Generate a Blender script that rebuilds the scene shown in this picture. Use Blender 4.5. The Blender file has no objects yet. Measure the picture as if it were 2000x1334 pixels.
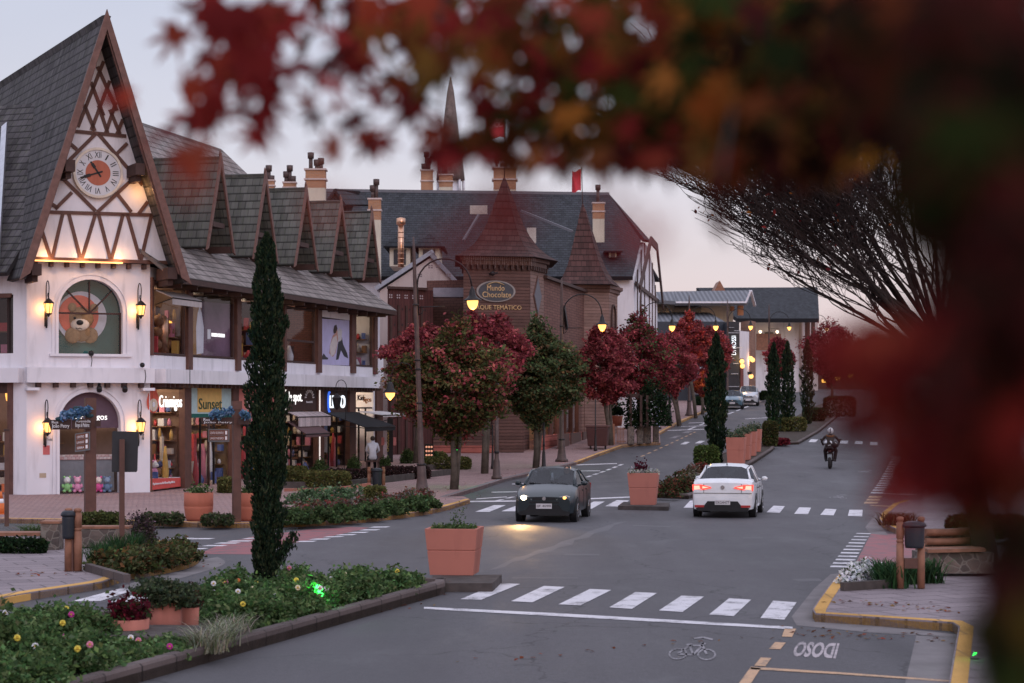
import bpy,bmesh,math,random
import numpy as np
from mathutils import Vector,Matrix
random.seed(7);RNG=np.random.default_rng(7)
scene=bpy.context.scene
C=scene.collection
R=math.radians
FPX=4000.0;CAMH=3.2;HORZ=785.0
cam_data=bpy.data.cameras.new('camera')
cam_data.sensor_width=36.0;cam_data.lens=72.0
cam_data.shift_y=(HORZ-667.0)/2000.0
cam_data.clip_start=0.05;cam_data.clip_end=6000
cam_data.dof.use_dof=True;cam_data.dof.focus_distance=58.0;cam_data.dof.aperture_fstop=2.9
cam=bpy.data.objects.new('camera',cam_data);C.objects.link(cam)
cam.location=(0,0,CAMH);cam.rotation_euler=(R(90),0,0)
scene.camera=cam
world=bpy.data.worlds.new('World');scene.world=world;world.use_nodes=True
wt=world.node_tree;wt.nodes.clear()
w_out=wt.nodes.new('ShaderNodeOutputWorld')
sky=wt.nodes.new('ShaderNodeTexSky');sky.sky_type='NISHITA';sky.sun_disc=False
SUN_EL=4.0;SUN_AZ=160.0
sky.sun_elevation=R(SUN_EL);sky.sun_rotation=R(SUN_AZ)
b_sky=wt.nodes.new('ShaderNodeBackground');b_sky.inputs[1].default_value=0.05
wt.links.new(sky.outputs[0],b_sky.inputs[0])
tc=wt.nodes.new('ShaderNodeTexCoord');sx=wt.nodes.new('ShaderNodeSeparateXYZ')
wt.links.new(tc.outputs['Generated'],sx.inputs[0])
ramp=wt.nodes.new('ShaderNodeValToRGB')
wt.links.new(sx.outputs[2],ramp.inputs[0])
els=ramp.color_ramp.elements
els[0].position=0.0;els[0].color=(0.66,0.535,0.60,1)
els[1].position=1.0;els[1].color=(1.05,1.05,1.22,1)
for p_,c_ in((0.05,(0.635,0.54,0.635,1)),(0.12,(0.55,0.525,0.66,1)),(0.22,(0.48,0.49,0.64,1)),(0.45,(0.86,0.87,1.08,1))):
 e_=els.new(p_);e_.color=c_
nz=wt.nodes.new('ShaderNodeTexNoise');nz.inputs['Scale'].default_value=3.0;nz.inputs['Detail'].default_value=3
mp=wt.nodes.new('ShaderNodeMapping');mp.inputs['Scale'].default_value=(1,1,4)
wt.links.new(tc.outputs['Generated'],mp.inputs[0]);wt.links.new(mp.outputs[0],nz.inputs[0])
cl=wt.nodes.new('ShaderNodeMapRange');cl.inputs[1].default_value=.35;cl.inputs[2].default_value=.75
cl.inputs[3].default_value=.94;cl.inputs[4].default_value=1.08
wt.links.new(nz.outputs[0],cl.inputs[0])
b_ramp=wt.nodes.new('ShaderNodeBackground')
wt.links.new(ramp.outputs[0],b_ramp.inputs[0]);wt.links.new(cl.outputs[0],b_ramp.inputs[1])
w_add=wt.nodes.new('ShaderNodeAddShader')
wt.links.new(b_sky.outputs[0],w_add.inputs[0]);wt.links.new(b_ramp.outputs[0],w_add.inputs[1])
wt.links.new(w_add.outputs[0],w_out.inputs[0])
sun_d=bpy.data.lights.new('sun','SUN');sun_d.energy=0.7;sun_d.angle=R(35);sun_d.color=(0.96,0.87,0.98)
sun=bpy.data.objects.new('sun',sun_d);C.objects.link(sun)
_a=R(SUN_AZ);_e=R(28)
sdir=Vector((math.sin(_a)*math.cos(_e),math.cos(_a)*math.cos(_e),math.sin(_e)))
sun.rotation_euler=sdir.to_track_quat('Z','Y').to_euler()
vs=scene.view_settings
vs.view_transform='Standard';vs.look='None';vs.exposure=0.0;vs.gamma=1.0;vs.use_curve_mapping=False
scene.cycles.use_denoising=True
scene.cycles.max_bounces=6;scene.cycles.transparent_max_bounces=12
scene.cycles.sample_clamp_indirect=4.0
def _sp(t,k=6.0):
 return k*math.log1p(math.exp(min(60,t/k)))if t/k<60 else t
def gh(y):
 return max(0.0,0.037*(_sp(y-87)-_sp(y-215))-.004)
def W(px,py,Z):return Vector(((px-1000)/FPX*Z,Z,CAMH+(HORZ-py)/FPX*Z))
def G(px,py,off=0.0):
 a,b=4.0,400.0
 f=lambda Z:CAMH+(HORZ-py)/FPX*Z-gh(Z)-off
 if f(b)>0:b=250.0
 for _ in range(60):
  m=.5*(a+b)
  if f(m)>0:a=m
  else:b=m
 Z=.5*(a+b)
 return Vector(((px-1000)/FPX*Z,Z,gh(Z)+off))
def _nt(name):
 m=bpy.data.materials.new(name);m.use_nodes=True
 nt=m.node_tree;bs=nt.nodes['Principled BSDF']
 return m,nt,bs
def N(nt,t,**kw):
 n=nt.nodes.new(t)
 for k,v in kw.items():setattr(n,k,v)
 return n
def mixc(nt,fac,a,b,mode='MIX'):
 n=nt.nodes.new('ShaderNodeMix');n.data_type='RGBA';n.blend_type=mode
 for sock,v in((n.inputs[0],fac),(n.inputs[6],a),(n.inputs[7],b)):
  if hasattr(v,'links'):nt.links.new(v,sock)
  elif isinstance(v,(tuple,list)):sock.default_value=(*v[:3],1)
  else:sock.default_value=v
 return n.outputs[2]
def math_(nt,op,a,b=None,c=None):
 n=nt.nodes.new('ShaderNodeMath');n.operation=op
 for i,v in enumerate((a,b,c)):
  if v is None:continue
  if hasattr(v,'links'):nt.links.new(v,n.inputs[i])
  else:n.inputs[i].default_value=v
 return n.outputs[0]
def noise(nt,scale,detail=4,coord='Object',rough=.55,stretch=None):
 t=N(nt,'ShaderNodeTexCoord');n=N(nt,'ShaderNodeTexNoise')
 n.inputs['Scale'].default_value=scale;n.inputs['Detail'].default_value=detail;n.inputs['Roughness'].default_value=rough
 src=t.outputs[coord]
 if stretch:
  mpn=N(nt,'ShaderNodeMapping');mpn.inputs['Scale'].default_value=stretch
  nt.links.new(src,mpn.inputs[0]);src=mpn.outputs[0]
 nt.links.new(src,n.inputs['Vector'])
 return n.outputs[0]
def rng(nt,v,a,b,c=0.0,d=1.0):
 n=N(nt,'ShaderNodeMapRange');nt.links.new(v,n.inputs[0])
 for i,x in enumerate((a,b,c,d)):n.inputs[i+1].default_value=x
 return n.outputs[0]
def bump(nt,bs,h,strength=.3,dist=.02):
 b=N(nt,'ShaderNodeBump');b.inputs['Strength'].default_value=strength;b.inputs['Distance'].default_value=dist
 nt.links.new(h,b.inputs['Height']);nt.links.new(b.outputs[0],bs.inputs['Normal'])
def sc(c,k):return tuple(min(1,max(0,x*k))for x in c[:3])
def mat(name,col,rough=.75,var=.18,scale=3.0,metal=0.0,bmp=0.0,spec=.3,coat=0.0,fine=40):
 m,nt,bs=_nt(name)
 n1=noise(nt,scale,5);n2=noise(nt,fine,2)
 c1=mixc(nt,rng(nt,n1,.3,.7),sc(col,1-var),sc(col,1+var))
 c2=mixc(nt,rng(nt,n2,.35,.65,0,var*.8),c1,sc(col,.6))
 nt.links.new(c2,bs.inputs['Base Color'])
 bs.inputs['Roughness'].default_value=rough;bs.inputs['Metallic'].default_value=metal
 bs.inputs['Specular IOR Level'].default_value=spec
 bs.inputs['Coat Weight'].default_value=coat
 if bmp:bump(nt,bs,n2,bmp,.01)
 return m
def glow(name,col,strength):
 m,nt,bs=_nt(name)
 bs.inputs['Base Color'].default_value=(*sc(col,.6),1)
 bs.inputs['Emission Color'].default_value=(*col,1);bs.inputs['Emission Strength'].default_value=strength
 return m
def glass(name,tint=(.9,.92,.95),refl=.16,rough=.03):
 m=bpy.data.materials.new(name);m.use_nodes=True;nt=m.node_tree;nt.nodes.clear()
 o=N(nt,'ShaderNodeOutputMaterial');tr=N(nt,'ShaderNodeBsdfTransparent');gl=N(nt,'ShaderNodeBsdfGlossy')
 tr.inputs[0].default_value=(*tint,1);gl.inputs[0].default_value=(.9,.9,.95,1);gl.inputs['Roughness'].default_value=rough
 mx=N(nt,'ShaderNodeMixShader');lw=N(nt,'ShaderNodeLayerWeight');lw.inputs[0].default_value=.12
 f=math_(nt,'MULTIPLY_ADD',lw.outputs['Fresnel'],.45,refl*.5)
 nt.links.new(f,mx.inputs[0]);nt.links.new(tr.outputs[0],mx.inputs[1]);nt.links.new(gl.outputs[0],mx.inputs[2])
 nt.links.new(mx.outputs[0],o.inputs[0])
 return m
def leafmat(name,trans=.35,rough=.6,gain=1.0):
 """leaf colour comes from the hue stored per leaf (autumn red to green, near black where shade is painted in)"""
 m=bpy.data.materials.new(name);m.use_nodes=True;nt=m.node_tree;nt.nodes.clear()
 o=N(nt,'ShaderNodeOutputMaterial');at=N(nt,'ShaderNodeAttribute');at.attribute_name='leafcol'
 d=N(nt,'ShaderNodeBsdfDiffuse');t=N(nt,'ShaderNodeBsdfTranslucent');mx=N(nt,'ShaderNodeMixShader')
 col=at.outputs['Color']
 if gain!=1.0:col=mixc(nt,1.0,col,(gain,gain,gain),'MULTIPLY')
 mx.inputs[0].default_value=trans
 nt.links.new(col,d.inputs[0]);nt.links.new(col,t.inputs[0])
 nt.links.new(d.outputs[0],mx.inputs[1]);nt.links.new(t.outputs[0],mx.inputs[2]);nt.links.new(mx.outputs[0],o.inputs[0])
 return m
def shingle_mat(name,col,w=.28,h=.32,var=.35,streak=.4,moss=(.10,.11,.07)):
 m,nt,bs=_nt(name)
 uv=N(nt,'ShaderNodeUVMap');br=N(nt,'ShaderNodeTexBrick')
 nt.links.new(uv.outputs[0],br.inputs['Vector'])
 br.inputs['Scale'].default_value=1.0;br.inputs['Brick Width'].default_value=w;br.inputs['Row Height'].default_value=h
 br.inputs['Mortar Size'].default_value=.012;br.inputs['Mortar Smooth'].default_value=.2;br.inputs['Bias'].default_value=-.1
 br.inputs['Color1'].default_value=(*sc(col,1-var),1);br.inputs['Color2'].default_value=(*sc(col,1+var),1)
 br.inputs['Mortar'].default_value=(*sc(col,.25),1)
 sxy=N(nt,'ShaderNodeSeparateXYZ');nt.links.new(uv.outputs[0],sxy.inputs[0])
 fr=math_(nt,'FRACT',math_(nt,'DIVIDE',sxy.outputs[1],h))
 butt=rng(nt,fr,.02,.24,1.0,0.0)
 n1=noise(nt,1.2,5,'UV',stretch=(2.2,.22,1));n2=noise(nt,9,4,'UV',stretch=(1,.3,1))
 c=mixc(nt,rng(nt,n1,.42,.72,0,streak),br.outputs['Color'],sc(col,2.0))
 c=mixc(nt,rng(nt,n2,.5,.75,0,.5),c,moss)
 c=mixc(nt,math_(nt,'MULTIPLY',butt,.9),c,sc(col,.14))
 nt.links.new(c,bs.inputs['Base Color']);bs.inputs['Roughness'].default_value=.85;bs.inputs['Specular IOR Level'].default_value=.2
 hgt=math_(nt,'SUBTRACT',math_(nt,'SUBTRACT',1.0,fr),math_(nt,'MULTIPLY',br.outputs['Fac'],.6))
 bump(nt,bs,hgt,.6,.04)
 return m
def siding_mat(name,col,pitch=.18,var=.2,axis=2,depth=.5,groove=.12):
 m,nt,bs=_nt(name)
 t=N(nt,'ShaderNodeTexCoord');sxy=N(nt,'ShaderNodeSeparateXYZ');nt.links.new(t.outputs['Object'],sxy.inputs[0])
 src=sxy.outputs[axis]if axis<3 else math_(nt,'ADD',sxy.outputs[0],math_(nt,'MULTIPLY',sxy.outputs[1],1.0))
 q=math_(nt,'DIVIDE',src,pitch);fr=math_(nt,'FRACT',q);fl=math_(nt,'FLOOR',q)
 wn=N(nt,'ShaderNodeTexWhiteNoise');wn.noise_dimensions='1D';nt.links.new(fl,wn.inputs['W'])
 n1=noise(nt,2.0,5);n2=noise(nt,14,4,stretch=(.25,.25,1)if axis==2 else(1,1,.1))
 c=mixc(nt,wn.outputs[0],sc(col,1-var),sc(col,1+var))
 c=mixc(nt,rng(nt,n1,.4,.7,0,.35),c,sc(col,1.5))
 c=mixc(nt,rng(nt,n2,.45,.7,0,.45),c,sc(col,.55))
 g=math_(nt,'LESS_THAN',fr,groove)
 c=mixc(nt,math_(nt,'MULTIPLY',g,.8),c,sc(col,.25))
 nt.links.new(c,bs.inputs['Base Color']);bs.inputs['Roughness'].default_value=.7;bs.inputs['Specular IOR Level'].default_value=.25
 bump(nt,bs,math_(nt,'SUBTRACT',1.0,rng(nt,fr,0,groove*2,1,0)),depth,.02)
 return m
def brick_mat(name,c1,c2,mortar,w=.22,h=.07,scale=1.0,coord='Object',rot=(0,0,0),rough=.85,mort=.012,stain=.4,offs=.5):
 m,nt,bs=_nt(name)
 t=N(nt,'ShaderNodeTexCoord');mpn=N(nt,'ShaderNodeMapping');mpn.inputs['Rotation'].default_value=rot
 nt.links.new(t.outputs[coord],mpn.inputs[0])
 br=N(nt,'ShaderNodeTexBrick');nt.links.new(mpn.outputs[0],br.inputs['Vector']);br.offset=offs
 br.inputs['Scale'].default_value=scale;br.inputs['Brick Width'].default_value=w;br.inputs['Row Height'].default_value=h
 br.inputs['Mortar Size'].default_value=mort;br.inputs['Color1'].default_value=(*c1,1);br.inputs['Color2'].default_value=(*c2,1)
 br.inputs['Mortar'].default_value=(*mortar,1)
 n1=noise(nt,.5,6);n2=noise(nt,25,3)
 c=mixc(nt,rng(nt,n1,.4,.68,0,stain),br.outputs['Color'],sc(c1,.5))
 c=mixc(nt,rng(nt,n2,.4,.7,0,.3),c,sc(c2,1.3))
 nt.links.new(c,bs.inputs['Base Color']);bs.inputs['Roughness'].default_value=rough;bs.inputs['Specular IOR Level'].default_value=.25
 bump(nt,bs,math_(nt,'SUBTRACT',1.0,br.outputs['Fac']),.4,.01)
 return m
def asphalt_mat():
 m,nt,bs=_nt('asphalt')
 big=noise(nt,.09,5);mid=noise(nt,.8,5,rough=.65,stretch=(1,.35,1));fine=noise(nt,90,2);grit=noise(nt,34,3,rough=.8)
 base=(.079,.075,.083)
 c=mixc(nt,rng(nt,big,.35,.65),sc(base,.72),sc(base,1.18))
 c=mixc(nt,rng(nt,mid,.42,.72,0,.7),c,sc(base,1.5))
 c=mixc(nt,rng(nt,grit,.48,.72,0,.75),c,sc(base,2.2))
 spk=noise(nt,9,4,rough=.85);c=mixc(nt,rng(nt,spk,.5,.7,0,.6),c,sc(base,1.7));c=mixc(nt,rng(nt,spk,.3,.46,.6,0),c,sc(base,.5))
 lane=noise(nt,.55,2,stretch=(1,.03,1));c=mixc(nt,rng(nt,lane,.4,.62,0,.4),c,sc(base,.62))
 c=mixc(nt,rng(nt,fine,.35,.6,.5,0),c,sc(base,.45))
 t=N(nt,'ShaderNodeTexCoord');vo=N(nt,'ShaderNodeTexVoronoi');vo.feature='DISTANCE_TO_EDGE';vo.inputs['Scale'].default_value=.22
 wv=N(nt,'ShaderNodeTexNoise');wv.inputs['Scale'].default_value=1.2;wv.inputs['Detail'].default_value=5
 nt.links.new(t.outputs['Object'],wv.inputs['Vector'])
 addv=N(nt,'ShaderNodeVectorMath',operation='MULTIPLY_ADD');nt.links.new(wv.outputs['Color'],addv.inputs[0])
 addv.inputs[1].default_value=(1.6,1.6,0);nt.links.new(t.outputs['Object'],addv.inputs[2]);nt.links.new(addv.outputs[0],vo.inputs['Vector'])
 crack=rng(nt,vo.outputs['Distance'],.0,.008,.8,0.0)
 c=mixc(nt,crack,c,sc(base,.35))
 oil=noise(nt,.45,3,stretch=(1,.12,1))
 c=mixc(nt,rng(nt,oil,.56,.72,0,.45),c,sc(base,.5))
 nt.links.new(c,bs.inputs['Base Color'])
 nt.links.new(rng(nt,mid,.3,.7,.62,.88),bs.inputs['Roughness']);bs.inputs['Specular IOR Level'].default_value=.35
 bump(nt,bs,grit,.35,.008)
 return m
def paint_mat(name,col,wear=.55):
 m,nt,bs=_nt(name)
 n1=noise(nt,2.2,6,rough=.7);n2=noise(nt,40,3)
 s=math_(nt,'ADD',n1,math_(nt,'MULTIPLY',n2,.35))
 c=mixc(nt,rng(nt,n1,.3,.7),sc(col,.85),col)
 c=mixc(nt,rng(nt,s,wear+.12,wear+.34),c,(.085,.08,.088))
 nt.links.new(c,bs.inputs['Base Color']);bs.inputs['Roughness'].default_value=.7
 return m
def wall_mat(name,col=(.74,.72,.77),dirt=.45):
 m,nt,bs=_nt(name)
 n1=noise(nt,.7,5);n2=noise(nt,3.5,5,stretch=(1,1,.18));n3=noise(nt,60,2)
 c=mixc(nt,rng(nt,n1,.35,.7),sc(col,.88),col)
 c=mixc(nt,rng(nt,n2,.52,.78,0,dirt),c,sc(col,.45))
 nt.links.new(c,bs.inputs['Base Color']);bs.inputs['Roughness'].default_value=.85;bs.inputs['Specular IOR Level'].default_value=.2
 bump(nt,bs,n3,.12,.01)
 return m
def car_mat(name,col,metal=.0,rough=.28,coat=.7):
 m,nt,bs=_nt(name)
 n1=noise(nt,3,4)
 nt.links.new(mixc(nt,rng(nt,n1,.35,.65),sc(col,.93),sc(col,1.05)),bs.inputs['Base Color'])
 bs.inputs['Metallic'].default_value=metal;bs.inputs['Roughness'].default_value=rough;bs.inputs['Coat Weight'].default_value=coat;bs.inputs['Coat Roughness'].default_value=.08
 return m
def rubble_mat():
 m,nt,bs=_nt('rubble_stone');t=N(nt,'ShaderNodeTexCoord');nzv=N(nt,'ShaderNodeTexNoise');nzv.inputs['Scale'].default_value=4
 nt.links.new(t.outputs['Object'],nzv.inputs['Vector']);ad=N(nt,'ShaderNodeVectorMath',operation='MULTIPLY_ADD');nt.links.new(nzv.outputs['Color'],ad.inputs[0]);ad.inputs[1].default_value=(.12,.12,.12);nt.links.new(t.outputs['Object'],ad.inputs[2])
 vo=N(nt,'ShaderNodeTexVoronoi');vo.inputs['Scale'].default_value=5;nt.links.new(ad.outputs[0],vo.inputs['Vector'])
 ve=N(nt,'ShaderNodeTexVoronoi');ve.feature='DISTANCE_TO_EDGE';ve.inputs['Scale'].default_value=5;nt.links.new(ad.outputs[0],ve.inputs['Vector'])
 sp=N(nt,'ShaderNodeSeparateColor');nt.links.new(vo.outputs['Color'],sp.inputs[0])
 c=mixc(nt,sp.outputs[0],(.07,.052,.048),(.17,.125,.105));c=mixc(nt,rng(nt,noise(nt,14,5),.4,.7,0,.5),c,(.09,.085,.07))
 c=mixc(nt,rng(nt,ve.outputs['Distance'],0,.07,1,0),c,(.20,.175,.15));nt.links.new(c,bs.inputs[0]);bs.inputs['Roughness'].default_value=.9
 bump(nt,bs,ve.outputs['Distance'],.6,.05);return m
M={}
M['asphalt']=asphalt_mat()
M['gravel_edge']=mat('concrete_gutter',(.17,.155,.16),.85,.25,1.5,bmp=.3)
M['soil']=mat('soil',(.05,.036,.028),.95,.4,6,bmp=.5)
M['terrain']=mat('terrain_grass',(.05,.06,.035),.95,.4,.5)
M['paver']=brick_mat('pink_paver',(.27,.17,.165),(.35,.235,.225),(.13,.09,.09),.24,.12,rot=(0,0,R(35)))
M['slate']=brick_mat('grey_slab_paving',(.21,.175,.19),(.27,.225,.24),(.09,.075,.08),.9,.55,rot=(0,0,R(-24)),mort=.02)
M['kerb_y']=brick_mat('worn_yellow_kerb',(.56,.31,.085),(.62,.36,.11),(.2,.13,.07),1.0,9.0,mort=.02,stain=.75)
M['kerb_s']=brick_mat('dark_stone_kerb',(.085,.066,.064),(.125,.097,.093),(.03,.025,.025),.75,9.0,mort=.018,rot=(0,0,R(73)))
M['slab_s']=mat('mossy_stone_slab',(.07,.058,.055),.9,.35,5,bmp=.4)
M['paint_w']=paint_mat('road_paint_white',(.66,.64,.68))
M['paint_r']=paint_mat('road_paint_red',(.30,.085,.095),.5)
M['paint_o']=paint_mat('road_paint_amber',(.55,.34,.20),.52)
M['paint_faint']=paint_mat('road_paint_faded',(.34,.32,.35),.42)
M['streak']=paint_mat('cement_smear',(.19,.18,.20),.28)
M['patch']=mat('road_patch',(.064,.061,.068),.8,.3,1.2,bmp=.3)
M['wall']=wall_mat('white_render')
M['wall_warm']=wall_mat('cream_render',(.62,.56,.46))
M['wall_pink']=wall_mat('pale_pink_render',(.58,.47,.44))
M['timber']=mat('brown_timber',(.105,.047,.036),.6,.22,4,spec=.35)
M['timber_d']=mat('dark_brown_timber',(.055,.028,.024),.65,.22,4)
M['barge']=mat('barge_board',(.145,.075,.062),.6,.25,5)
M['shingle_t']=shingle_mat('shingle_dark',(.066,.061,.066),.22,.34,.4,.6)
M['shingle_g']=shingle_mat('shingle_green_grey',(.085,.084,.078),.30,.34,.3,.6,(.085,.10,.06))
M['shingle_b']=shingle_mat('shingle_brown_grey',(.19,.165,.16),.5,.36,.25,.7)
M['slate_roof']=shingle_mat('slate_roof',(.036,.038,.046),.3,.36,.3,.25,(.04,.05,.04))
M['shingle_red']=shingle_mat('shingle_red_brown',(.066,.031,.028),.3,.42,.35,.3,(.04,.024,.02))
M['siding']=siding_mat('brown_siding',(.105,.054,.046),.16,.25,2,.5,.16)
M['siding_l']=siding_mat('pale_brown_siding',(.22,.135,.115))  # lighter variant of the brown siding; on the tower side it paints skylight
M['siding_d']=siding_mat('dark_lattice_wood',(.075,.026,.025),.25,axis=3)
M['brickred']=siding_mat('red_base_course',(.33,.10,.08),.24)
M['metal_d']=mat('dark_metal',(.03,.027,.028),.45,.2,8,.6)
M['metal_b']=mat('brown_painted_post',(.085,.056,.052),.5,.25,6,.2)
M['steel']=mat('steel',(.5,.5,.53),.3,.12,6,.9)
M['copper']=mat('copper_flue',(.62,.36,.24),.28,.15,3,.9)
M['terracotta']=wall_mat('terracotta',(.44,.145,.095),.5)
M['planter']=wall_mat('painted_planter',(.46,.175,.135),.5)
M['stone']=rubble_mat()
M['wood_o']=mat('orange_wood',(.25,.115,.072),.6,.3,5)
M['bark']=mat('bark',(.085,.068,.055),.9,.4,5,bmp=.6,fine=14)
M['bark_d']=mat('dark_bark',(.028,.02,.017),.95,.3,5,bmp=.6,fine=14)
M['twig']=mat('twig',(.035,.022,.02),.9,.2,5)
M['leaf']=leafmat('leaf')
M['leaf_near']=leafmat('maple_leaf_blade',.5)
M['glass']=glass('shop_glass',(.9,.92,.95),.09)
M['glass_d']=glass('dark_glass',(.25,.27,.3),.22)
M['black']=mat('black_plastic',(.014,.014,.016),.5,.2,10)
M['rubber']=mat('tyre_rubber',(.018,.017,.018),.8,.2,10)
M['white']=mat('white_plastic',(.75,.74,.77),.4,.05,10)
M['bronze']=mat('bronze_letter',(.42,.30,.17),.4,.15,6,.6)
M['lamp']=glow('street_lamp_glow',(1.0,.50,.13),2.3)
M['lantern']=glow('lantern_glow',(1.0,.50,.14),2.3)
M['bulb']=glow('bulb_glow',(1.0,.45,.08),2.0)
M['sign_w']=glow('sign_letter_white',(1.0,.98,.95),1.2)
M['sign_b']=glow('sign_letter_cool',(.85,.93,1.0),1.3)
M['green_led']=glow('green_floodlight',(.05,1.0,.12),5.0)
M['tail']=glow('tail_lamp',(1.0,.09,.06),1.1)
M['tail_hot']=glow('tail_lamp_bulb',(1.0,.42,.30),1.6)
M['head']=glow('head_lamp',(1.0,.82,.55),9.0)
M['ledstrip']=glow('warm_led_strip',(1.0,.45,.16),1.9)
def flat(name,col,rough=.6):
 if name not in M:M[name]=mat(name,col,rough,.1,6)
 return M[name]
WLOC={}
def tag(o,label=None,cat=None,group=None,kind=None):
 if label:o['label']=label
 if cat:o['category']=cat
 if group:o['group']=group
 if kind:o['kind']=kind
 return o
def thing(name,label,cat,loc=(0,0,0),group=None,rotz=0.0):
 o=bpy.data.objects.new(name,None);C.objects.link(o);o.empty_display_size=.2
 o.location=loc;o.rotation_euler=(0,0,rotz);WLOC[o.name]=Vector(loc)
 return tag(o,label,cat,group)
def children(o):return[c for c in bpy.data.objects if c.parent==o]
def copy_tree(o,parent=None):
 c=o.copy();C.objects.link(c);c.parent=parent
 for ch in children(o):copy_tree(ch,c)
 return c
class MB:
 """collects faces of one mesh"""
 def __init__(s):s.v=[];s.f=[];s.m=[];s.uv={};s.smooth=set();s.cuts=[]
 def nx(s):s.cuts.append(len(s.f));return s
 def pieces(s):
  cuts=sorted({c for c in s.cuts if c<len(s.f)}|{0});out=[]
  for a,b in zip(cuts,cuts[1:]+[len(s.f)]):
   q=MB();used={}
   for fi in range(a,b):
    f=s.f[fi];q.f.append(tuple(used.setdefault(i,len(used))for i in f));q.m.append(s.m[fi])
    if fi in s.uv:q.uv[fi-a]=s.uv[fi]
    if fi in s.smooth:q.smooth.add(fi-a)
   q.v=[s.v[i]for i in sorted(used,key=used.get)];out.append(q)
  return out
 def islands(s):
  par=list(range(len(s.v)))
  def find(i):
   while par[i]!=i:par[i]=par[par[i]];i=par[i]
   return i
  for f in s.f:
   a=find(f[0])
   for i in f[1:]:par[find(i)]=a
  order={};
  for fi,f in enumerate(s.f):order.setdefault(find(f[0]),[]).append(fi)
  out=[]
  for fl in order.values():
   q=MB();used={}
   for k,fi in enumerate(fl):
    q.f.append(tuple(used.setdefault(i,len(used))for i in s.f[fi]));q.m.append(s.m[fi])
    if fi in s.uv:q.uv[k]=s.uv[fi]
    if fi in s.smooth:q.smooth.add(k)
   q.v=[s.v[i]for i in sorted(used,key=used.get)];out.append(q)
  return out
 def face(s,pts,mi=0,uv=None,smooth=False):
  i=len(s.v);s.v+=[Vector(p)for p in pts];s.f.append(tuple(range(i,i+len(pts))));s.m.append(mi)
  if uv:s.uv[len(s.f)-1]=uv
  if smooth:s.smooth.add(len(s.f)-1)
  return s
 def hexa(s,p,mi=0):
  i=len(s.v);s.v+=[Vector(q)for q in p]
  for f in((0,3,2,1),(4,5,6,7),(0,1,5,4),(1,2,6,5),(2,3,7,6),(3,0,4,7)):
   s.f.append(tuple(i+k for k in f));s.m.append(mi)
  return s
 def box(s,c,d,mi=0,rz=0.0,T=None):
  c=Vector(c);hx,hy,hz=d[0]/2,d[1]/2,d[2]/2
  rot=Matrix.Rotation(rz,3,'Z')
  pts=[Vector((x,y,z))for z in(-hz,hz)for x,y in((-hx,-hy),(hx,-hy),(hx,hy),(-hx,hy))]
  pts=[c+rot@p for p in pts]
  if T is not None:pts=[T@p for p in pts]
  return s.hexa(pts,mi)
 def beam(s,a,b,w,t,up=(0,0,1),mi=0):
  a,b=Vector(a),Vector(b);d=(b-a).normalized();u=Vector(up)
  side=d.cross(u)
  if side.length<1e-4:side=d.cross(Vector((1,0,0)))
  side.normalize();n=side.cross(d).normalized()
  o=[-side*w/2-n*t/2,side*w/2-n*t/2,side*w/2+n*t/2,-side*w/2+n*t/2]
  i=len(s.v);s.v+=[a+q for q in o]+[b+q for q in o]
  for f in((0,1,2,3),(7,6,5,4),(0,4,5,1),(1,5,6,2),(2,6,7,3),(3,7,4,0)):
   s.f.append(tuple(i+k for k in f));s.m.append(mi)
  return s
 def prism(s,poly,ext,mi=0):
  n=len(poly);i=len(s.v);e=Vector(ext)
  s.v+=[Vector(p)for p in poly]+[Vector(p)+e for p in poly]
  s.f.append(tuple(range(i,i+n))[::-1]);s.m.append(mi)
  s.f.append(tuple(range(i+n,i+2*n)));s.m.append(mi)
  for k in range(n):
   k2=(k+1)%n;s.f.append((i+k,i+k2,i+n+k2,i+n+k));s.m.append(mi)
  return s
 def tube(s,path,rad,n=8,mi=0,cap=True):
  path=[Vector(p)for p in path]
  if not hasattr(rad,'__len__'):rad=[rad]*len(path)
  rings=[];prev=None
  for k,p in enumerate(path):
   d=(path[min(k+1,len(path)-1)]-path[max(k-1,0)])
   d=d.normalized()if d.length>1e-9 else Vector((0,0,1))
   if prev is None:
    u=d.cross(Vector((0,0,1)))
    if u.length<1e-3:u=d.cross(Vector((1,0,0)))
   else:u=prev-d*prev.dot(d)
   u.normalize();prev=u;w=d.cross(u)
   i=len(s.v);s.v+=[p+(u*math.cos(2*math.pi*j/n)+w*math.sin(2*math.pi*j/n))*rad[k]for j in range(n)]
   rings.append(i)
  for a,b in zip(rings,rings[1:]):
   for j in range(n):
    j2=(j+1)%n;s.smooth.add(len(s.f));s.f.append((a+j,a+j2,b+j2,b+j));s.m.append(mi)
  if cap:
   s.f.append(tuple(rings[0]+j for j in range(n))[::-1]);s.m.append(mi)
   s.f.append(tuple(rings[-1]+j for j in range(n)));s.m.append(mi)
  return s
 def lathe(s,prof,c=(0,0,0),n=16,mi=0,cap=True,a0=0.0,smooth=True):
  c=Vector(c);rings=[]
  for r,z in prof:
   i=len(s.v);s.v+=[c+Vector((r*math.cos(a0+2*math.pi*j/n),r*math.sin(a0+2*math.pi*j/n),z))for j in range(n)];rings.append(i)
  for a,b in zip(rings,rings[1:]):
   for j in range(n):
    j2=(j+1)%n
    if smooth:s.smooth.add(len(s.f))
    s.f.append((a+j,a+j2,b+j2,b+j));s.m.append(mi)
  if cap:
   s.f.append(tuple(rings[0]+j for j in range(n))[::-1]);s.m.append(mi)
   s.f.append(tuple(rings[-1]+j for j in range(n)));s.m.append(mi)
  return s
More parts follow.
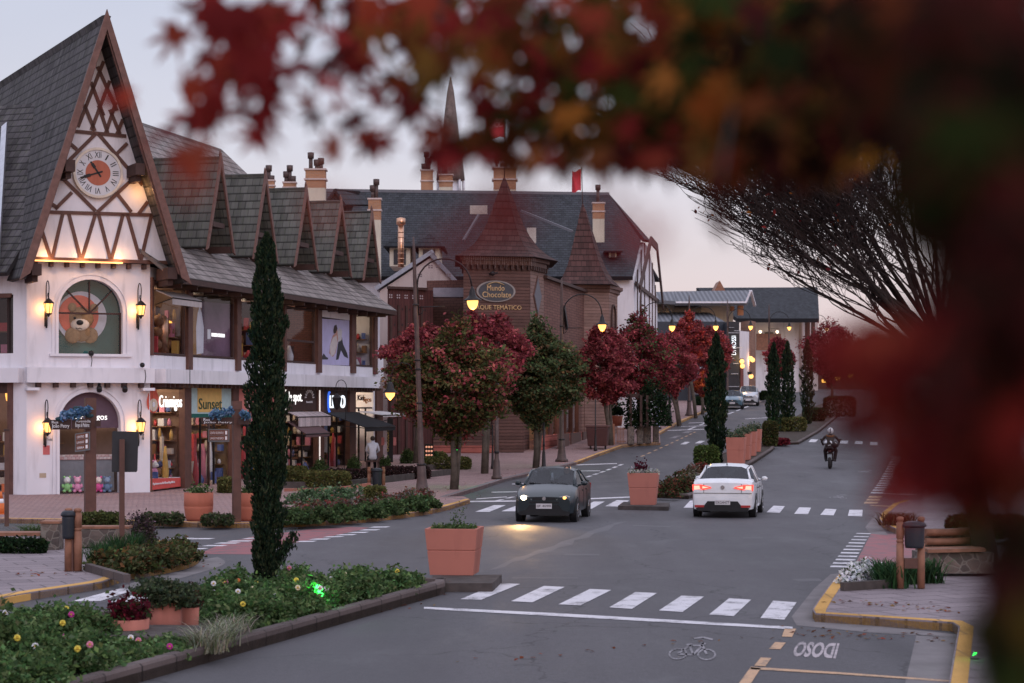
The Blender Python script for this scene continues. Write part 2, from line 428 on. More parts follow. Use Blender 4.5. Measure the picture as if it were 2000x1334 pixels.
 def ball(s,c,r,n=10,mi=0,sq=(1,1,1)):
  c=Vector(c);m=max(4,n//2);rings=[]
  top=len(s.v);s.v.append(c+Vector((0,0,-r*sq[2])))
  for k in range(1,m):
   a=-math.pi/2+math.pi*k/m;i=len(s.v)
   s.v+=[c+Vector((r*sq[0]*math.cos(a)*math.cos(2*math.pi*j/n),r*sq[1]*math.cos(a)*math.sin(2*math.pi*j/n),r*sq[2]*math.sin(a)))for j in range(n)];rings.append(i)
  end=len(s.v);s.v.append(c+Vector((0,0,r*sq[2])))
  for j in range(n):
   j2=(j+1)%n
   for f in((top,rings[0]+j2,rings[0]+j),(end,rings[-1]+j,rings[-1]+j2)):
    s.smooth.add(len(s.f));s.f.append(f);s.m.append(mi)
   for a,b in zip(rings,rings[1:]):
    s.smooth.add(len(s.f));s.f.append((a+j,a+j2,b+j2,b+j));s.m.append(mi)
  return s
 def roof(s,a,b,c,d,thick=.12,mi=0,u0=0.0):
  """sloping slab: a,b along the eave, c,d along the ridge (c above b); UV in metres, v up the slope"""
  a,b,c,d=map(Vector,(a,b,c,d));ux=(b-a).normalized();n=(b-a).cross(d-a).normalized()
  vy=n.cross(ux)
  uvf=lambda p:((p-a).dot(ux)+u0,(p-a).dot(vy))
  pts=[a,b,c]if(c-d).length<1e-6 else[a,b,c,d]
  s.face(pts,mi,[uvf(p)for p in pts])
  s.face([p-n*thick for p in pts][::-1],mi+1 if s_two(s,mi)else mi,[uvf(p)for p in pts][::-1])
  for k in range(len(pts)):
   p,q=pts[k],pts[(k+1)%len(pts)]
   s.face([p,p-n*thick,q-n*thick,q],mi+1 if s_two(s,mi)else mi,[(0,.05)]*4)
  return s
 def build(s,name,mats,parent=None,bevel=0.0,weld=False,split=None):
  if split=='all':return[q.build(name,mats,parent,bevel,weld)for q in s.islands()]
  if split=='cut' or s.cuts:return[q.build(name,mats,parent,bevel,weld)for q in s.pieces()]
  if not isinstance(mats,(list,tuple)):mats=[mats]
  org=WLOC.get(parent.name,Vector())if parent is not None else Vector(getattr(s,'org',(0,0,0)))
  me=bpy.data.meshes.new(name)
  me.from_pydata([tuple(p-org)for p in s.v],[],s.f)
  for m_ in mats:me.materials.append(m_)
  for p,mi in zip(me.polygons,s.m):
   p.material_index=min(mi,len(mats)-1)
   if p.index in s.smooth:p.use_smooth=True
  if s.uv:
   ul=me.uv_layers.new(name='UVMap')
   for fi,uvs in s.uv.items():
    p=me.polygons[fi]
    for li,uvc in zip(p.loop_indices,uvs):ul.data[li].uv=uvc
  o=bpy.data.objects.new(name,me);C.objects.link(o)
  if weld or bevel:
   bm=bmesh.new();bm.from_mesh(me);bmesh.ops.remove_doubles(bm,verts=bm.verts,dist=1e-4)
   bmesh.ops.recalc_face_normals(bm,faces=bm.faces);bm.to_mesh(me);bm.free()
  if bevel:
   bv=o.modifiers.new('bevel','BEVEL');bv.width=bevel;bv.segments=2;bv.limit_method='ANGLE'
  if parent is not None:o.parent=parent;WLOC[o.name]=org
  else:o.location=org;WLOC[o.name]=org
  return o
def s_two(s,mi):return getattr(s,'two',False)
def at(org):
 m=MB();m.org=Vector(org);return m
class Frame:
 """a vertical wall plane: origin O (x,y), unit direction d along it, outward normal n"""
 def __init__(s,O,d,flip=False):
  s.O=Vector((O[0],O[1],0));d=Vector((d[0],d[1],0)).normalized();s.d=d
  s.n=Vector((d.y,-d.x,0))*(-1 if flip else 1)
 def P(s,a,o,z):return s.O+s.d*a+s.n*o+Vector((0,0,z))
 def s(s,px,o=0.0):
  q=s.O+s.n*o;t=(px-1000)/FPX
  return(t*q.y-q.x)/(s.d.x-t*s.d.y)
 def z(s,px,py,o=0.0):
  q=s.P(s.s(px,o),o,0);return CAMH+(HORZ-py)/FPX*q.y
 def pt(s,px,py,o=0.0):return s.P(s.s(px,o),o,s.z(px,py,o))
 def box(s,mb,s0,s1,o0,o1,z0,z1,mi=0):
  p=[s.P(a,o,z)for z in(z0,z1)for a,o in((s0,o0),(s1,o0),(s1,o1),(s0,o1))]
  return mb.hexa(p,mi)
 def bar(s,mb,a,b,w,o0,o1,mi=0):
  a,b=Vector(a),Vector(b);d=(b-a).normalized();q=Vector((-d.y,d.x))*w/2
  pl=[a-q,b-q,b+q,a+q]
  return mb.prism([s.P(p.x,o0,p.y)for p in pl],s.n*(o1-o0),mi)
 def poly(s,mb,pts,o0,o1,mi=0):return mb.prism([s.P(p[0],o0,p[1])for p in pts],s.n*(o1-o0),mi)
 def quad(s,mb,s0,s1,o,z0,z1,mi=0):
  return mb.face([s.P(s0,o,z0),s.P(s1,o,z0),s.P(s1,o,z1),s.P(s0,o,z1)],mi)
def text(name,body,fr=None,s0=0,s1=1,z0=0,z1=1,o=.02,material=None,parent=None,ext=.015,X=None,Y=None,origin=None,w=None,h=None,org=None,shear=0.0,bold=0.0):
 """lettering fitted in a rectangle: on a wall frame, or from an origin with X (writing) and Y (up) directions"""
 cu=bpy.data.curves.new(name,'FONT');cu.body=body;cu.extrude=0.5;cu.align_x='LEFT';cu.resolution_u=3;cu.shear=shear;cu.offset=bold
 ob=bpy.data.objects.new(name+'_curve',cu);C.objects.link(ob)
 dg=bpy.context.evaluated_depsgraph_get();me=bpy.data.meshes.new_from_object(ob.evaluated_get(dg))
 bpy.data.objects.remove(ob);bpy.data.curves.remove(cu)
 co=np.zeros(len(me.vertices)*3);me.vertices.foreach_get('co',co);co=co.reshape(-1,3)
 mn,mx=co.min(0),co.max(0)
 if fr is not None:
  origin=fr.P(s0,o,z0);X=fr.d;Y=Vector((0,0,1));w=s1-s0;h=z1-z0
  if fr.d.cross(Y).dot(fr.n)<0:
   origin=fr.P(s1,o,z0);X=-fr.d
 X=Vector(X).normalized();Y=Vector(Y).normalized();Zn=X.cross(Y)
 base=WLOC.get(parent.name,Vector())if parent is not None else Vector(org or(0,0,0))
 out=np.zeros_like(co)
 a=(co[:,0]-mn[0])/(mx[0]-mn[0])*w;b=(co[:,1]-mn[1])/(mx[1]-mn[1])*h;c=co[:,2]*2*ext
 for k in range(3):out[:,k]=origin[k]+X[k]*a+Y[k]*b+Zn[k]*c-base[k]
 me.vertices.foreach_set('co',out.ravel());me.update();me.materials.clear();me.materials.append(material)
 o_=bpy.data.objects.new(name,me);C.objects.link(o_);o_.parent=parent
 if parent is None:o_.location=base
 WLOC[o_.name]=base
 return o_
def add_light(name,loc,energy,col,radius=.15,kind='POINT',rot=None,spot=None,blend=.5):
 l=bpy.data.lights.new(name,kind);l.energy=energy;l.color=col
 if kind in('POINT','SPOT'):l.shadow_soft_size=radius
 if kind=='SPOT':l.spot_size=spot;l.spot_blend=blend
 o=bpy.data.objects.new(name,l);C.objects.link(o);o.location=loc
 if rot is not None:o.rotation_euler=rot
 return o
def leaf_mesh(name,pts,size,cols,parent=None,material=None,up=.35,aspect=1.7,org=None,rng_=None):
 """one mesh of small leaf blades (bent diamonds) at pts"""
 r=rng_ or RNG;n=len(pts);pts=np.asarray(pts,float)
 nr=r.normal(size=(n,3));nr[:,2]+=up*2;nr/=np.linalg.norm(nr,axis=1)[:,None]+1e-9
 t=r.normal(size=(n,3));t-=nr*(t*nr).sum(1)[:,None];t/=np.linalg.norm(t,axis=1)[:,None]+1e-9
 b=np.cross(nr,t);s=np.asarray(size)*r.uniform(.6,1.35,n);s=s[:,None]
 base=np.array(WLOC[parent.name]if parent is not None else(org if org is not None else(0,0,0)),float)
 v=np.empty((n,4,3))
 v[:,0]=pts-t*s*.5*aspect;v[:,2]=pts+t*s*.5*aspect
 v[:,1]=pts+b*s*.5+nr*s*.12;v[:,3]=pts-b*s*.5+nr*s*.12
 v=(v-base).reshape(-1,3)
 me=bpy.data.meshes.new(name);me.vertices.add(n*4);me.vertices.foreach_set('co',v.ravel().astype(np.float32))
 me.loops.add(n*4);me.loops.foreach_set('vertex_index',np.arange(n*4,dtype=np.int32))
 me.polygons.add(n);me.polygons.foreach_set('loop_start',np.arange(0,n*4,4,dtype=np.int32))
 me.update(calc_edges=True)
 ca=me.color_attributes.new('leafcol','FLOAT_COLOR','POINT')
 c4=np.ones((n,4,4),np.float32);c4[:,:,:3]=np.asarray(cols)[:,None,:]
 ca.data.foreach_set('color',c4.ravel())
 me.materials.append(material or M['leaf'])
 o=bpy.data.objects.new(name,me);C.objects.link(o)
 if parent is not None:o.parent=parent
 else:o.location=base
 WLOC[o.name]=Vector(base)
 return o
def pal(n,palette,weights=None,jit=.25,r=None):
 r=r or RNG;p=np.asarray(palette,float);w=np.asarray(weights,float)if weights is not None else np.ones(len(p))
 k=r.choice(len(p),n,p=w/w.sum());return np.clip(p[k]*(1+r.normal(0,jit,(n,1)))*(1+r.normal(0,jit*.3,(n,3))),.003,.9)
def clumps_in(center,rad,nc,per,spread=.16,shell=.55,flat_=.6,r=None):
 """points in leaf clumps through an ellipsoid, thinner in its core"""
 r=r or RNG;d=r.normal(size=(nc,3));d/=np.linalg.norm(d,axis=1)[:,None]
 q=r.uniform(shell**3,1,nc)**(1/3);lump=1+.16*np.sin(d[:,0]*5+r.uniform(0,6))*np.cos(d[:,2]*4+d[:,1]*3)
 cc=d*(q*lump)[:,None]
 pts=cc[:,None,:]+r.normal(size=(nc,per,3))*spread*np.array([1,1,flat_])
 idx=np.repeat(np.arange(nc),per)
 pts=pts.reshape(-1,3);return pts*np.asarray(rad)+np.asarray(center),pts,idx
def box_pts(n,size,r=None,top=.5,rnd=.35,jitter=.03):
 """points on a softly rounded clipped hedge"""
 r=r or RNG;p=r.uniform(-1,1,(n,3));k=r.integers(0,5,n)
 for ax,sg,i in((0,1,0),(0,-1,1),(1,1,2),(1,-1,3),(2,1,4)):
  mk=k==i;p[mk,ax]=sg
 q=p/(np.linalg.norm(p**2,axis=1)**.5+1e-9)[:,None]if False else p
 l4=(np.abs(q)**5).sum(1)**.2
 q=q/l4[:,None]*(1-rnd*0)
 return q*np.asarray(size)/2+r.normal(size=(n,3))*jitter
# ================================================================== GROUND, ROAD, PAVEMENTS, MARKINGS
def drape(name,poly,zoff,material,skirt=0.0,kind='structure',parent=None):
 """polygon in plan (list of (x,y)) cut into strips and laid on the street surface; optional side skirt"""
 bm=bmesh.new();vs_=[bm.verts.new((p[0],p[1],0))for p in poly]
 f=bm.faces.new(vs_);f.normal_update()
 if f.normal.z<0:bmesh.ops.reverse_faces(bm,faces=[f])
 ys=[p[1]for p in poly]
 for y in list(range(20,64,11))+list(range(64,130,4))+list(range(130,240,8)):
  if min(ys)<y<max(ys):
   bmesh.ops.bisect_plane(bm,geom=bm.verts[:]+bm.edges[:]+bm.faces[:],plane_co=(0,y,0),plane_no=(0,1,0))
 if skirt:
  e=[x for x in bm.edges if x.is_boundary]
  ret=bmesh.ops.extrude_edge_only(bm,edges=e)
  low={v for v in ret['geom']if isinstance(v,bmesh.types.BMVert)}
 else:low=set()
 for v in bm.verts:v.co.z=gh(v.co.y)+zoff-(skirt if v in low else 0)
 bmesh.ops.triangulate(bm,faces=bm.faces[:])
 bmesh.ops.recalc_face_normals(bm,faces=bm.faces)
 me=bpy.data.meshes.new(name);bm.to_mesh(me);bm.free();me.materials.append(material)
 up=sum(p.normal.z*p.area for p in me.polygons)
 if up<0:me.flip_normals()
 o=bpy.data.objects.new(name,me);C.objects.link(o);WLOC[o.name]=Vector()
 if kind:o['kind']=kind
 if parent is not None:o.parent=parent
 return o
def gp(pts,off=0.0):return[tuple(G(x,y,off)[:2])for x,y in pts]
def smooth_line(pts,n=4):
 out=[]
 for i in range(len(pts)-1):
  p0=Vector(pts[max(i-1,0)]);p1=Vector(pts[i]);p2=Vector(pts[i+1]);p3=Vector(pts[min(i+2,len(pts)-1)])
  for k in range(n):
   t=k/n
   out.append(tuple(.5*((2*p1)+(p2-p0)*t+(2*p0-5*p1+4*p2-p3)*t*t+(3*p1-p0-3*p2+p3)*t**3)))
 out.append(tuple(pts[-1]));return out
def offset_line(pts,w):
 out=[]
 for i,p in enumerate(pts):
  a=Vector(pts[max(i-1,0)]);b=Vector(pts[min(i+1,len(pts)-1)]);d=(b-a).normalized()
  out.append((p[0]-d.y*w,p[1]+d.x*w))
 return out
def kerb(name,pts,w,h,material,side=1):
 """a kerb stone strip along plan line pts, w wide to the left (side=1) or right"""
 q=offset_line(pts,w*side);mb=MB()
 def gz(p,k):return Vector((p[0],p[1],gh(p[1])+k))
 for i in range(len(pts)-1):
  a,b,c,d=pts[i],pts[i+1],q[i+1],q[i]
  ch=.025
  ai,bi=[tuple(Vector(p).lerp(Vector(r),ch/w))for p,r in((a,d),(b,c))]
  fs=[(gz(a,-.02),gz(b,-.02),gz(b,h-.03),gz(a,h-.03)),(gz(a,h-.03),gz(b,h-.03),gz(bi,h),gz(ai,h)),(gz(ai,h),gz(bi,h),gz(c,h),gz(d,h)),(gz(d,h),gz(c,h),gz(c,-.02),gz(d,-.02))]
  for f in fs:mb.face(f if side==1 else f[::-1])
 for k in(0,-1):
  a,d=pts[k],q[k];mb.face([gz(a,-.02),gz(d,-.02),gz(d,h),gz(a,h)])
 o=mb.build(name,material,weld=True);o['kind']='structure';return o
KH=.13
drape('ground',[(-400,-60),(400,-60),(400,3000),(-400,3000)],-.03,M['terrain'])
drape('road',[(-60,2),(45,2),(45,120),(40,240),(-60,240)],0.0,M['asphalt'])
plaza_front=[(-260,1021),(0,1022),(270,1027),(420,1031),(560,1030),(660,1025),(740,1018),(810,1009),(860,1000),(900,989),(918,983)]
pf=smooth_line(gp(plaza_front),3)
kside=[(905,977),(868,978),(985,941),(1060,923),(1126,908),(1170,891),(1217,874),(1250,871),(1290,869),(1288,850),(1330,826),(1385,802),(1440,783),(1485,772)]
ks=gp(kside)
far=[(6.5,240),(-60,240),(-60,40),(pf[0][0]-20,pf[0][1])]
drape('left_pavement',pf+ks+far,KH,M['paver'],.2)
kerb('yellow_kerb',pf,.17,KH+.006,M['kerb_y'])
kerb('stone_kerb',gp([(918,983),(868,978),(985,941),(1060,923),(1126,908)]),.15,KH+.004,M['gravel_edge'])
kerb('yellow_kerb',gp([(1126,908),(1170,891),(1217,874),(1250,871),(1290,869)]),.15,KH+.006,M['kerb_y'])
kerb('stone_kerb',gp([(1288,850),(1330,826),(1385,802),(1440,783),(1485,772)]),.15,KH+.004,M['kerb_y'])
isl_f=[(-200,1240),(-60,1200),(0,1184),(60,1172),(140,1160),(200,1150),(232,1139),(265,1130),(320,1121),(360,1112),(383,1103),(390,1094),(378,1083),(345,1072),(290,1065),(200,1061),(0,1058),(-200,1056)]
il=smooth_line(gp(isl_f),3)
drape('corner_pavement',il+[(-40,il[-1][1]),(-40,25)],KH,M['slate'],.2)
k_=smooth_line(gp(isl_f[2:16]),3);kerb('yellow_kerb',k_,.2,KH+.006,M['kerb_y'])
drape('gutter',smooth_line(gp([(392,1094),(383,1104),(360,1114),(300,1127),(235,1146)]),3)+smooth_line(gp([(210,1168),(330,1136),(420,1110),(440,1098),(425,1088)]),3),.004,M['gravel_edge'])
rp=gp([(1846,1400),(1872,1242),(1860,1233),(1700,1222),(1592,1215),(1587,1207),(1600,1186),(1620,1158),(1643,1128),(1665,1123)])
rp_far=gp([(1900,1117)])+[(14.5,G(1900,1117)[1]-.5),(30,36),(30,18)]
drape('right_pavement',rp+rp_far,KH,M['slate'],.2)
kerb('yellow_kerb',rp,.2,KH+.006,M['kerb_y'],-1)
drape('gutter',gp([(1587,1205),(1643,1128),(1640,1120),(1622,1122),(1590,1150),(1546,1205),(1556,1222),(1700,1236),(1870,1246),(1872,1240),(1700,1222),(1592,1215)]),.004,M['gravel_edge'])
drape('gutter',gp([(1846,1400),(1872,1246),(1790,1240),(1768,1334),(1755,1400)]),.004,M['gravel_edge'])
rf=gp([(1790,1046),(1755,1045),(1724,1031),(1717,1022),(1722,1010),(1744,992),(1765,985)])
rk2=gp([(1765,985),(1800,985),(1815,940),(1820,900),(1805,850),(1770,800)])
drape('right_pavement',rf+rk2+[(32,170),(40,240),(60,240),(60,40),(G(1800,1046)[0]+30,48.2)],KH,M['slate'],.2)
kerb('yellow_kerb',rf,.18,KH+.006,M['kerb_y'],-1)
drape('gutter',gp([(1735,1046),(1700,1043),(1690,1030),(1710,1005),(1716,1020),(1724,1032)]),.004,M['gravel_edge'])
m1r=gp([(-40,1424),(270,1334),(560,1250),(868,1160)])
m1=m1r+gp([(872,1154),(850,1143)])
m1l=[(m1r[3][0]-.9,m1r[3][1]+.9),(m1r[3][0]-2.3,m1r[3][1]+.4),(m1r[2][0]-3.5,m1r[2][1]+.5),(m1r[1][0]-3.6,m1r[1][1]),(m1r[0][0]-3.6,m1r[0][1])]
drape('median_soil',m1+m1l,.12,M['soil'],.2)
kerb('stone_kerb',m1r+gp([(871,1153)]),.17,.21,M['kerb_s'])
kerb('stone_kerb',[gp([(871,1153)])[0]]+m1l,.17,.21,M['kerb_s'])
s1=[(845,1124),(980,1122),(962,1139),(838,1139)]
drape('planter_slab',gp(s1,.15),.15,M['slab_s'],.2)
s2=gp([(1218,981),(1308,983),(1306,991),(1207,989)],.1)
drape('planter_slab',s2,.12,M['slab_s'],.15)
m2=gp([(1283,973),(1345,975),(1372,966),(1440,925),(1508,882),(1512,877),(1480,876),(1445,879),(1405,892),(1375,905),(1330,930),(1286,958)])
drape('median_soil',m2,.11,M['soil'],.15)
kerb('stone_kerb',m2[:6],.14,.16,M['kerb_s'])
kerb('stone_kerb',m2[5:]+m2[:1],.14,.16,M['kerb_s'])
m3=gp([(1490,871),(1560,868),(1600,845),(1640,812),(1660,790),(1640,780),(1590,796),(1530,830),(1495,855)])
drape('median_soil',m3,.11,M['soil'],.15)
kerb('stone_kerb',m3[:6],.14,.16,M['kerb_s'])
M['paint_f2']=paint_mat('road_paint_pink',(.46,.40,.42),.5)
def mark(polys,material,name='road_marking',z=.007):
 mb=MB()
 for p in polys:
  g_=[Vector((x,y,gh(y)+z))for x,y in gp(p)]
  n=(g_[1]-g_[0]).cross(g_[2]-g_[0])
  mb.face(g_ if n.z>0 else g_[::-1])
 o=mb.build(name,material);o['kind']='structure';return o
bars=[[(899,1171),(940,1172),(1016,1141),(975,1140)],[(998,1175),(1040,1177),(1103,1147),(1062,1145)],[(1091,1181),(1134,1183),(1194,1153),(1152,1151)],[(1190,1187),(1234,1190),(1283,1159),(1241,1157)],[(1287,1193),(1333,1196),(1375,1166),(1331,1164)],[(1385,1201),(1433,1204),(1467,1172),(1424,1169)],[(1485,1208),(1532,1211),(1556,1177),(1510,1174)],[(140,1175),(195,1175),(270,1150),(235,1150)],[(215,1176),(270,1176),(335,1152),(300,1151)],[(390,1170),(415,1170),(485,1158),(440,1158)],[(440,1173),(480,1173),(530,1160),(495,1159)]]
mark(bars,M['paint_w'],'crosswalk')
mark([[(828,1186),(1100,1199),(1548,1225),(1548,1230),(1100,1205),(828,1190)]],M['paint_w'],'stop_line')
bars2=[[(1335,992),(1358,992),(1362,978),(1348,978)],[(1400,997),(1424,997),(1434,984),(1412,984)],[(1497,1001),(1523,1002),(1533,989),(1511,988)],[(1551,1004),(1578,1005),(1584,992),(1561,991)],[(1602,1006),(1628,1007),(1634,995),(1612,994)],[(1656,1008),(1684,1009),(1685,996),(1659,996)],[(928,1000),(956,1000),(988,987),(965,987)],[(979,999),(1006,999),(1038,986),(1014,986)],[(1030,998),(1056,998),(1088,985),(1064,985)],[(1080,997),(1106,997),(1136,984),(1113,984)],[(1130,994),(1156,994),(1181,980),(1160,980)],[(1182,989),(1210,990),(1229,978),(1205,977)]]
mark(bars2,M['paint_w'],'crosswalk')
mark([[(896,979),(1060,977),(1233,970),(1233,972.2),(1060,979.4),(896,981.4)],[(1126,907.5),(1205,904.8),(1205,906.2),(1126,909)],[(1125,919.5),(1172,919.2),(1172,920.4),(1125,920.8)],[(960,961),(1010,960),(1010,961.5),(960,962.5)],[(1000,945),(1040,944),(1040,945.3),(1000,946.3)],[(930,974),(990,970),(990,971.5),(930,975.5)]],M['paint_w'],'parking_line')
def dashes(a,b,n,fill=.55,wpx=3,taper=None):
 out=[];A,B=Vector(gp([a])[0]),Vector(gp([b])[0]);d=B-A;q=Vector((-d.y,d.x)).normalized()*wpx/2
 return[(A+d*(k/n),A+d*((k+fill)/n),q)for k in range(n)]
def dash_mark(segs,material,name):
 mb=MB()
 for a,b,q in segs:
  p=[a-q,b-q,b+q,a+q];g_=[Vector((r.x,r.y,gh(r.y)+.007))for r in p]
  mb.face(g_ if(g_[1]-g_[0]).cross(g_[2]-g_[0]).z>0 else g_[::-1])
 o=mb.build(name,material);o['kind']='structure';return o
dash_mark(dashes((968,979),(1220,905),16,.6,.16),M['paint_w'],'parking_dashes')
dash_mark(dashes((1345,839),(1600,757),22,.6,.18),M['paint_w'],'parking_dashes')
dash_mark(dashes((1252,892),(1330,857),7,.5,.12),M['paint_o'],'lane_dashes')
dash_mark(dashes((1330,857),(1362,842),4,.5,.12),M['paint_o'],'lane_dashes')
dash_mark(dashes((1712,964),(1752,890),16,.55,.42),M['paint_w'],'parking_dashes')
dash_mark(dashes((1700,984),(1712,967),3,.6,.42),M['paint_o'],'parking_dashes')
mark([[(1700,986.5),(1742,988.5),(1742,990.2),(1700,988)],[(1466,1303),(1640,1314),(1860,1330),(1860,1333),(1640,1318),(1466,1308)],[(1527,1244),(1547,1245),(1555,1229),(1533,1228)],[(1502,1268),(1524,1269),(1535,1256),(1514,1255)],[(1473,1301),(1495,1302),(1507,1286),(1486,1285)],[(1440,1340),(1464,1340),(1486,1306),(1466,1304)]],M['paint_o'],'lay_by_marking')
mark([[(1718,963.5),(1790,966),(1790,967),(1718,964.8)],[(1727,946.5),(1790,949),(1790,950),(1727,947.5)],[(1735,930.5),(1790,932.5),(1790,933.3),(1735,931.5)],[(1741,915),(1790,916.5),(1790,917.3),(1741,915.8)],[(1290,841),(1375,838),(1375,839),(1290,842)],[(1330,833),(1385,831),(1385,831.8),(1330,833.8)],[(1345,826),(1400,824),(1400,824.8),(1345,826.8)],[(1455,818),(1500,815.5),(1500,816.3),(1455,818.8)]],M['paint_w'],'parking_line')
bars3=[[(1550,862),(1564,862.5),(1568,857),(1554,856.5)],[(1579,863.5),(1593,864),(1598,858.5),(1584,858)],[(1609,864.5),(1624,865),(1628,859.5),(1614,859)],[(1640,866),(1655,866.5),(1657,861),(1643,860.5)],[(1669,867),(1684,867.5),(1685,862),(1671,861.5)],[(1699,869),(1714,869.5),(1714,863.5),(1700,863)],[(1328,868),(1339,868.2),(1348,863.3),(1338,863)],[(1357,866),(1368,866.2),(1377,861.5),(1366,861.2)]]
mark(bars3,M['paint_w'],'crosswalk')
mark([[(1306,856),(1318,856),(1332,851),(1322,851)],[(1330,846),(1344,846),(1354,842),(1342,842)],[(1380,852),(1392,852),(1398,849.5),(1386,849.5)]],M['paint_faint'],'faded_marking')
mark([[(387,1082),(500,1083),(560,1064),(640,1049),(722,1031),(690,1029),(600,1035),(490,1049),(440,1060)]],M['paint_r'],'cycle_crossing',.003)
lw=[(598,1058),(625,1053.5),(652,1049),(676,1045),(700,1040.5),(722,1035.5),(741,1030)]
mark([[(x-22,y+.9),(x+13,y+.6),(x+22,y-1.4),(x-10,y-1.2)]for x,y in lw]+[[(x-28,y+1.1),(x+14,y+1.0),(x+26,y-1.1),(x-14,y-1.1)]for x,y in((382,1072),(420,1066),(445,1061),(470,1057),(500,1052),(395,1052.5),(355,1052))],M['paint_w'],'crossing_dashes',.005)
mark([[(1701,1043),(1750,1043),(1800,1046),(1780,1112),(1700,1122),(1666,1110)]],M['paint_r'],'cycle_crossing',.003)
dl=[]
for k in range(11):
 t=k/10;xl=1673+(1622-1673)*t;xr=1700+(1663-1700)*t;y=1042+(1106.5-1042)*t**1.04;w_=1.5+1.6*t
 dl.append([(xl-1,y+w_/2),(xr-1,y+w_/2+.8),(xr+1,y-w_/2+.8),(xl+1,y-w_/2)])
mark(dl,M['paint_w'],'crossing_dashes',.005)
def bike_mark(px,py,wpx,hpx,k=1.0):
 mb=MB()
 c0=Vector(gp([(px,py)])[0]);ex=(Vector(gp([(px+wpx/2,py+1)])[0])-c0)/.5;ey=(Vector(gp([(px+2,py-hpx/2)])[0])-c0)/.5
 def pt(u,v):q=c0+ex*u+ey*v;return Vector((q.x,q.y,gh(q.y)+.007))
 def line(a,b,w=.026):
  a,b=Vector(a),Vector(b);d=(b-a).normalized();n=Vector((-d.y*w,d.x*w*1.8))
  f=[pt(*(a-n)),pt(*(b-n)),pt(*(b+n)),pt(*(a+n))]
  mb.face(f if(f[1]-f[0]).cross(f[2]-f[0]).z>0 else f[::-1])
 for cx in(-.30,.30):
  for j in range(14):
   a0,a1=2*math.pi*j/14,2*math.pi*(j+1)/14
   line((cx+.18*math.cos(a0),-.22+.26*math.sin(a0)),(cx+.18*math.cos(a1),-.22+.26*math.sin(a1)),.02)
 P_={'r':(-.30,-.22),'b':(.02,-.25),'s':(-.08,.22),'h':(.2,.24),'f':(.30,-.22)}
 for a,b in('rb','rs','bs','sh','bh','hf'):line(P_[a],P_[b])
 line((-.15,.27),(-.01,.27));line((.15,.38),(.27,.33));line((.2,.24),(.2,.38))
 line((.0,.62),(.2,.70));line((.2,.70),(.42,.58))
 o=mb.build('bicycle_marking',M['paint_faint']);o['kind']='structure'
bike_mark(1353,1270,92,36);bike_mark(1638,971,34,7);bike_mark(1690,921,26,4)
o_=G(1640,1257);q1=G(1558,1253);q2=G(1632,1287)
t_=text('lay_by_lettering','IDOSO',origin=Vector((o_.x,o_.y,.005)),X=(q1-o_),Y=(q2-o_),w=(q1-o_).length,h=(q2-o_).length,material=M['paint_f2'],ext=.0005,bold=.035)
t_['kind']='structure'
mark([[(300,1225),(620,1200),(700,1150),(560,1128),(300,1150),(150,1190)]],M['patch'],'asphalt_patch',.002)
mark([[(955,1114),(985,1108),(1000,1098),(1022,1094),(1050,1082),(1078,1078),(1090,1070),(1118,1064),(1122,1055),(1150,1050),(1160,1042),(1188,1036),(1200,1026),(1228,1018),(1206,1020),(1176,1030),(1150,1038),(1132,1048),(1096,1058),(1082,1066),(1046,1076),(1030,1084),(1004,1090),(985,1100)],[(1236,1025),(1310,1028),(1310,1030),(1236,1027)],[(1100,1082),(1170,1082),(1172,1085),(1104,1085)],[(1450,1050),(1490,1050),(1490,1051.5),(1452,1051.5)],[(1545,1131),(1600,1130),(1606,1135),(1560,1136)],[(1000,1128),(1130,1128),(1128,1130),(1000,1130)],[(860,1150),(910,1140),(960,1146),(890,1158)]],M['streak'],'worn_streak',.0025)
fl_=np.random.default_rng(9);lp=[]
for a_,b_,n_ in(((560,1034),(918,990),60),((868,984),(1120,915),50),((300,1262),(868,1168),50),((1560,1235),(1860,1252),60),((1640,1190),(1860,1210),60),((300,1110),(390,1100),20),((820,975),(1010,925),60),((0,1140),(250,1120),30),((900,1300),(1450,1240),20),((1285,978),(1500,890),20)):
 A_,B_=Vector(gp([a_])[0]),Vector(gp([b_])[0])
 for k in range(n_):
  q=A_.lerp(B_,fl_.uniform())+Vector((fl_.normal()*.25,fl_.normal()*.35));on=(a_[0]<1000 and a_[1]<990 and a_[0]in(820,))or a_ in((1640,1190),(0,1140));lp.append((q.x,q.y,gh(q.y)+(KH+.012 if on else.014)))
o_=leaf_mesh('fallen_leaves',lp,.05,pal(len(lp),[(.25,.06,.03),(.16,.05,.025),(.22,.13,.05),(.10,.05,.03)],None,.2,fl_),up=3.0);tag(o_,'scattered fallen leaves along the kerbs and pavements','fallen leaves',kind='stuff')
# ================================================================== CLOCK TOWER BUILDING (shops below, pent roof and five gablets above)
RC=G(293,962,.12);LC=G(52,967,.12)
A=Frame((RC.x,RC.y),(5.79,25.4));A.n=Vector((A.d.y,-A.d.x,0))
T=Frame((LC.x,LC.y),(RC.x-LC.x,RC.y-LC.y));T.n=Vector((T.d.y,-T.d.x,0))
TW=(RC-LC).length
_r=Vector((-T.d.y,T.d.x,0));_ad=A.d;_dot=_ad.dot(_r);bd=(2*_dot*_r-_ad)
B=Frame((LC.x,LC.y),(bd.x,bd.y));B.n=Vector((-bd.y,bd.x,0))
if B.n.y>0:B.n=-B.n
bld=thing('corner_shop_building','white half-timbered corner building with a steep clock gable, grey shingle roofs and lit shop windows','building',(RC.x,RC.y,0))
Z0=.05
ZF1=T.z(293,748,.35);ZF2=T.z(293,719,.35)
ZG=T.z(176,513)
ARCH=20
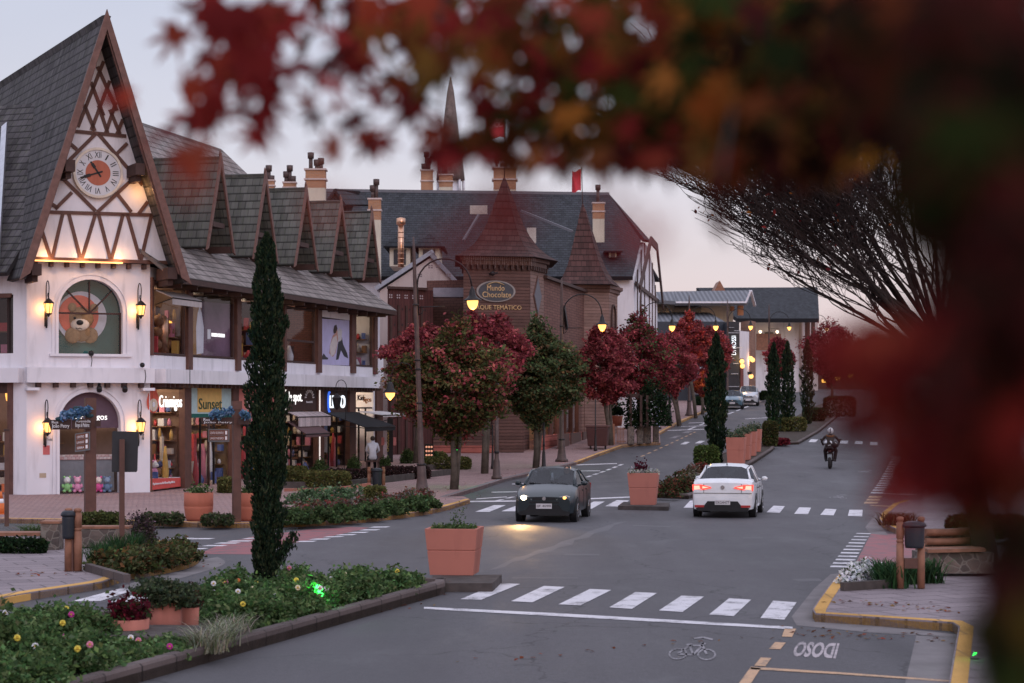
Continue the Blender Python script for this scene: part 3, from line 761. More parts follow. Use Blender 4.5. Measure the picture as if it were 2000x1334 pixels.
def arch_wall(mb,fr,s0,s1,z0,z1,a0,a1,zb,zs,o,th,mi=0,rise=None):
 c=(a0+a1)/2;r=(a1-a0)/2;ri=rise or r
 q=lambda a,b,c_,d:mb.face([fr.P(a,o,c_),fr.P(b,o,c_),fr.P(b,o,d),fr.P(a,o,d)],mi)
 q(s0,a0,z0,z1);q(a1,s1,z0,z1)
 if zb>z0+.01:q(a0,a1,z0,zb)
 pts=[(c-r*math.cos(math.pi*k/ARCH),zs+ri*math.sin(math.pi*k/ARCH))for k in range(ARCH+1)]
 for p,n in zip(pts,pts[1:]):mb.face([fr.P(p[0],o,p[1]),fr.P(n[0],o,n[1]),fr.P(n[0],o,z1),fr.P(p[0],o,z1)],mi)
 full=[(a0,zb)]+pts+[(a1,zb)]
 for p,n in zip(full,full[1:]):mb.face([fr.P(p[0],o,p[1]),fr.P(p[0],o-th,p[1]),fr.P(n[0],o-th,n[1]),fr.P(n[0],o,n[1])],mi)
 if zb>z0+.01:mb.face([fr.P(a0,o,zb),fr.P(a1,o,zb),fr.P(a1,o-th,zb),fr.P(a0,o-th,zb)],mi)
 return pts
def arch_ring(mb,fr,a0,a1,zb,zs,w,o0,o1,mi=0):
 c=(a0+a1)/2;r=(a1-a0)/2
 inn=[(a0,zb)]+[(c-r*math.cos(math.pi*k/ARCH),zs+r*math.sin(math.pi*k/ARCH))for k in range(ARCH+1)]+[(a1,zb)]
 out=[(a0-w,zb)]+[(c-(r+w)*math.cos(math.pi*k/ARCH),zs+(r+w)*math.sin(math.pi*k/ARCH))for k in range(ARCH+1)]+[(a1+w,zb)]
 for i in range(len(inn)-1):
  p=[inn[i],inn[i+1],out[i+1],out[i]]
  mb.hexa([fr.P(x[0],o0,x[1])for x in p]+[fr.P(x[0],o1,x[1])for x in p],mi)
mb=MB()
da0,da1=T.s(116),T.s(235);dzs=T.z(176,826)
ua0,ua1=T.s(114),T.s(239);uzb=T.z(176,691);uzs=T.z(176,609)
arch_wall(mb,T,0,TW,Z0,ZF1+.05,da0,da1,Z0,dzs,0,.4)
arch_wall(mb,T,0,TW,ZF1+.05,ZG,ua0,ua1,uzb,uzs,0,.3)
mb.face([B.P(0,0,Z0),B.P(0,0,ZG),B.P(.55,0,ZG),B.P(.55,0,Z0)])
mb.build('tower_wall',M['wall'],bld)
mb=MB()
arch_ring(mb,T,da0,da1,Z0,dzs,.09,.002,.05);arch_ring(mb,T,da0-.15,da1+.15,Z0,dzs,.08,.002,.04)
arch_ring(mb,T,ua0,ua1,uzb,uzs,.09,.002,.05);arch_ring(mb,T,ua0-.15,ua1+.15,uzb,uzs,.07,.002,.04)
T.box(mb,ua0-.3,ua1+.3,.002,.12,uzb-.09,uzb-.003)
mb.build('arch_moulding',M['wall'],bld)
mb=MB()
LA=A.s(757,.9)
T.box(mb,-.06,TW+.06,.003,.36,ZF1,ZF2)
A.box(mb,.05,LA,.003,.55,ZF1,ZF2-.02);B.box(mb,.12,14,.003,.30,ZF1,ZF2-.02)
mb.build('floor_band',M['wall'],bld)
mb=MB()
for k in range(7):s_=.35+k*(TW-.7)/6;T.box(mb,s_-.07,s_+.07,.002,.28,ZF1-.16,ZF1-.004)
for k in range(8):s_=.25+k*(TW-.5)/7;T.box(mb,s_-.06,s_+.06,.002,.26,ZG-.18,ZG-.02)
k=.3
while k<26:A.box(mb,k-.05,k+.05,.002,.45,ZF1-.14,ZF1-.004);k+=.42
mb.build('beam_end',M['timber_d'],bld,split='all')
OB=1.5
sc_=T.s(208,OB);zap=T.z(208,28,OB);zft=T.z(365,541,OB);hw=(T.s(366,OB)-T.s(45,OB))/2
sl=(zap-zft)/hw
GB=ZG+.02
def ghalf(z):return(zap-.32-z)/sl
OG=.28
mb=MB()
T.poly(mb,[(sc_-ghalf(GB),GB),(sc_+ghalf(GB),GB),(sc_,zap-.32)],.02,OG)
mb.build('gable_wall',M['wall'],bld)
mb=MB()
def tb(p,q,w=.115):
 a=Vector((T.s(p[0],OG),T.z(p[0],p[1],OG)));b=Vector((T.s(q[0],OG),T.z(q[0],q[1],OG)))
 ok=[t for t in[k/40 for k in range(41)]if abs((a+(b-a)*t).x-sc_)<ghalf((a+(b-a)*t).y)-.06]
 if len(ok)>3:T.bar(mb,a+(b-a)*ok[0],a+(b-a)*ok[-1],w,OG+.002,OG+.05)
for p,q in(((84,414),(296,420)),((140,256),(246,266)),((186,262),(122,326)),((192,262),(290,376)),((116,342),(186,412)),((252,356),(190,414)),((100,398),(112,406)),((108,408),(140,376)),((228,378),(256,414)),((270,418),(288,394)),((136,280),(150,292)),((228,300),(248,280)),((262,346),(276,356)),((202,120),(152,248)),((214,158),(178,254)),((226,200),(206,260)),((240,232),(228,262)),((164,204),(185,256)),((177,160),(202,226)),((190,130),(228,216)),((192,206),(210,260)),((214,214),(234,262))):
 tb(p,q)
for b_,t0,t1 in((98,78,122),(156,132,186),(214,190,240),(272,246,296)):
 if b_>60:tb((b_+1,506),(t0+2,446 if t0<90 else 418));tb((b_+3,508),(t1,418))
T.box(mb,sc_-ghalf(GB),sc_+ghalf(GB),OG+.002,OG+.07,GB-.02,GB+.10)
mb.build('timber_frame',M['timber'],bld)
mb=MB();T.box(mb,sc_-ghalf(GB)+.3,sc_+.85,OG+.075,OG+.12,GB-.05,GB+.0)
mb.build('light_strip',M['ledstrip'],bld)
mb=MB();BK=-15.0
apF,apB=T.P(sc_,OB,zap),T.P(sc_,BK,zap)
for sg in(-1,1):
 e=hw+.05;eF,eB=T.P(sc_+sg*e,OB,zft-.05*sl),T.P(sc_+sg*e,BK,zft-.05*sl)
 (mb.roof(eB,eF,apF,apB,.16)if sg<0 else mb.roof(eF,eB,apB,apF,.16))
mb.build('tower_roof',M['shingle_t'],bld)
mb=MB()
for sg in(-1,1):
 mb.nx();p=[(sc_+sg*(hw+.12),zft-.12*sl+.12),(sc_,zap+.16),(sc_,zap-.5),(sc_+sg*(hw-.22),zft-.02)]
 T.poly(mb,p,OB+.004,OB+.10)
 p2=[(sc_+sg*(hw-.2),zft+.05),(sc_,zap-.5),(sc_,zap-.62),(sc_+sg*(hw-.3),zft+.10)]
 T.poly(mb,p2,OB-.12,OB-.02)
mb.build('barge_board',M['barge'],bld)
mb=MB()
for sg in(-1,1):
 for f in(.02,.42):
  z_=zft+f*(zap-zft)+.02;x_=sc_+sg*(hw*(1-f)-.42)
  T.box(mb,x_-.16,x_+.16,.05,OB-.1,z_-.26,z_+.12)
  T.box(mb,x_-.09,x_+.09,.05,OB-.35,z_-.46,z_-.265)
mb.build('purlin',M['timber_d'],bld,split='all')
mb=MB();mb.beam(T.P(sc_-hw+.02,-1.9,zft+.3),T.P(sc_-.9,-3.0,zap-3.0),.25,.06,up=T.n);
cs,cz=T.s(190,OG+.05),T.z(190,338,OG+.05);cr=.80
ck=thing('wall_clock','round white clock with roman numerals and a terracotta centre on the gable','clock',tuple(T.P(cs,OG+.06,cz)))
def disc(fr,s,z,r,o0,o1,mi=0,mb=None,n=36):
 mb=mb or MB();return mb.prism([fr.P(s+r*math.cos(2*math.pi*k/n),o0,z+r*math.sin(2*math.pi*k/n))for k in range(n)],fr.n*(o1-o0),mi)
disc(T,cs,cz,cr,OG+.052,OG+.14).build('dial',wall_mat('clock_face',(.62,.62,.66),.25),ck)
mb=MB()
for k in range(48):
 a0,a1=2*math.pi*k/48,2*math.pi*(k+1)/48;ri,ro=cr-.04,cr+.04
 p=[(cs+ri*math.cos(a0),cz+ri*math.sin(a0)),(cs+ro*math.cos(a0),cz+ro*math.sin(a0)),(cs+ro*math.cos(a1),cz+ro*math.sin(a1)),(cs+ri*math.cos(a1),cz+ri*math.sin(a1))]
 mb.hexa([T.P(x[0],OG+.05,x[1])for x in p]+[T.P(x[0],OG+.18,x[1])for x in p])
mb.build('rim',mat('clock_rim',(.62,.55,.47),.5),ck)
disc(T,cs,cz,.42,OG+.142,OG+.155).build('centre_disc',M['terracotta'],ck)
rom=['XII','I','II','III','IV','V','VI','VII','VIII','IX','X','XI']
for k,rn in enumerate(rom):
 a=math.pi/2-k*math.pi/6;ux=(T.d*math.sin(a)-Vector((0,0,math.cos(a))));uy=T.d*math.cos(a)+Vector((0,0,math.sin(a)))
 wd={1:.045,2:.10,3:.15}.get(len(rn),.18)if 'V' not in rn and 'X' not in rn else.07+.05*len(rn)
 org_=T.P(cs,OG+.145,cz)+uy*.50-ux*wd/2
 text('numeral',rn,origin=org_,X=ux,Y=uy,w=wd,h=.20,material=M['black'],parent=ck,ext=.004)
for nm,ang,ln in(('hour_hand',325,.44),('minute_hand',252,.62)):
 a=R(90-ang);mb=MB();d_=(math.cos(a),math.sin(a))
 T.bar(mb,(cs-d_[0]*.16,cz-d_[1]*.16),(cs+d_[0]*ln,cz+d_[1]*ln),.055,OG+.16,OG+.175)
 T.bar(mb,(cs+d_[0]*ln*.45,cz+d_[1]*ln*.45),(cs+d_[0]*ln*.8,cz+d_[1]*ln*.8),.10,OG+.176,OG+.185)
 mb.build(nm,M['black'],ck)
LE=26.3
ZE=A.z(372,545,.95)
ZP=A.z(740,553,-.35)
def pxs(*v):return[A.s(x)for x in v]
up_sill=A.z(295,693);up_top=A.z(295,556)
mb=MB()
A.box(mb,.02,A.s(749),-.25,-.002,ZF2-.05,up_sill)
A.box(mb,.02,LE,-.25,-.004,up_top,ZE+.35)
A.box(mb,A.s(626),A.s(683),-.1,-.006,A.z(655,622),up_top+.02)
A.box(mb,A.s(735),A.s(749),-3,-.003,ZF2-.05,A.z(740,700))
A.box(mb,0,LE,-12,-11.8,0,ZE+1);A.box(mb,LE-.02,LE+.2,-12,.0,0,ZE+.3)
A.box(mb,0.2,LE-.1,-11.8,-.26,ZF1,ZF1+.25)
B.box(mb,.55,14,-.25,-.003,ZF2-.05,B.z(20,690));B.box(mb,.55,14,-.25,-.004,B.z(20,575),ZE+.3)
B.box(mb,.4,14,-10,-9.8,0,ZE+1);B.box(mb,.6,14,-9.7,-.26,ZF1,ZF1+.25)
mb.build('wall',M['wall'],bld)
mb=MB()
for x0,x1,lo in((363,372,722),(459,467,724),(552,556,726),(617,625,728),(684,692,729),(728,734,731)):
 A.box(mb,A.s(x0),A.s(x1),-.12,.10,A.z(x0,lo),ZE+.3)
A.box(mb,.02,.16,-.1,.08,up_sill-.02,ZE)
A.box(mb,.1,LE,.002,.10,up_top-.03,up_top+.18)
for x0,x1 in((357,370),(452,463),(539,552),(618,630),(680,692),(733,745)):A.box(mb,A.s(x0),A.s(x1),-.15,.08,Z0,ZF1-.003)
B.box(mb,.55,.75,-.1,.06,Z0,ZF1);B.box(mb,.6,14,.002,.08,B.z(20,580)-.02,B.z(20,580)+.12)
mb.build('post',M['timber'],bld,split='all')
mb=MB()
A.box(mb,.1,LE,-.20,-.02,ZF1-.2,ZF1-.003);mb.build('shop_header',M['timber_d'],bld);mb=MB();B.box(mb,.75,14,-.2,-.02,ZF1-.35,ZF1-.003);mb.build('shop_header',M['timber_d'],bld);mb=MB()
for x0,x1 in((297,360),(373,456),(470,550),(556,614),(694,726)):
 s0,s1=A.s(x0),A.s(x1);zl,zh=up_sill+.02,up_top;mb.nx()
 for a_,b_ in((s0,s0+.06),(s1-.06,s1)):A.box(mb,a_,b_,-.09,.02,zl,zh)
 A.box(mb,s0,s1,-.088,.03,zl,zl+.07)
 if x0 in(556,):A.box(mb,s0,s1,-.087,.02,A.z(585,668),A.z(585,664));A.box(mb,s0,s1,-.087,.02,A.z(585,605),A.z(585,601))
mb.build('window_frame',M['timber_d'],bld)
INT=-3.6
def room(fr,s0,s1,z0,z1,back,wallm,depth=INT,floor_=True):
 mb=MB()
 fr.quad(mb,s0,s1,depth,z0,z1);mb.face([fr.P(s0,0,z0),fr.P(s0,depth,z0),fr.P(s0,depth,z1),fr.P(s0,0,z1)]);mb.face([fr.P(s1,0,z0),fr.P(s1,depth,z0),fr.P(s1,depth,z1),fr.P(s1,0,z1)])
 mb.face([fr.P(s0,0,z0),fr.P(s1,0,z0),fr.P(s1,depth,z0),fr.P(s0,depth,z0)]);mb.face([fr.P(s0,0,z1),fr.P(s1,0,z1),fr.P(s1,depth,z1),fr.P(s0,depth,z1)])
 return mb.build('shop_interior',wallm,bld)
wb=flat('interior_brown',(.20,.12,.085));wd_=flat('interior_dark',(.07,.05,.05));wg=flat('interior_grey',(.13,.11,.11));wt_=flat('interior_teal',(.012,.085,.08));wc=flat('interior_cream',(.30,.20,.11))
bounds=pxs(297,363,457,546,624,686,739)
for(i,m_)in enumerate((wb,wc,wg,wd_,wd_,wb)):room(A,bounds[i]+.03,bounds[i+1]-.03,Z0+.08,ZF1-.05,None,m_)
pubw=brick_mat('pub_wall',(.20,.085,.065),(.27,.12,.09),(.12,.08,.07),.25,.08,rot=(R(90),0,0))
ub=pxs(297,367,463,554,621,688,731)
for(i,m_)in enumerate((wb,wd_,wd_,pubw,wd_,wg)):room(A,ub[i]+.03,ub[i+1]-.03,up_sill-.02,up_top-.02,None,m_,-2.5)
room(T,.25,TW-.25,Z0+.08,ZF1-.1,None,wd_,-2.8);room(T,.3,TW-.3,uzb-.02,uzs+1.4,None,wt_,-.55)
room(B,.8,8,Z0+.08,ZF1-.1,None,wb,-3);room(B,.8,8,B.z(20,690),B.z(20,575),None,wd_,-3)
goods_m=[flat('goods_'+n_,c_)for n_,c_ in(('red',(.45,.06,.07)),('cream',(.6,.5,.4)),('brown',(.2,.1,.05)),('pink',(.55,.2,.28)),('blue',(.08,.12,.3)),('ochre',(.5,.3,.08)),('white',(.6,.58,.6)))]
rr=random.Random(5)
def shelves(fr,s0,s1,z0,z1,o,rows,n):
 mb=MB()
 for r_ in range(rows):
  z_=z0+(z1-z0)*r_/rows;fr.box(mb,s0,s1,o-.35,o,z_,z_+.04,2)
  for k in range(n):
   a=s0+(s1-s0)*(k+rr.random()*.6)/n;w_=(s1-s0)/n*rr.uniform(.4,.8);h_=(z1-z0)/rows*rr.uniform(.35,.75)
   fr.box(mb,a,a+w_,o-.3,o-.05,z_+.042,z_+.042+h_,rr.randrange(7))
 return mb.build('shop_shelf',goods_m,bld)
for i in range(6):shelves(A,bounds[i]+.5,bounds[i+1]-.4,.3,2.2,-3.1+.4*(i%2),4,7)
shelves(A,ub[0]+.6,ub[1]-.6,up_sill+.1,up_sill+1.5,-1.6,3,5);shelves(T,.5,TW-.5,.4,2.2,-2.2,4,9);shelves(B,.9,6,.3,2.3,-2.4,4,9);shelves(B,.9,6,B.z(20,688),B.z(20,600),-2.0,2,8)
def clutter(fr,s0,s1,z0,o0,o1,n,hmax):
 mb=MB()
 for k in range(n):
  a=rr.uniform(s0,s1);o=rr.uniform(o0,o1);w_=rr.uniform(.06,.3);d_=rr.uniform(.05,.25);h_=rr.uniform(.15,1)**1.3*hmax;mi=rr.randrange(7)
  if rr.random()<.45:mb.lathe([(w_*.6,0),(w_*.75,h_*.4),(w_*.4,h_*.8),(w_*.2,h_)],fr.P(a,o,z0),7,mi)
  elif rr.random()<.5:fr.box(mb,a,a+w_,o-d_,o,z0+hmax*.5,z0+hmax*.5+h_*.8,mi)
  else:fr.box(mb,a,a+w_,o-d_,o,z0,z0+h_,mi)
 return mb.build('shop_goods',goods_m,bld)
def side_shelf(fr,s1,o0,o1,z0,z1,rows,n):
 mb=MB()
 for r_ in range(rows):
  z_=z0+(z1-z0)*r_/rows;fr.box(mb,s1-.4,s1,o0,o1,z_,z_+.03,2)
  for k in range(n):
   o=o0+(o1-o0)*(k+rr.random()*.5)/n;w_=(o1-o0)/n*rr.uniform(.45,.85);h_=(z1-z0)/rows*rr.uniform(.35,.85);mi=rr.randrange(7)
   if rr.random()<.4:mb.lathe([(w_*.4,0),(w_*.5,h_*.5),(w_*.2,h_)],fr.P(s1-rr.uniform(.12,.35),o+w_/2,z_+.032),7,mi)
   else:fr.box(mb,s1-.36,s1-.36+rr.uniform(.08,.3),o,o+w_,z_+.032,z_+.032+h_,mi)
 return mb.build('wall_shelf',goods_m,bld)
for i in range(6):side_shelf(A,bounds[i+1]-.08,-3.4,-.35,.35,3.3,6,11)
for i in(0,2,5):side_shelf(A,ub[i+1]-.08,-2.3,-.3,up_sill+.05,up_sill+1.9,3,8)
for i in range(6):clutter(A,bounds[i]+.3,bounds[i+1]-.5,Z0+.1,-2.6,-.3,26,1.7)
for i in(0,2,3,5):clutter(A,ub[i]+.2,ub[i+1]-.4,up_sill,-1.6,-.4,12,1.1)
for x0,x1 in((370,452),(463,539),(552,618),(630,680),(692,733)):
 mb=MB()
 for f in(.3,.62):a_=A.s(x0)+(A.s(x1)-A.s(x0))*f;mb.nx();A.box(mb,a_-.03,a_+.03,-.13,-.06,Z0+.05,ZF1-.9)
 mb.nx();A.box(mb,A.s(x0),A.s(x1),-.13,-.065,ZF1-.95,ZF1-.88)
 mb.build('door_frame',M['metal_d'],bld)
mb=MB();T.box(mb,da0+.05,da1-.05,-1.0,-.6,.2,1.25);T.box(mb,da0,da1,-1.05,-.55,1.255,1.42,1);mb.build('counter',[flat('counter_grey',(.22,.22,.23)),brick_mat('counter_top_pattern',(.55,.3,.26),(.62,.6,.55),(.4,.2,.2),.12,.09,rot=(R(90),0,0))],bld)
mb=MB()
for k in range(5):mb.nx();a_=A.s(560+k*11);A.box(mb,a_,a_+.35,-1.2,-.8,up_sill+.1,up_sill+.75);A.box(mb,a_,a_+.35,-1.25,-1.2,up_sill+.75,up_sill+1.15)
mb.build('cafe_chair',flat('chair_dark',(.06,.035,.03)),bld)
mb=MB();A.quad(mb,A.s(557),A.s(613),-1.7,up_sill,up_top);mb.build('brick_backdrop',brick_mat('pub_brick',(.16,.07,.055),(.22,.10,.08),(.10,.07,.06),.25,.08,rot=(R(90),0,0)),bld)
mb=MB()
for dx in(0,.22):
 mb.tube([A.P(A.s(580)+dx,-1.6,A.z(582,662)+.13*0+.15+.14*math.sin(t))+A.d*.10*math.cos(t)for t in[k*math.pi/4 for k in range(9)]],.025,5,cap=False)
mb.build('neon_sign',glow('neon_blue',(.15,.55,.9),.9),bld)
mb=MB()
for x0,x1 in((297,360),(373,456),(470,550),(556,614),(694,726)):mb.nx();A.quad(mb,A.s(x0),A.s(x1),-.05,up_sill+.02,up_top)
for x0,x1 in((295,357),(370,452),(463,539),(552,618),(630,680),(692,733)):mb.nx();A.quad(mb,A.s(x0),A.s(x1),-.1,Z0+.1,ZF1-.3)
mb.nx();B.quad(mb,.75,9,-.1,Z0+.1,ZF1-.3);mb.nx();B.quad(mb,.6,9,-.1,B.z(20,690),B.z(20,575))
c_=(da0+da1)/2
mb.nx();mb.face([T.P(da0,-.3,Z0+.05),T.P(da1,-.3,Z0+.05),T.P(da1,-.3,T.z(176,836)),T.P(da0,-.3,T.z(176,836))])
ur=(ua1-ua0)/2;uc=(ua0+ua1)/2
mb.nx();mb.face([T.P(ua0,-.2,uzb),T.P(ua1,-.2,uzb)]+[T.P(uc+ur*math.cos(math.pi*k/16),-.2,uzs+ur*math.sin(math.pi*k/16))for k in range(17)])
mb.build('window_pane',M['glass'],bld)
mb=MB()
dr=(da1-da0)/2;dc=(da0+da1)/2;zt=T.z(176,836)
mb.prism([T.P(da0,-.29,zt),T.P(da1,-.29,zt)]+[T.P(dc+dr*math.cos(math.pi*k/16),-.29,dzs+dr*math.sin(math.pi*k/16))for k in range(17)],T.n*.03)
mb.build('door_fanlight',flat('fanlight_mauve',(.10,.06,.085)),bld)
text('door_lettering','Criamigos',T,T.s(150),T.s(213),T.z(176,824),T.z(176,808),-.25,M['sign_w'],bld)
mb=MB()
for dx in(-.72,0,.72):mb.beam(T.P(uc,-.17,uzs-.05),T.P(uc+dx*ur*1.0,-.17,uzs-.05+ur*(.99 if dx==0 else.72)),.05,.05,up=T.n)
mb.beam(T.P(ua0,-.17,uzs-.05),T.P(ua1,-.17,uzs-.05),.06,.05,up=T.n);mb.beam(T.P(ua1-.02,-.17,uzb),T.P(ua1-.02,-.17,uzs),.06,.06,up=T.n)
mb.build('window_bar',M['timber_d'],bld)
td=thing('bear_display','big brown teddy bear display on a white and red disc behind the arched window','window display',tuple(T.P(uc,-.45,uzb)))
qx,qz=T.s(166),T.z(166,618)
disc(T,qx,qz,.86,-.5,-.47,0).build('backdrop_disc',flat('disc_pale',(.50,.50,.54)),td)
disc(T,qx-.1,qz+.05,.68,-.465,-.45,0).build('red_disc',flat('disc_red',(.62,.12,.07)),td)
fur=mat('teddy_fur',(.27,.165,.085),.95,.2,8,bmp=.4);cream=flat('teddy_cream',(.65,.55,.44))
def tball(mb,px,py,r,o=-.36,sq=(1,.35,1),mi=0):return mb.ball(T.pt(px,py,o),r,14,mi,sq)
mb=MB();tball(mb,157,622,.43,sq=(1.05,.35,.92));tball(mb,141,600,.15);tball(mb,184,601,.14);tball(mb,142,655,.27);tball(mb,176,655,.27);tball(mb,158,648,.34);mb.build('bear',fur,td)
mb=MB();tball(mb,156,634,.27,-.24,(1.2,.3,.75));mb.build('muzzle',cream,td)
mb=MB();tball(mb,156,630,.10,-.16,(1.2,.5,.9));tball(mb,146,621,.045,-.19);tball(mb,167,621,.045,-.19)
mb.tube([T.pt(148+k*2,640+[0,2,2.6,1.5,.6,1.5,2.6,2,0][k],-.165)for k in range(9)],.012,4);mb.build('bear_face',M['black'],td)
def plush(fr,px,py,o,h,c1,c2,label):
 z_=fr.z(px,py,o)if py else Z0+.1;b=fr.P(fr.s(px,o),o,z_)
 t=thing('plush_toy',label,'soft toy',tuple(b),'plush toys in the shop windows')
 k=h/.6;mb=MB();mb.ball(b+Vector((0,0,.2*k)),.13*k,10,0,(1,.8,1.15))
 for sg in(-1,1):
  mb.ball(b+fr.d*(.10*k*sg)+Vector((0,0,.06*k)),.07*k,8,0,(1,1.3,.9));mb.ball(b+fr.d*(.15*k*sg)+Vector((0,0,.24*k)),.055*k,8,0,(1,1,1.5))
  mb.ball(b+fr.d*(.10*k*sg)+Vector((0,0,.56*k)),.05*k,8)
 mb.build('body',flat(*c1),t)
 mb=MB();mb.ball(b+Vector((0,0,.45*k)),.13*k,10);mb.ball(b+fr.n*.11*k+Vector((0,0,.42*k)),.06*k,8);mb.build('head',flat(*c2),t)
pk=lambda n_,c_:('plush_'+n_,c_)
for px,c1,c2,lb in((131,pk('green',(.25,.5,.2)),pk('white',(.6,.6,.6)),'green and white plush toy at the foot of the tower door glass'),(151,pk('pink',(.6,.25,.4)),pk('rose',(.65,.35,.45)),'pink plush toy left of the street name post at the tower door'),(192,pk('magenta',(.55,.08,.25)),pk('cream',(.65,.55,.5)),'magenta plush toy with a cream head at the tower door'),(209,pk('slateblue',(.12,.18,.28)),pk('greyblue',(.2,.26,.35)),'dark blue plush toy at the right end of the tower door')):
 plush(T,px,962,-.15,.55,c1,c2,lb)
cols_=[pk('pink',(.6,.25,.4)),pk('brown',(.25,.13,.07)),pk('white',(.6,.6,.6)),pk('navy',(.05,.06,.14)),pk('grey',(.3,.3,.32)),pk('redd',(.5,.05,.06))]
cw=['pink','brown','white','navy','grey','red']
for k,px in enumerate((301,310,319,328,337,346)):
 plush(A,px,None,-.55,.62,cols_[k],cols_[(k+2)%6],f'{cw[k]} plush toy with a {cw[(k + 2) % 6]} head on the snowy ledge over the red plinth')
mb=MB();A.box(mb,A.s(295),A.s(357),-1.2,-.105,Z0+.42,Z0+.5);mb.build('display_ledge',M['wall'],bld)
for o_ in[o for o in bpy.data.objects if o.name.startswith('plush_toy')and o.parent is None and 'plinth' in o['label']]:o_.location.z=Z0+.51
for px,hh,lb in((312,1.9,'tall brown plush stack with a pale top in the left shop window'),(331,1.75,'tall brown plush stack with a red middle in the left shop window')):
 b=A.P(A.s(px,-1.0),-1.0,Z0+.5);t=thing('display_figure',lb,'window display',tuple(b));mb=MB()
 mb.lathe([(.17,0),(.2,.3),(.14,.7),(.12,.75)],b,10);mb.build('body',goods_m[2],t);mb=MB();mb.lathe([(.12,.75),(.2,.95),(.17,1.2),(.08,1.3)],b,10);mb.build('dress',goods_m[0],t)
 mb=MB();mb.ball(b+Vector((0,0,1.45)),.17);mb.lathe([(.16,1.5),(.02,hh)],b,8);mb.build('head',goods_m[6],t)
b=A.P(A.s(318,-.6),-.6,up_sill+.05);t=thing('copper_machine','copper toy machine with dark drums behind the upper left window','window display',tuple(b))
mb=MB();mb.lathe([(.22,0),(.22,1.25),(.1,1.4)],b,12);mb.build('drum_tower',M['copper'],t);mb=MB()
for dx,dz in((-.55,.35),(.55,.4),(-.5,.8),(.55,.85),(-.45,1.2)):mb.ball(b+A.d*dx+Vector((0,0,dz)),.2,10);
mb.build('drum',goods_m[2],t,split='all')
mb=MB();mb.ball(b+A.d*.55+Vector((0,0,1.1)),.14,8);mb.build('lamp',M['bulb'],t)
def panel(nm,px0,px1,y0,y1,o0,o1,m_,par=bld,fr=A):
 mb=MB();fr.poly(mb,[(fr.s(px0),fr.z(px0,y1[0])),(fr.s(px1),fr.z(px1,y1[1])),(fr.s(px1),fr.z(px1,y0[1])),(fr.s(px0),fr.z(px0,y0[0]))],o0,o1);return mb.build(nm,m_,par)
def sign_thing(lb):return thing('shop_sign',lb,'sign',tuple(A.P(0,0,0)))
st=sign_thing('white lit script sign with a red bear head logo on the leftmost shop window')
text('lettering','Criamigos',A,A.s(311),A.s(355),A.z(330,803),A.z(330,772),.0,M['sign_w'],st)
mb=MB();lz=A.z(301,783);ls=A.s(300.5);mb.prism([A.P(ls+.52*math.cos(t)*(1 if math.sin(t)<0 else 1-.55*math.sin(t)),-.04,lz+(.42 if math.sin(t)<0 else.62)*math.sin(t))for t in[k*math.pi/12 for k in range(24)]],A.n*.02);mb.build('logo',flat('logo_red',(.6,.1,.06)),st)
mb=MB();mb.prism([A.P(ls+.36*math.cos(t),-.018,lz-.14+.22*math.sin(t))for t in[k*math.pi/10 for k in range(20)]],A.n*.01);mb.build('logo_face',cream,st)
mb=MB();mb.prism([A.P(ls+.12*math.cos(t),-.006,lz-.12+.09*math.sin(t))for t in[k*math.pi/6 for k in range(12)]],A.n*.01);mb.build('logo_nose',M['white'],st)
panel('red_plinth',294,356,(935,933),(958,950),-.09,-.06,flat('plinth_red',(.55,.08,.07)))
text('plinth_lettering','Apaixone-se de Urso & pelúcia',A,A.s(301),A.s(344),A.z(320,947),A.z(320,941),-.055,M['white'],bld)
st=sign_thing('yellow and pale blue fascia sign with dark green SUNSET letters')
panel('sign_board',371,452,(754,755),(808,808),-.04,-.01,flat('sunset_blue',(.42,.55,.56)),st)
panel('sun_panel',386,433,(754,755),(805,805),-.008,.0,flat('sunset_yellow',(.66,.42,.14)),st)
text('lettering','Sunset',A,A.s(388),A.s(433),A.z(410,799),A.z(410,778),.004,flat('sunset_green',(.03,.07,.04)),st)
panel('green_stripe',371,452,(808,808),(816,816),-.04,.005,flat('sunset_stripe',(.01,.10,.08)),bld)
st=sign_thing('salmon pink fascia sign behind the tall front cypress');panel('sign_board',463,540,(757,757),(812,811),-.04,-.01,flat('salmon',(.6,.2,.17)),st)
text('lettering','Lilica',A,A.s(482),A.s(500),A.z(490,800),A.z(490,780),.0,M['white'],st)
st=sign_thing('brown fascia sign with white lit LE SPOT letters');panel('sign_board',553,621,(759,760),(803,802),-.05,.02,M['timber_d'],st)
text('lettering','le spot.',A,A.s(563),A.s(589),A.z(574,790),A.z(574,765),.025,M['sign_w'],st)
mb=MB();cs2,cz2=A.s(603),A.z(603,776)
for k in range(9):a_=math.pi*k/8;mb.tube([A.P(cs2+.42*math.cos(a_),.03,cz2+.2*math.sin(a_)),A.P(cs2+.58*math.cos(a_),.03,cz2+.34*math.sin(a_))],.035,5)
mb.build('emblem',M['white'],st);text('small_lettering','Gramado-RS',A,A.s(597),A.s(609),A.z(603,787),A.z(603,783),.025,M['white'],st)
mb=MB();
for f in((553,621,757.5,759.5),(553,554.3,758,803),(619.7,621,758,925)):A.poly(mb,[(A.s(f[0]),A.z(f[0],f[3])),(A.s(f[1]),A.z(f[1],f[3])),(A.s(f[1]),A.z(f[1],f[2])),(A.s(f[0]),A.z(f[0],f[2]))],.085,.11)
mb.build('light_tube',glow('tube_white',(1,.9,.85),.8),st,split='all')
st=sign_thing('dark fascia sign with lit blue and white LUPO letters');panel('sign_board',629,686,(761,761),(806,806),-.05,-.01,M['timber_d'],st)
text('lettering','LUPO',A,A.s(643),A.s(673),A.z(655,797),A.z(655,772),.0,M['sign_b'],st,ext=.05)
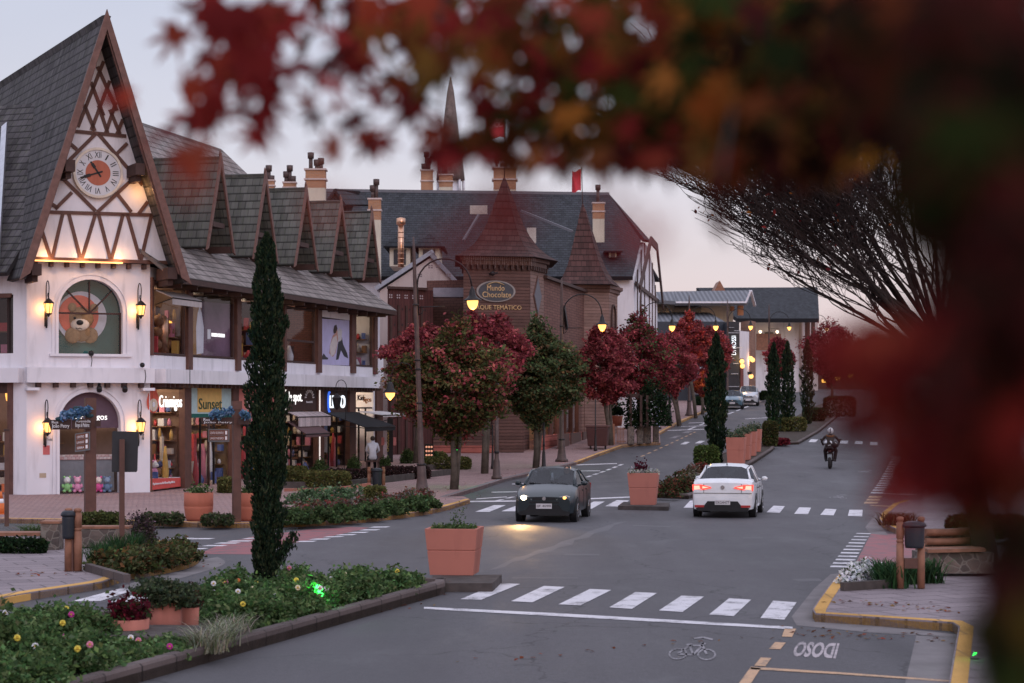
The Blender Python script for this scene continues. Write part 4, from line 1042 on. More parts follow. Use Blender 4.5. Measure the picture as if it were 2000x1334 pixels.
mb=MB();mb.tube([A.P(A.s(642)+.16*math.cos(t),.03,A.z(642,785)+.42*math.sin(t))for t in[R(80+k*22)for k in range(10)]],.05,6);mb.build('blue_arc',glow('lupo_blue',(.05,.16,.8),1.0),st)
st=sign_thing('glass fascia with brown letters at the far right shop');text('lettering','Kid',A,A.s(700),A.s(711),A.z(706,782),A.z(706,772),-.03,flat('letter_dark',(.05,.03,.03)),st);text('small_lettering','figos',A,A.s(711),A.s(726),A.z(718,788),A.z(718,775),-.03,flat('letter_orange',(.35,.15,.06)),st)
ps=thing('window_poster','dim warm poster with a standing figure in the second upper window','poster',tuple(A.P(A.s(415),-.2,up_sill)))
panel('poster_sheet',374,456,(586,594),(697,700),-.15,-.12,mat('poster_mauve',(.17,.10,.14),.6,.5,.8),ps)
text('lettering','ROLDEN COMELINI',A,A.s(419),A.s(444),A.z(430,658),A.z(430,651),-.115,M['sign_w'],ps)
panel('logo_square',411,417,(643,643),(662,662),-.118,-.112,M['white'],ps)
panel('warm_panel',376,399,(592,594),(695,696),-.119,-.114,flat('poster_ochre',(.32,.17,.06)),ps)
mb=MB();mb.prism([A.pt(x,y,-.112)for x,y in((383,640),(386,612),(390,598),(394,612),(398,640),(397,690),(384,692))],A.n*.004);mb.build('printed_coat',M['wall'],ps)
ps=thing('window_poster','pale lilac poster of two seated models in the upper window right of the cypress','poster',tuple(A.P(A.s(655),-.05,up_sill)))
panel('poster_sheet',626,683,(622,626),(712,714),-.06,-.02,mat('poster_lilac',(.45,.43,.66),.6,.1,2),ps)
def silh(nm,pts,col,par,o=-.018):
 mb=MB();mb.prism([A.pt(x,y,o)for x,y in pts],A.n*.004);mb.build(nm,flat('print_'+nm,col),par)
silh('skin',[(643,690),(646,668),(650,655),(656,650),(658,640),(661,656),(659,672),(655,690),(650,697)],(.45,.25,.2),ps)
silh('dress',[(644,676),(650,660),(657,655),(659,670),(653,692),(646,697)],(.55,.5,.5),ps,-.014)
silh('trousers',[(660,672),(664,650),(668,660),(670,672),(678,690),(680,700),(672,696),(666,684),(661,702),(656,703)],(.03,.03,.04),ps)
silh('hair',[(651,645),(653,636),(657,634),(659,642),(656,650),(652,652)],(.04,.025,.02),ps,-.013)
silh('shirt',[(659,648),(663,640),(668,646),(667,664),(661,668)],(.5,.48,.5),ps,-.013)
silh('shoes',[(628,699),(632,690),(637,697),(641,699),(640,702),(629,702)],(.04,.04,.05),ps,-.013)
mb=MB();ES,EE=A.s(363,1.05),A.s(776,1.05)
mb.roof(A.P(-.5,1.05,ZE),A.P(EE,1.05,ZE),A.P(EE-1.0,-1.2,ZP+.35),A.P(-.5,-1.2,ZP+.35),.1)
mb.roof(A.P(EE,1.05,ZE),A.P(EE,-3.2,ZE),A.P(EE-1.0,-1.2,ZP+.35),A.P(EE-1.0,-1.2,ZP+.35),.1)
mb.build('pent_roof',M['shingle_b'],bld)
mb=MB();A.box(mb,0,EE-.03,.98,1.04,ZE-.20,ZE-.03);A.box(mb,.2,EE-.2,.05,.97,ZE-.16,ZE-.12);A.box(mb,EE-.09,EE-.02,-3,.97,ZE-.22,ZE-.04)
k=.6
while k<26:A.box(mb,k-.04,k+.04,.02,.9,ZE-.34,ZE-.165);k+=1.45
mb.build('fascia_board',M['timber_d'],bld)
gab=[((428.7,304.6),405.8,459),((516.6,338.5),495.6,543),((597,365.5),574,618.7),((664.5,390.5),646.7,686.8),((725,411),709.8,742)]
OGB=.25
for(ap,l,r)in gab:
 sa=(A.s(l,OGB)+A.s(r,OGB))/2;hwg=(A.s(r,OGB)-A.s(l,OGB))/2;za=A.z(ap[0],ap[1],OGB);zf=ZP-.05
 sa=A.s(ap[0],OGB)*.75+sa*.25;hwg=max(1.35,min(1.65,hwg))
 slg=(za-zf)/hwg
 mb=MB()
 for sg in(-1,1):
  eF,eB=A.P(sa+sg*hwg,OGB,zf),A.P(sa+sg*hwg,-6.5,zf);rF,rB=A.P(sa,OGB,za),A.P(sa,-6.5,za)
  mb.roof(eB,eF,rF,rB,.1)if sg<0 else mb.roof(eF,eB,rB,rF,.1)
 o1=mb.build('gablet_roof',M['shingle_g'],bld)
 mb=MB()
 for sg in(-1,1):
  A.poly(mb,[(sa+sg*(hwg+.06),zf-.1),(sa,za+.12),(sa,za-.36),(sa+sg*(hwg-.12),zf-.02)],OGB+.003,OGB+.07)
 mb.lathe([(.05,za),(.03,za+.18),(.0,za+.26)],A.P(sa,OGB,0),6)
 mb.build('barge_board',M['barge'],o1)
 mb=MB();A.poly(mb,[(sa-hwg+.25,zf+.0),(sa+hwg-.25,zf+.0),(sa,za-.45)],-.9,-.8);mb.build('gablet_wall',M['wall'],o1)
 mb=MB();q0=zf+.0
 for x0,z0_,x1,z1_ in((-.7,0,0,1.5),(.7,0,0,1.5),(-.9,.55,-.35,1.3),(.9,.55,.35,1.3),(-.95,.05,.95,.05),(-.55,.9,.55,.9),(-1.0,0,-.5,.9),(0,.0,-.5,.9),(0,0,.5,.9)):
  A.bar(mb,(sa+x0,q0+z0_),(sa+x1,q0+z1_),.09,-.795,-.76)
 A.box(mb,sa-.55,sa+.6,-.79,OGB-.05,zf+.82,zf+1.0);A.box(mb,sa-hwg+.1,sa-hwg+.24,-.79,OGB-.04,zf-.05,zf+.2);A.box(mb,sa+hwg-.24,sa+hwg-.1,-.79,OGB-.04,zf-.05,zf+.2)
 mb.build('gablet_timber',M['timber_d'],o1)
mb=MB()
OR=-6.0;r0,r1=A.s(278,OR)-6,A.s(432,OR);zr=A.z(432,291,OR);zr0=A.z(282,238,OR)
mb.roof(A.P(r0,-1.0,ZP+.3),A.P(LE,-1.0,ZP+.3),A.P(r1,OR,zr),A.P(r0,OR,zr),.15)
mb.roof(A.P(LE,-11.5,ZP+.3),A.P(r0,-11.5,ZP+.3),A.P(r0,OR,zr),A.P(r1,OR,zr),.15)
mb.roof(A.P(LE,-1.0,ZP+.3),A.P(LE,-11.5,ZP+.3),A.P(r1,OR,zr),A.P(r1,OR,zr),.15)
mb.build('main_roof',M['shingle_b'],bld)
mb=MB();oo=0.9
zB=ZE;
mb.roof(B.P(16,.8,zB),B.P(.2,.8,zB),B.P(.2,-5,zB+6.5),B.P(16,-5,zB+6.5),.15);mb.build('side_roof',M['shingle_t'],bld)
mb=MB();pp=[(9,150),(16,530)]
mb.beam(B.P(B.s(2,.6),.85,ZE+.3),B.P(B.s(2,-3.5),-3.7,ZE+5.6),.28,.06,up=B.n);mb.build('roof_flashing',M['steel'],bld)
def awning(lb,px0,px1,ytop,out,drop,m_,val=.22,nm='awning'):
 s0,s1=A.s(px0),A.s(px1);zt_=A.z((px0+px1)/2,ytop)
 t=thing(nm,lb,'awning',tuple(A.P(s0,0,zt_)));mb=MB()
 a,b,c,d=A.P(s0,.1,zt_),A.P(s1,.1,zt_),A.P(s1,out,zt_-drop),A.P(s0,out,zt_-drop)
 mb.face([a,b,c,d]);mb.face([p-Vector((0,0,.03))for p in(d,c,b,a)]);mb.face([d,c,c-Vector((0,0,val)),d-Vector((0,0,val))]);mb.face([a,d,d-Vector((0,0,.03)),a-Vector((0,0,.03))]);mb.face([b,c,c-Vector((0,0,.03)),b-Vector((0,0,.03))])
 mb.build('canvas',m_,t)
 mb=MB()
 for q,e in((a,d),(b,c)):mb.tube([q-Vector((0,0,.5)),e-Vector((0,0,.05))],.018,5)
 mb.tube([d-Vector((0,0,.03)),c-Vector((0,0,.03))],.025,6);mb.build('rod',M['metal_d'],t)
awning('black canvas awning sloping out over the LUPO shop door',630,693,805,1.9,.62,flat('awning_black',(.018,.018,.022),.9),.2)
stripe=siding_mat('stripe_fabric',(.5,.42,.43),.12,.35,axis=3)
awning('narrow grey and pink striped awning under the LE SPOT sign',558,622,804,.55,.18,stripe,.42)
awning('white flat awning over the far right shop of the white building',694,740,803,1.3,.15,M['white'],.1)
awning('folded grey awning above the upper left window of the street wing',299,358,570,.7,.25,flat('awning_grey',(.42,.38,.38),.9),.25)
awning('plum roof canopy above the LE SPOT counter',556,604,822,.9,.5,flat('canopy_plum',(.12,.07,.075),.9),.15)
def lantern(fr,px,ytop,lb):
 s_=fr.s(px,.4);zt_=fr.z(px,ytop,.4);t=thing('wall_lantern',lb,'lantern',tuple(fr.P(s_,0,zt_-1.3)),'wall lanterns on the clock tower')
 mb=MB();P_=lambda o,z:fr.P(s_,o,z)
 pth=[P_(.06,zt_-1.55),P_(.06,zt_-.25)]+[P_(.26-.20*math.cos(a),zt_-.25+.25*math.sin(a))for a in[math.pi*k/8 for k in range(1,9)]]+[P_(.42,zt_-.5),P_(.34,zt_-.56),P_(.28,zt_-.48),P_(.31,zt_-.40)]
 mb.tube(pth,.017,6);mb.tube([P_(.02,zt_-1.2),P_(.12,zt_-1.2),P_(.14,zt_-1.42),P_(.1,zt_-1.55)],.03,6);mb.tube([P_(.40,zt_-.5),P_(.40,zt_-.62)],.02,6);mb.box(P_(.03,zt_-1.25),(.09,.09,.5))
 mb.build('bracket',M['metal_d'],t)
 mb=MB();c0=P_(.40,zt_);n_=6
 mb.lathe([(.02,-.58),(.07,-.62),(.17,-.72),(.185,-.75),(.16,-.755)],c0,n_,smooth=False)
 for k in range(n_):
  a=2*math.pi*k/n_;mb.tube([c0+Vector((.16*math.cos(a),.16*math.sin(a),-.75)),c0+Vector((.10*math.cos(a),.10*math.sin(a),-1.08))],.011,4)
 mb.lathe([(.105,-1.07),(.11,-1.1),(.05,-1.14),(.015,-1.2)],c0,n_,smooth=False);mb.build('cage',M['metal_d'],t)
 mb=MB();mb.lathe([(.145,-.76),(.09,-1.065)],c0,n_,smooth=False);mb.build('lantern_glass',M['lantern'],t)
 add_light('lantern_light',fr.P(s_-.12,.17,zt_-.92),11,(1,.40,.09),.05).visible_glossy=True
for px,y,lb in((95,548,'lit wall lantern left of the arched upper window on the tower'),(275,553,'lit wall lantern right of the arched upper window on the tower'),(93,781,'lit wall lantern left of the tower door'),(275,781,'lit wall lantern right of the tower door')):lantern(T,px,y,lb)
for f in(.2,.5,.8):add_light('gable_strip_light',T.P(sc_-ghalf(GB)+f*2*ghalf(GB)*.8,OG+.28,GB+.08),15,(1,.5,.2),.05)
add_light('gable_spot',T.P(sc_+1.4,OG+.45,GB+2.35),12,(1,.5,.18),.04)
for i in range(6):
 add_light('shop_light',A.P((bounds[i]+bounds[i+1])/2,-1.2,ZF1-.6),110 if i!=4 else 70,(1,.78,.55)if i not in(2,)else(1,.9,.8),.3)
for i,e in enumerate((34,22,40,22,20,34)):add_light('upper_light',A.P((ub[i]+ub[i+1])/2,-1.0,up_top-.3),e,(1,.75,.5),.2)
add_light('door_light',T.P(uc,-1.4,ZF1-.7),35,(1,.78,.6),.3);add_light('bear_light',T.P(uc,-.35,uzb+.2),1.5,(1,.9,.8),.3);add_light('side_light',B.P(3.5,-1.2,ZF1-.6),50,(1,.7,.4),.3);add_light('side_light',B.P(3.0,-1.2,ZE-.6),25,(1,.6,.3),.3)
mb=MB();mb.ball(B.pt(17,770,-.6),.12,8,0,(1,1,2.4));mb.ball(B.pt(45,790,-.9),.08,8);mb.ball(B.pt(36,605,-.8),.09,8,0,(1,1,2));mb.build('pendant_lamp',M['bulb'],bld,split='all')
mb=MB();B.box(mb,B.s(17),B.s(13),-.5,-.4,B.z(15,688),B.z(15,588));mb.build('copper_column',M['copper'],bld)
mb=MB();mb.face([B.P(B.s(48),-.08,B.z(48,958)),B.P(B.s(0),-.08,B.z(0,962)),B.P(B.s(0),-.08,B.z(0,945)),B.P(B.s(48),-.08,B.z(48,943))]);mb.build('orange_plinth',flat('plinth_orange',(.5,.13,.05)),bld)
mb=MB();T.box(mb,T.s(84),T.s(97),.002,.015,T.z(90,888),T.z(90,870));mb.build('notice_plate',flat('plate_red',(.5,.12,.12)),bld)
mb=MB();T.box(mb,T.s(77),T.s(90),.002,.012,T.z(84,933),T.z(84,924));mb.build('name_plate',flat('plate_tan',(.42,.33,.24)),bld)
text('wall_lettering','Teddy',T,T.s(91),T.s(105),T.z(98,862),T.z(98,856),.004,M['black'],bld,ext=.003);text('wall_lettering','STORE',T,T.s(277),T.s(281),T.z(279,859),T.z(279,838),.004,M['black'],bld,ext=.003)
mb=MB()
for px,py in((194,757),(244,757)):mb.tube([T.pt(px,py-8,.1),T.pt(px,py,.3)],.05,8);mb.tube([T.pt(px,py,.28),T.pt(px,py+6,.42)],.09,8)
mb.ball(T.pt(178,690,.15),.1,8);mb.ball(T.pt(278,713,.45),.09,8);mb.build('floodlight',M['black'],bld,split='all')
mb=MB();mb.tube([A.P(A.s(741,.7),.7,ZF1+.2),A.P(A.s(741,.7),.7,ZF1-.2)],.06,8)
mb=MB()
for px in(60,285):T.box(mb,T.s(px)-.2,T.s(px)+.2,.002,.4,ZF1-.26,ZF1-.165)
mb.build('corbel',M['wall'],bld,split='all')
mb=MB()
for px,py0,py1 in((283,722,748),(371,716,757),(178,692,716)):mb.tube([T.pt(px,py0,.37)if px<290 else A.pt(px,py0,.56),T.pt(px,(py0+py1)/2,.375)+T.d*.03 if px<290 else A.pt(px,(py0+py1)/2,.565),T.pt(px,py1,.37)if px<290 else A.pt(px,py1,.56)],.012,4)
mb.build('cable',M['black'],bld,split='all')
# ================================================================== THE STREET BEHIND: chocolate park building, slate-roofed block, far buildings
MC=thing('chocolate_park_building','brown timber-clad theme park building with two bell-cast red-brown spires and gold lettering','building',tuple(G(1035,884,.12)))
pA,pB,pC=W(905,785,100.0),W(1035,785,101.0),W(1062,785,103.6)
def zat(py,Z):return CAMH+(HORZ-py)/FPX*Z
zc1=zat(519,101);zc0=zat(640,101)
Fm=Frame((pA.x,pA.y),(pB.x-pA.x,pB.y-pA.y));Fm.n=Vector((Fm.d.y,-Fm.d.x,0));FW=(pB-pA).length
Fc=Frame((pB.x,pB.y),(pC.x-pB.x,pC.y-pB.y));Fc.n=Vector((Fc.d.y,-Fc.d.x,0));FCW=(pC-pB).length
if Fm.n.y>0:Fm.n=-Fm.n
if Fc.n.x<0:Fc.n=-Fc.n
back=[W(1066,785,108),W(905,785,107)]
def plan_prism(mb,pts,z0,z1,mi=0):return mb.prism([Vector((p.x,p.y,z0))for p in pts],(0,0,z1-z0),mi)
def grow(pts,k):
 c=sum((Vector((p.x,p.y,0))for p in pts),Vector())/len(pts);out=[]
 for p in pts:
  v=Vector((p.x,p.y,0))-c;out.append(c+v*(1+k/v.length))
 return out
tp=[pA,pB,pC]+back
mb=MB();plan_prism(mb,tp,zc0,zc1);mb.build('tower_wall',M['siding'],MC)
mb=MB();mb.face([Fc.P(.05,.01,zc0),Fc.P(FCW-.03,.01,zc0),Fc.P(FCW-.03,.01,zc1),Fc.P(.05,.01,zc1)]);mb.build('tower_skylit_side',M['siding_l'],MC)  # paler overlay: skylight on this face put into its colour
mb=MB()
for k,(g,z,h)in enumerate(((.14,zc1+.0,.22),(.30,zc1+.225,.16),(.16,zc0-.20,.195),(.34,zc0-.42,.215),(.18,zc0-.62,.195))):mb.nx();plan_prism(mb,grow(tp,g),z,z+h)
mb.build('cornice',M['timber'],MC)
mb=MB()
for k in range(12):s_=.12+k*(FW-.24)/11;Fm.box(mb,s_-.05,s_+.05,.0,.22,zc1-.22,zc1-.004)
for k in range(8):s_=.1+k*(FCW-.2)/7;Fc.box(mb,s_-.06,s_+.06,.0,.22,zc1-.22,zc1-.004)
for k in range(3):s_=.4+k*(FW-.8)/2;Fm.box(mb,s_-.1,s_+.1,-.4,.2,zc0-.95,zc0-.63)
mb.build('dentil',M['timber_d'],MC,split='all')
def spire(base,apex,prof,name,par,m_=M['shingle_red']):
 """bell-cast spire: prof is a list of (scale of the base plan, height 0..1)"""
 c=Vector((apex.x,apex.y,0));z0=base[0].z;H=apex.z-z0;mb=MB();n=len(base);acc=0
 rings=[[c+(Vector((p.x,p.y,0))-c)*k+Vector((0,0,z0+H*t))for p in base]for k,t in prof]
 for i,(a,b)in enumerate(zip(rings,rings[1:])):
  sl_=sum(((a[j]+a[(j+1)%n])/2-(b[j]+b[(j+1)%n])/2).length for j in range(n))/n
  for j in range(n):
   j2=(j+1)%n;wa=(a[j2]-a[j]).length/2;wb_=(b[j2]-b[j]).length/2
   mb.face([a[j],a[j2],b[j2],b[j]],0,[(-wa,acc),(wa,acc),(wb_,acc+sl_),(-wb_,acc+sl_)])
  acc+=sl_
 mb.face([p for p in rings[0]][::-1])
 return mb.build(name,m_,par)
eave=[Vector((p.x,p.y,zc1+.39))for p in grow(tp,.75)]
cen=sum(tp,Vector())/5;apx=W(985,346,cen.y)
PROF=[(1,0),(.80,.07),(.62,.17),(.47,.30),(.36,.43),(.26,.58),(.16,.76),(.06,.93),(.012,1)]
spire(eave,apx,PROF,'spire_roof',MC)
mb=MB();mb.tube([apx-Vector((0,0,.3)),W(987,218,cen.y)],.035,6);mb.build('flagpole',M['metal_b'],MC)
def flag(lb,px0,px1,py0,py1,Z,words=None,sag=0.0):
 t=thing('flag',lb,'flag',tuple(W(px1,py1,Z)));nx_,nz_=14,8;mb=MB()
 def P_(u,v):
  x=px1+(px0-px1)*u;y=py0+(py1-py0)*v+sag*u*(1-.3*v);q=W(x,y,Z)
  return q+Vector((0,.25*math.sin(u*5+v*2),.05*math.sin(u*7)))
 for i in range(nx_):
  for j in range(nz_):
   f=[P_(i/nx_,j/nz_),P_((i+1)/nx_,j/nz_),P_((i+1)/nx_,(j+1)/nz_),P_(i/nx_,(j+1)/nz_)];mb.face(f,smooth=True)
 mb.build('cloth',flat('flag_red',(.55,.045,.06),.8),t)
 if words:
  for k,w_ in enumerate(words):
   a=P_(.82,.28+.28*k)-Vector((0,.32,0));b=P_(.12,.28+.28*k)-Vector((0,.32,0))
   text('flag_lettering',w_,origin=a,X=b-a,Y=(0,0,1),w=(b-a).length,h=.28,material=flat('flag_pink',(.75,.4,.4)),parent=t,ext=.004)
flag('red flag with pale lettering flying on the taller spire',949,986,222,268,cen.y,('MUNDO','CHOC.'),8)
os_=Fm.s(968);oz=Fm.z(968,569);ow=(Fm.s(1007)-Fm.s(931))/2;oh=21/FPX*100.5
sg_=thing('oval_sign','oval dark sign with gold MUNDO CHOCOLATE lettering on the brown tower','sign',tuple(Fm.P(os_,.1,oz)))
def oval(fr,k,o0,o1,mb):return mb.prism([fr.P(os_+ow*k*math.cos(2*math.pi*i/40),o0,oz+oh*k*math.sin(2*math.pi*i/40))for i in range(40)],fr.n*(o1-o0))
mb=MB();oval(Fm,1.0,.01,.08,mb);mb.build('frame',flat('sign_rim',(.26,.23,.22)),sg_)
mb=MB();oval(Fm,.90,.083,.10,mb);mb.build('sign_board',flat('sign_dark',(.055,.055,.065)),sg_)
text('lettering','Mundo',Fm,Fm.s(950),Fm.s(984),Fm.z(968,568),Fm.z(968,557),.105,M['bronze'],sg_,ext=.02)
text('lettering','Chocolate',Fm,Fm.s(941),Fm.s(997),Fm.z(968,581),Fm.z(968,570),.105,M['bronze'],sg_,ext=.02)
mb=MB();mb.tube([Fm.pt(950+k*4.4,557-6*math.sin(math.pi*k/8),.12)for k in range(9)],.03,5);mb.build('swirl',M['bronze'],sg_)
text('tower_lettering','PARQUE TEMÁTICO',Fm,Fm.s(917),Fm.s(1018),Fm.z(968,606),Fm.z(968,594),.02,M['bronze'],MC,ext=.03)
mb=MB();dm=FCW/2;dz_=(zc0+zc1)/2+.1
for k,(o0,o1,mi)in enumerate(((.012,.05,0),(.052,.07,1))):Fc.poly(mb,[(dm-(.38-.06*k)*FCW*.8,dz_),(dm,dz_-(1.0-.12*k)),(dm+(.38-.06*k)*FCW*.8,dz_),(dm,dz_+(1.0-.12*k))],o0,o1,mi)
mb.build('diamond_panel',[M['timber'],flat('diamond_grey',(.12,.12,.14))],MC)
mb=MB();mb.tube([Fm.pt(958,536,.05),Fm.pt(960,536,.5)],.04,6);mb.tube([Fm.pt(955,535,.4),Fm.pt(972,533,.6)],.05,6);mb.ball(Fm.pt(962,534,.5),.13,8);mb.build('spotlight',M['metal_d'],MC)
mb=MB()
for k in range(40):
 s_=-.1+k*(FW+.2)/39;mb.tube([Fm.P(s_,.5,zc1+.42),Fm.P(s_+.01,.5,zc1+.42-.25-.45*((k*7)%5)/5)],.007,3)
mb.build('light_curtain',flat('wire_pale',(.45,.35,.33)),MC)
lowL,lowR=W(850,785,101.4),pB+Vector((.02,0,0));zb=0.3
mb=MB();plan_prism(mb,[lowL,W(1020,785,102.2),W(1034,785,104.5),W(960,785,112),W(800,785,112)],0.0,zc0-.64);mb.build('lower_wall',M['siding'],MC)
mb=MB();plan_prism(mb,[W(846,785,101.2),W(962,785,101.2),W(962,785,101.9),W(846,785,101.9)],.5,1.55);plan_prism(mb,[W(962,785,101.6),W(1023,785,101.6),W(1023,785,102.5),W(962,785,102.5)],.3,4.6);mb.build('base_course',[M['siding']],MC,split='all')
mb=MB();mb.box(W(905,880,101.12),(3.0,.06,.5));mb.build('red_base',M['brickred'],MC)
lat=[W(757,785,99.6),W(846,785,101.3),W(846,785,106),W(757,785,106)]
zl_=zat(566,100.5);mb=MB();plan_prism(mb,lat,0.2,zl_);mb.build('lattice_block',M['siding_d'],MC)
Fl=Frame((lat[0].x,lat[0].y),(lat[1].x-lat[0].x,lat[1].y-lat[0].y));Fl.n=Vector((Fl.d.y,-Fl.d.x,0));
if Fl.n.y>0:Fl.n=-Fl.n
mb=MB();Fl.box(mb,-.05,2.3,.0,.18,zl_,zl_+.12)
for k in range(5):
 a=.18+k*.46
 Fl.box(mb,a-.06,a+.06,.003,.07,.3,zl_-.8)
mb.build('lattice_trim',M['timber_d'],MC)
mb=MB()
for k in range(5):
 for r_ in range(7):
  a=.18+k*.46;z_=zl_-.35-r_*.62 if r_<2 else zl_-.5-r_*.62
  if r_==0:
   for dx,dz in((-.06,-.06),(.06,-.06),(-.06,.06),(.06,.06)):Fl.poly(mb,[(a+dx-.045,z_+dz),(a+dx,z_+dz-.045),(a+dx+.045,z_+dz),(a+dx,z_+dz+.045)],.002,.008,0)
  else:Fl.poly(mb,[(a+.23-.05,z_),(a+.23,z_-.08),(a+.23+.05,z_),(a+.23,z_+.08)],.002,.008,1)
mb.build('cut_out',[flat('cutout_pale',(.42,.36,.38)),flat('cutout_dark',(.02,.012,.012))],MC)
mb=MB();plan_prism(mb,[W(846,785,103),W(905,785,103),W(905,785,103.8),W(846,785,103.8)],zat(580,103),zat(562,103));mb.build('canopy',flat('canopy_grey',(.30,.28,.33)),MC)
w0,w1=W(1062,785,103.6),W(1165,785,122);Fs=Frame((w0.x,w0.y),(w1.x-w0.x,w1.y-w0.y));Fs.n=Vector((Fs.d.y,-Fs.d.x,0));SL=(w1-w0).length
mb=MB();zs0,zs1=zat(546,103.6),zat(580,122)
plan_prism(mb,[w0,w1,w1+Vector((-6,2,0)),w0+Vector((-6,2,0))],3.6,zs1);mb.build('street_wall',brick_mat('brown_shingle_wall',(.15,.072,.06),(.19,.095,.078),(.07,.04,.035),.30,.14,rot=(R(90),0,R(0)),mort=.015),MC)
mb=MB();Fs.box(mb,-.1,SL,-.1,.2,zs1,zs1+.15);mb.build('wall_coping',M['timber_d'],MC)
mb=MB();plan_prism(mb,[w0,w1,w1+Vector((-.4,0,0)),w0+Vector((-.4,0,0))],0.3,1.5);mb.build('street_base',M['brickred'],MC)
mb=MB();plan_prism(mb,[w0+Vector((-2.2,.6,0)),w1+Vector((-2.2,.6,0)),w1+Vector((-6,2,0)),w0+Vector((-6,2,0))],0.3,3.6);mb.build('shop_back_wall',wc,MC)
mb=MB()
for k in range(9):mb.nx();s_=.3+k*(SL-.6)/8;Fs.box(mb,s_-.14,s_+.14,-.2,.03,1.5,3.62)
mb.build('post',M['timber'],MC)
mb=MB()
for k in range(8):mb.nx();s_=.3+k*(SL-.6)/8;Fs.quad(mb,s_+.15,s_+(SL-.6)/8-.15,-.1,1.5,3.6)
mb.build('window_pane',M['glass'],MC)
for f in(.2,.5,.8):add_light('shop_light',Fs.P(SL*f,-.9,3.2),40,(1,.5,.22),.25)
mb=MB()
for k in range(4):a=1.2+k*4.2;mb.nx();Fs.box(mb,a,a+3.4,.5,.58,.75,1.55)
mb.build('terrace_screen',flat('screen_brown',(.11,.06,.05)),MC)
mb=MB();mb.beam(Fs.pt(1102,600,.1),Fs.pt(1108,640,.1),.3,.1,up=Fs.n);mb.build('wall_vent',M['black'],MC)
q=[W(1129,785,117),W(1190,785,117.6),W(1206,785,120.5),W(1200,785,125),W(1129,785,123)]
ze=zat(561,118);mb=MB();plan_prism(mb,q,1.2,ze-.3);mb.build('tower_wall',M['siding_l'],MC)
mb=MB();
for g,z,h in((.15,ze-.3,.2),(.32,ze-.098,.18)):mb.nx();plan_prism(mb,grow(q,g),z,z+h)
mb.build('cornice',M['timber'],MC)
cq=sum(q,Vector())/5;apq=W(1138,398,cq.y)
eq=[W(1088,785,116.4),W(1196,785,116.6),W(1213,785,120.5),W(1206,785,126),W(1090,785,124)];eq=[Vector((p.x,p.y,ze+.09))for p in eq]
spire(eq,apq,[(1,0),(.78,.10),(.60,.24),(.46,.40),(.33,.58),(.20,.76),(.08,.93),(.015,1)],'spire_roof',MC)
mb=MB();mb.tube([apq+Vector((0,0,-.4)),W(1136,325,cq.y)],.03,6);mb.build('flagpole',M['metal_b'],MC)
flag('plain red flag drooping on the smaller spire',1117,1135,330,372,cq.y,None,6)
mb=MB();arch_ring(mb,Frame((q[1].x,q[1].y),(q[2].x-q[1].x,q[2].y-q[1].y)),.6,1.9,ze-2.6,ze-1.7,.1,-.1,.1);mb.build('arch_window',M['timber_d'],MC)
pg=thing('pink_gable_house','small pale pink gabled house with grey roof edge behind the brown lattice block','house',tuple(W(820,700,112)))
g0,g1,ga=W(742,568,111),W(908,568,113),W(846,500,112)
mb=MB();mb.prism([Vector((g0.x,g0.y,1)),Vector((g1.x,g1.y,1)),g1,ga,g0],(0,6,0));mb.build('wall',M['wall_pink'],pg)
mb=MB()
for a,b in((g0,ga),(ga,g1)):
 d=(b-a).normalized();a2,b2=a-d*.2+Vector((0,-.3,.12)),b+d*.1+Vector((0,-.3,.12))
 mb.roof(a2 if a is g0 else b2,(a2 if a is g0 else b2)+Vector((0,6.5,0)),(b2 if a is g0 else a2)+Vector((0,6.5,0)),b2 if a is g0 else a2,.22)
mb.build('roof',flat('grey_roof_sheet',(.30,.30,.34)),pg)
mb=MB()
for x,y in((841,521),(856,520),(820,538),(876,538)):c_=W(x,y,110.9);mb.nx();[mb.box(c_+Vector((dx,-.1+.02*(y==538),dz)),(.11,.05,.08))for dx in(-.07,.07)for dz in(-.055,.055)]
mb.build('vent',flat('vent_grey',(.22,.17,.17)),pg)
fl=thing('flue_pipe','shiny copper coloured flue pipe with a cap rising before the slate roof','chimney',tuple(W(783,515,108)))
mb=MB();b_=W(783,522,108);t_=W(783,440,108);mb.lathe([(.16,0),(.16,t_.z-b_.z)],b_,14)
mb.build('pipe',M['copper'],fl);mb=MB()
for k in range(7):mb.nx();mb.lathe([(.175,0),(.175,.04)],b_+Vector((0,0,.15+k*.28)),14)
mb.build('band',M['copper'],fl);mb=MB();mb.lathe([(.16,0),(.24,.05),(.24,.36),(.0,.42)],t_,14);mb.build('cap',M['copper'],fl)
SB=thing('slate_roof_block','large block with a broad dark slate roof, dormers and a white half-timbered gable end','building',tuple(W(1000,700,132)))
ZA_,ZR=126.0,138.0
eL,eR=W(600,545,ZA_),W(1205,545,ZA_);rL,rR=W(560,371,ZR),W(1190,379,ZR)
mb=MB();mb.roof(W(560,540,ZA_),W(1236,540,ZA_),W(1190,379,ZR),rL,.25);mb.face([W(1236,540,ZA_),W(1252,469,133.2),W(1190,379,ZR)],0,[(0,0),(3,6),(0,11)])
mb.roof(W(1288,545,150),W(620,545,150),W(590,371,ZR+.05),rR+Vector((0,.05,0)),.25)
v1,v2,vr=W(1250,468,133.2),W(1262,470,142),rR
mb.roof(v1+Vector((.3,0,0)),v2+Vector((.3,0,0)),vr,vr,.2)
mb.build('main_roof',M['slate_roof'],SB)
gw=[Vector((W(1238,785,ZA_+.6).x,ZA_+.6,0)),Vector((W(1284,785,149.5).x,149.5,0))]
Fg=Frame((gw[0].x,gw[0].y),(gw[1].x-gw[0].x,gw[1].y-gw[0].y));Fg.n=Vector((Fg.d.y,-Fg.d.x,0));GL=(gw[1]-gw[0]).length
zg0=zat(545,126);zg1=v1.z
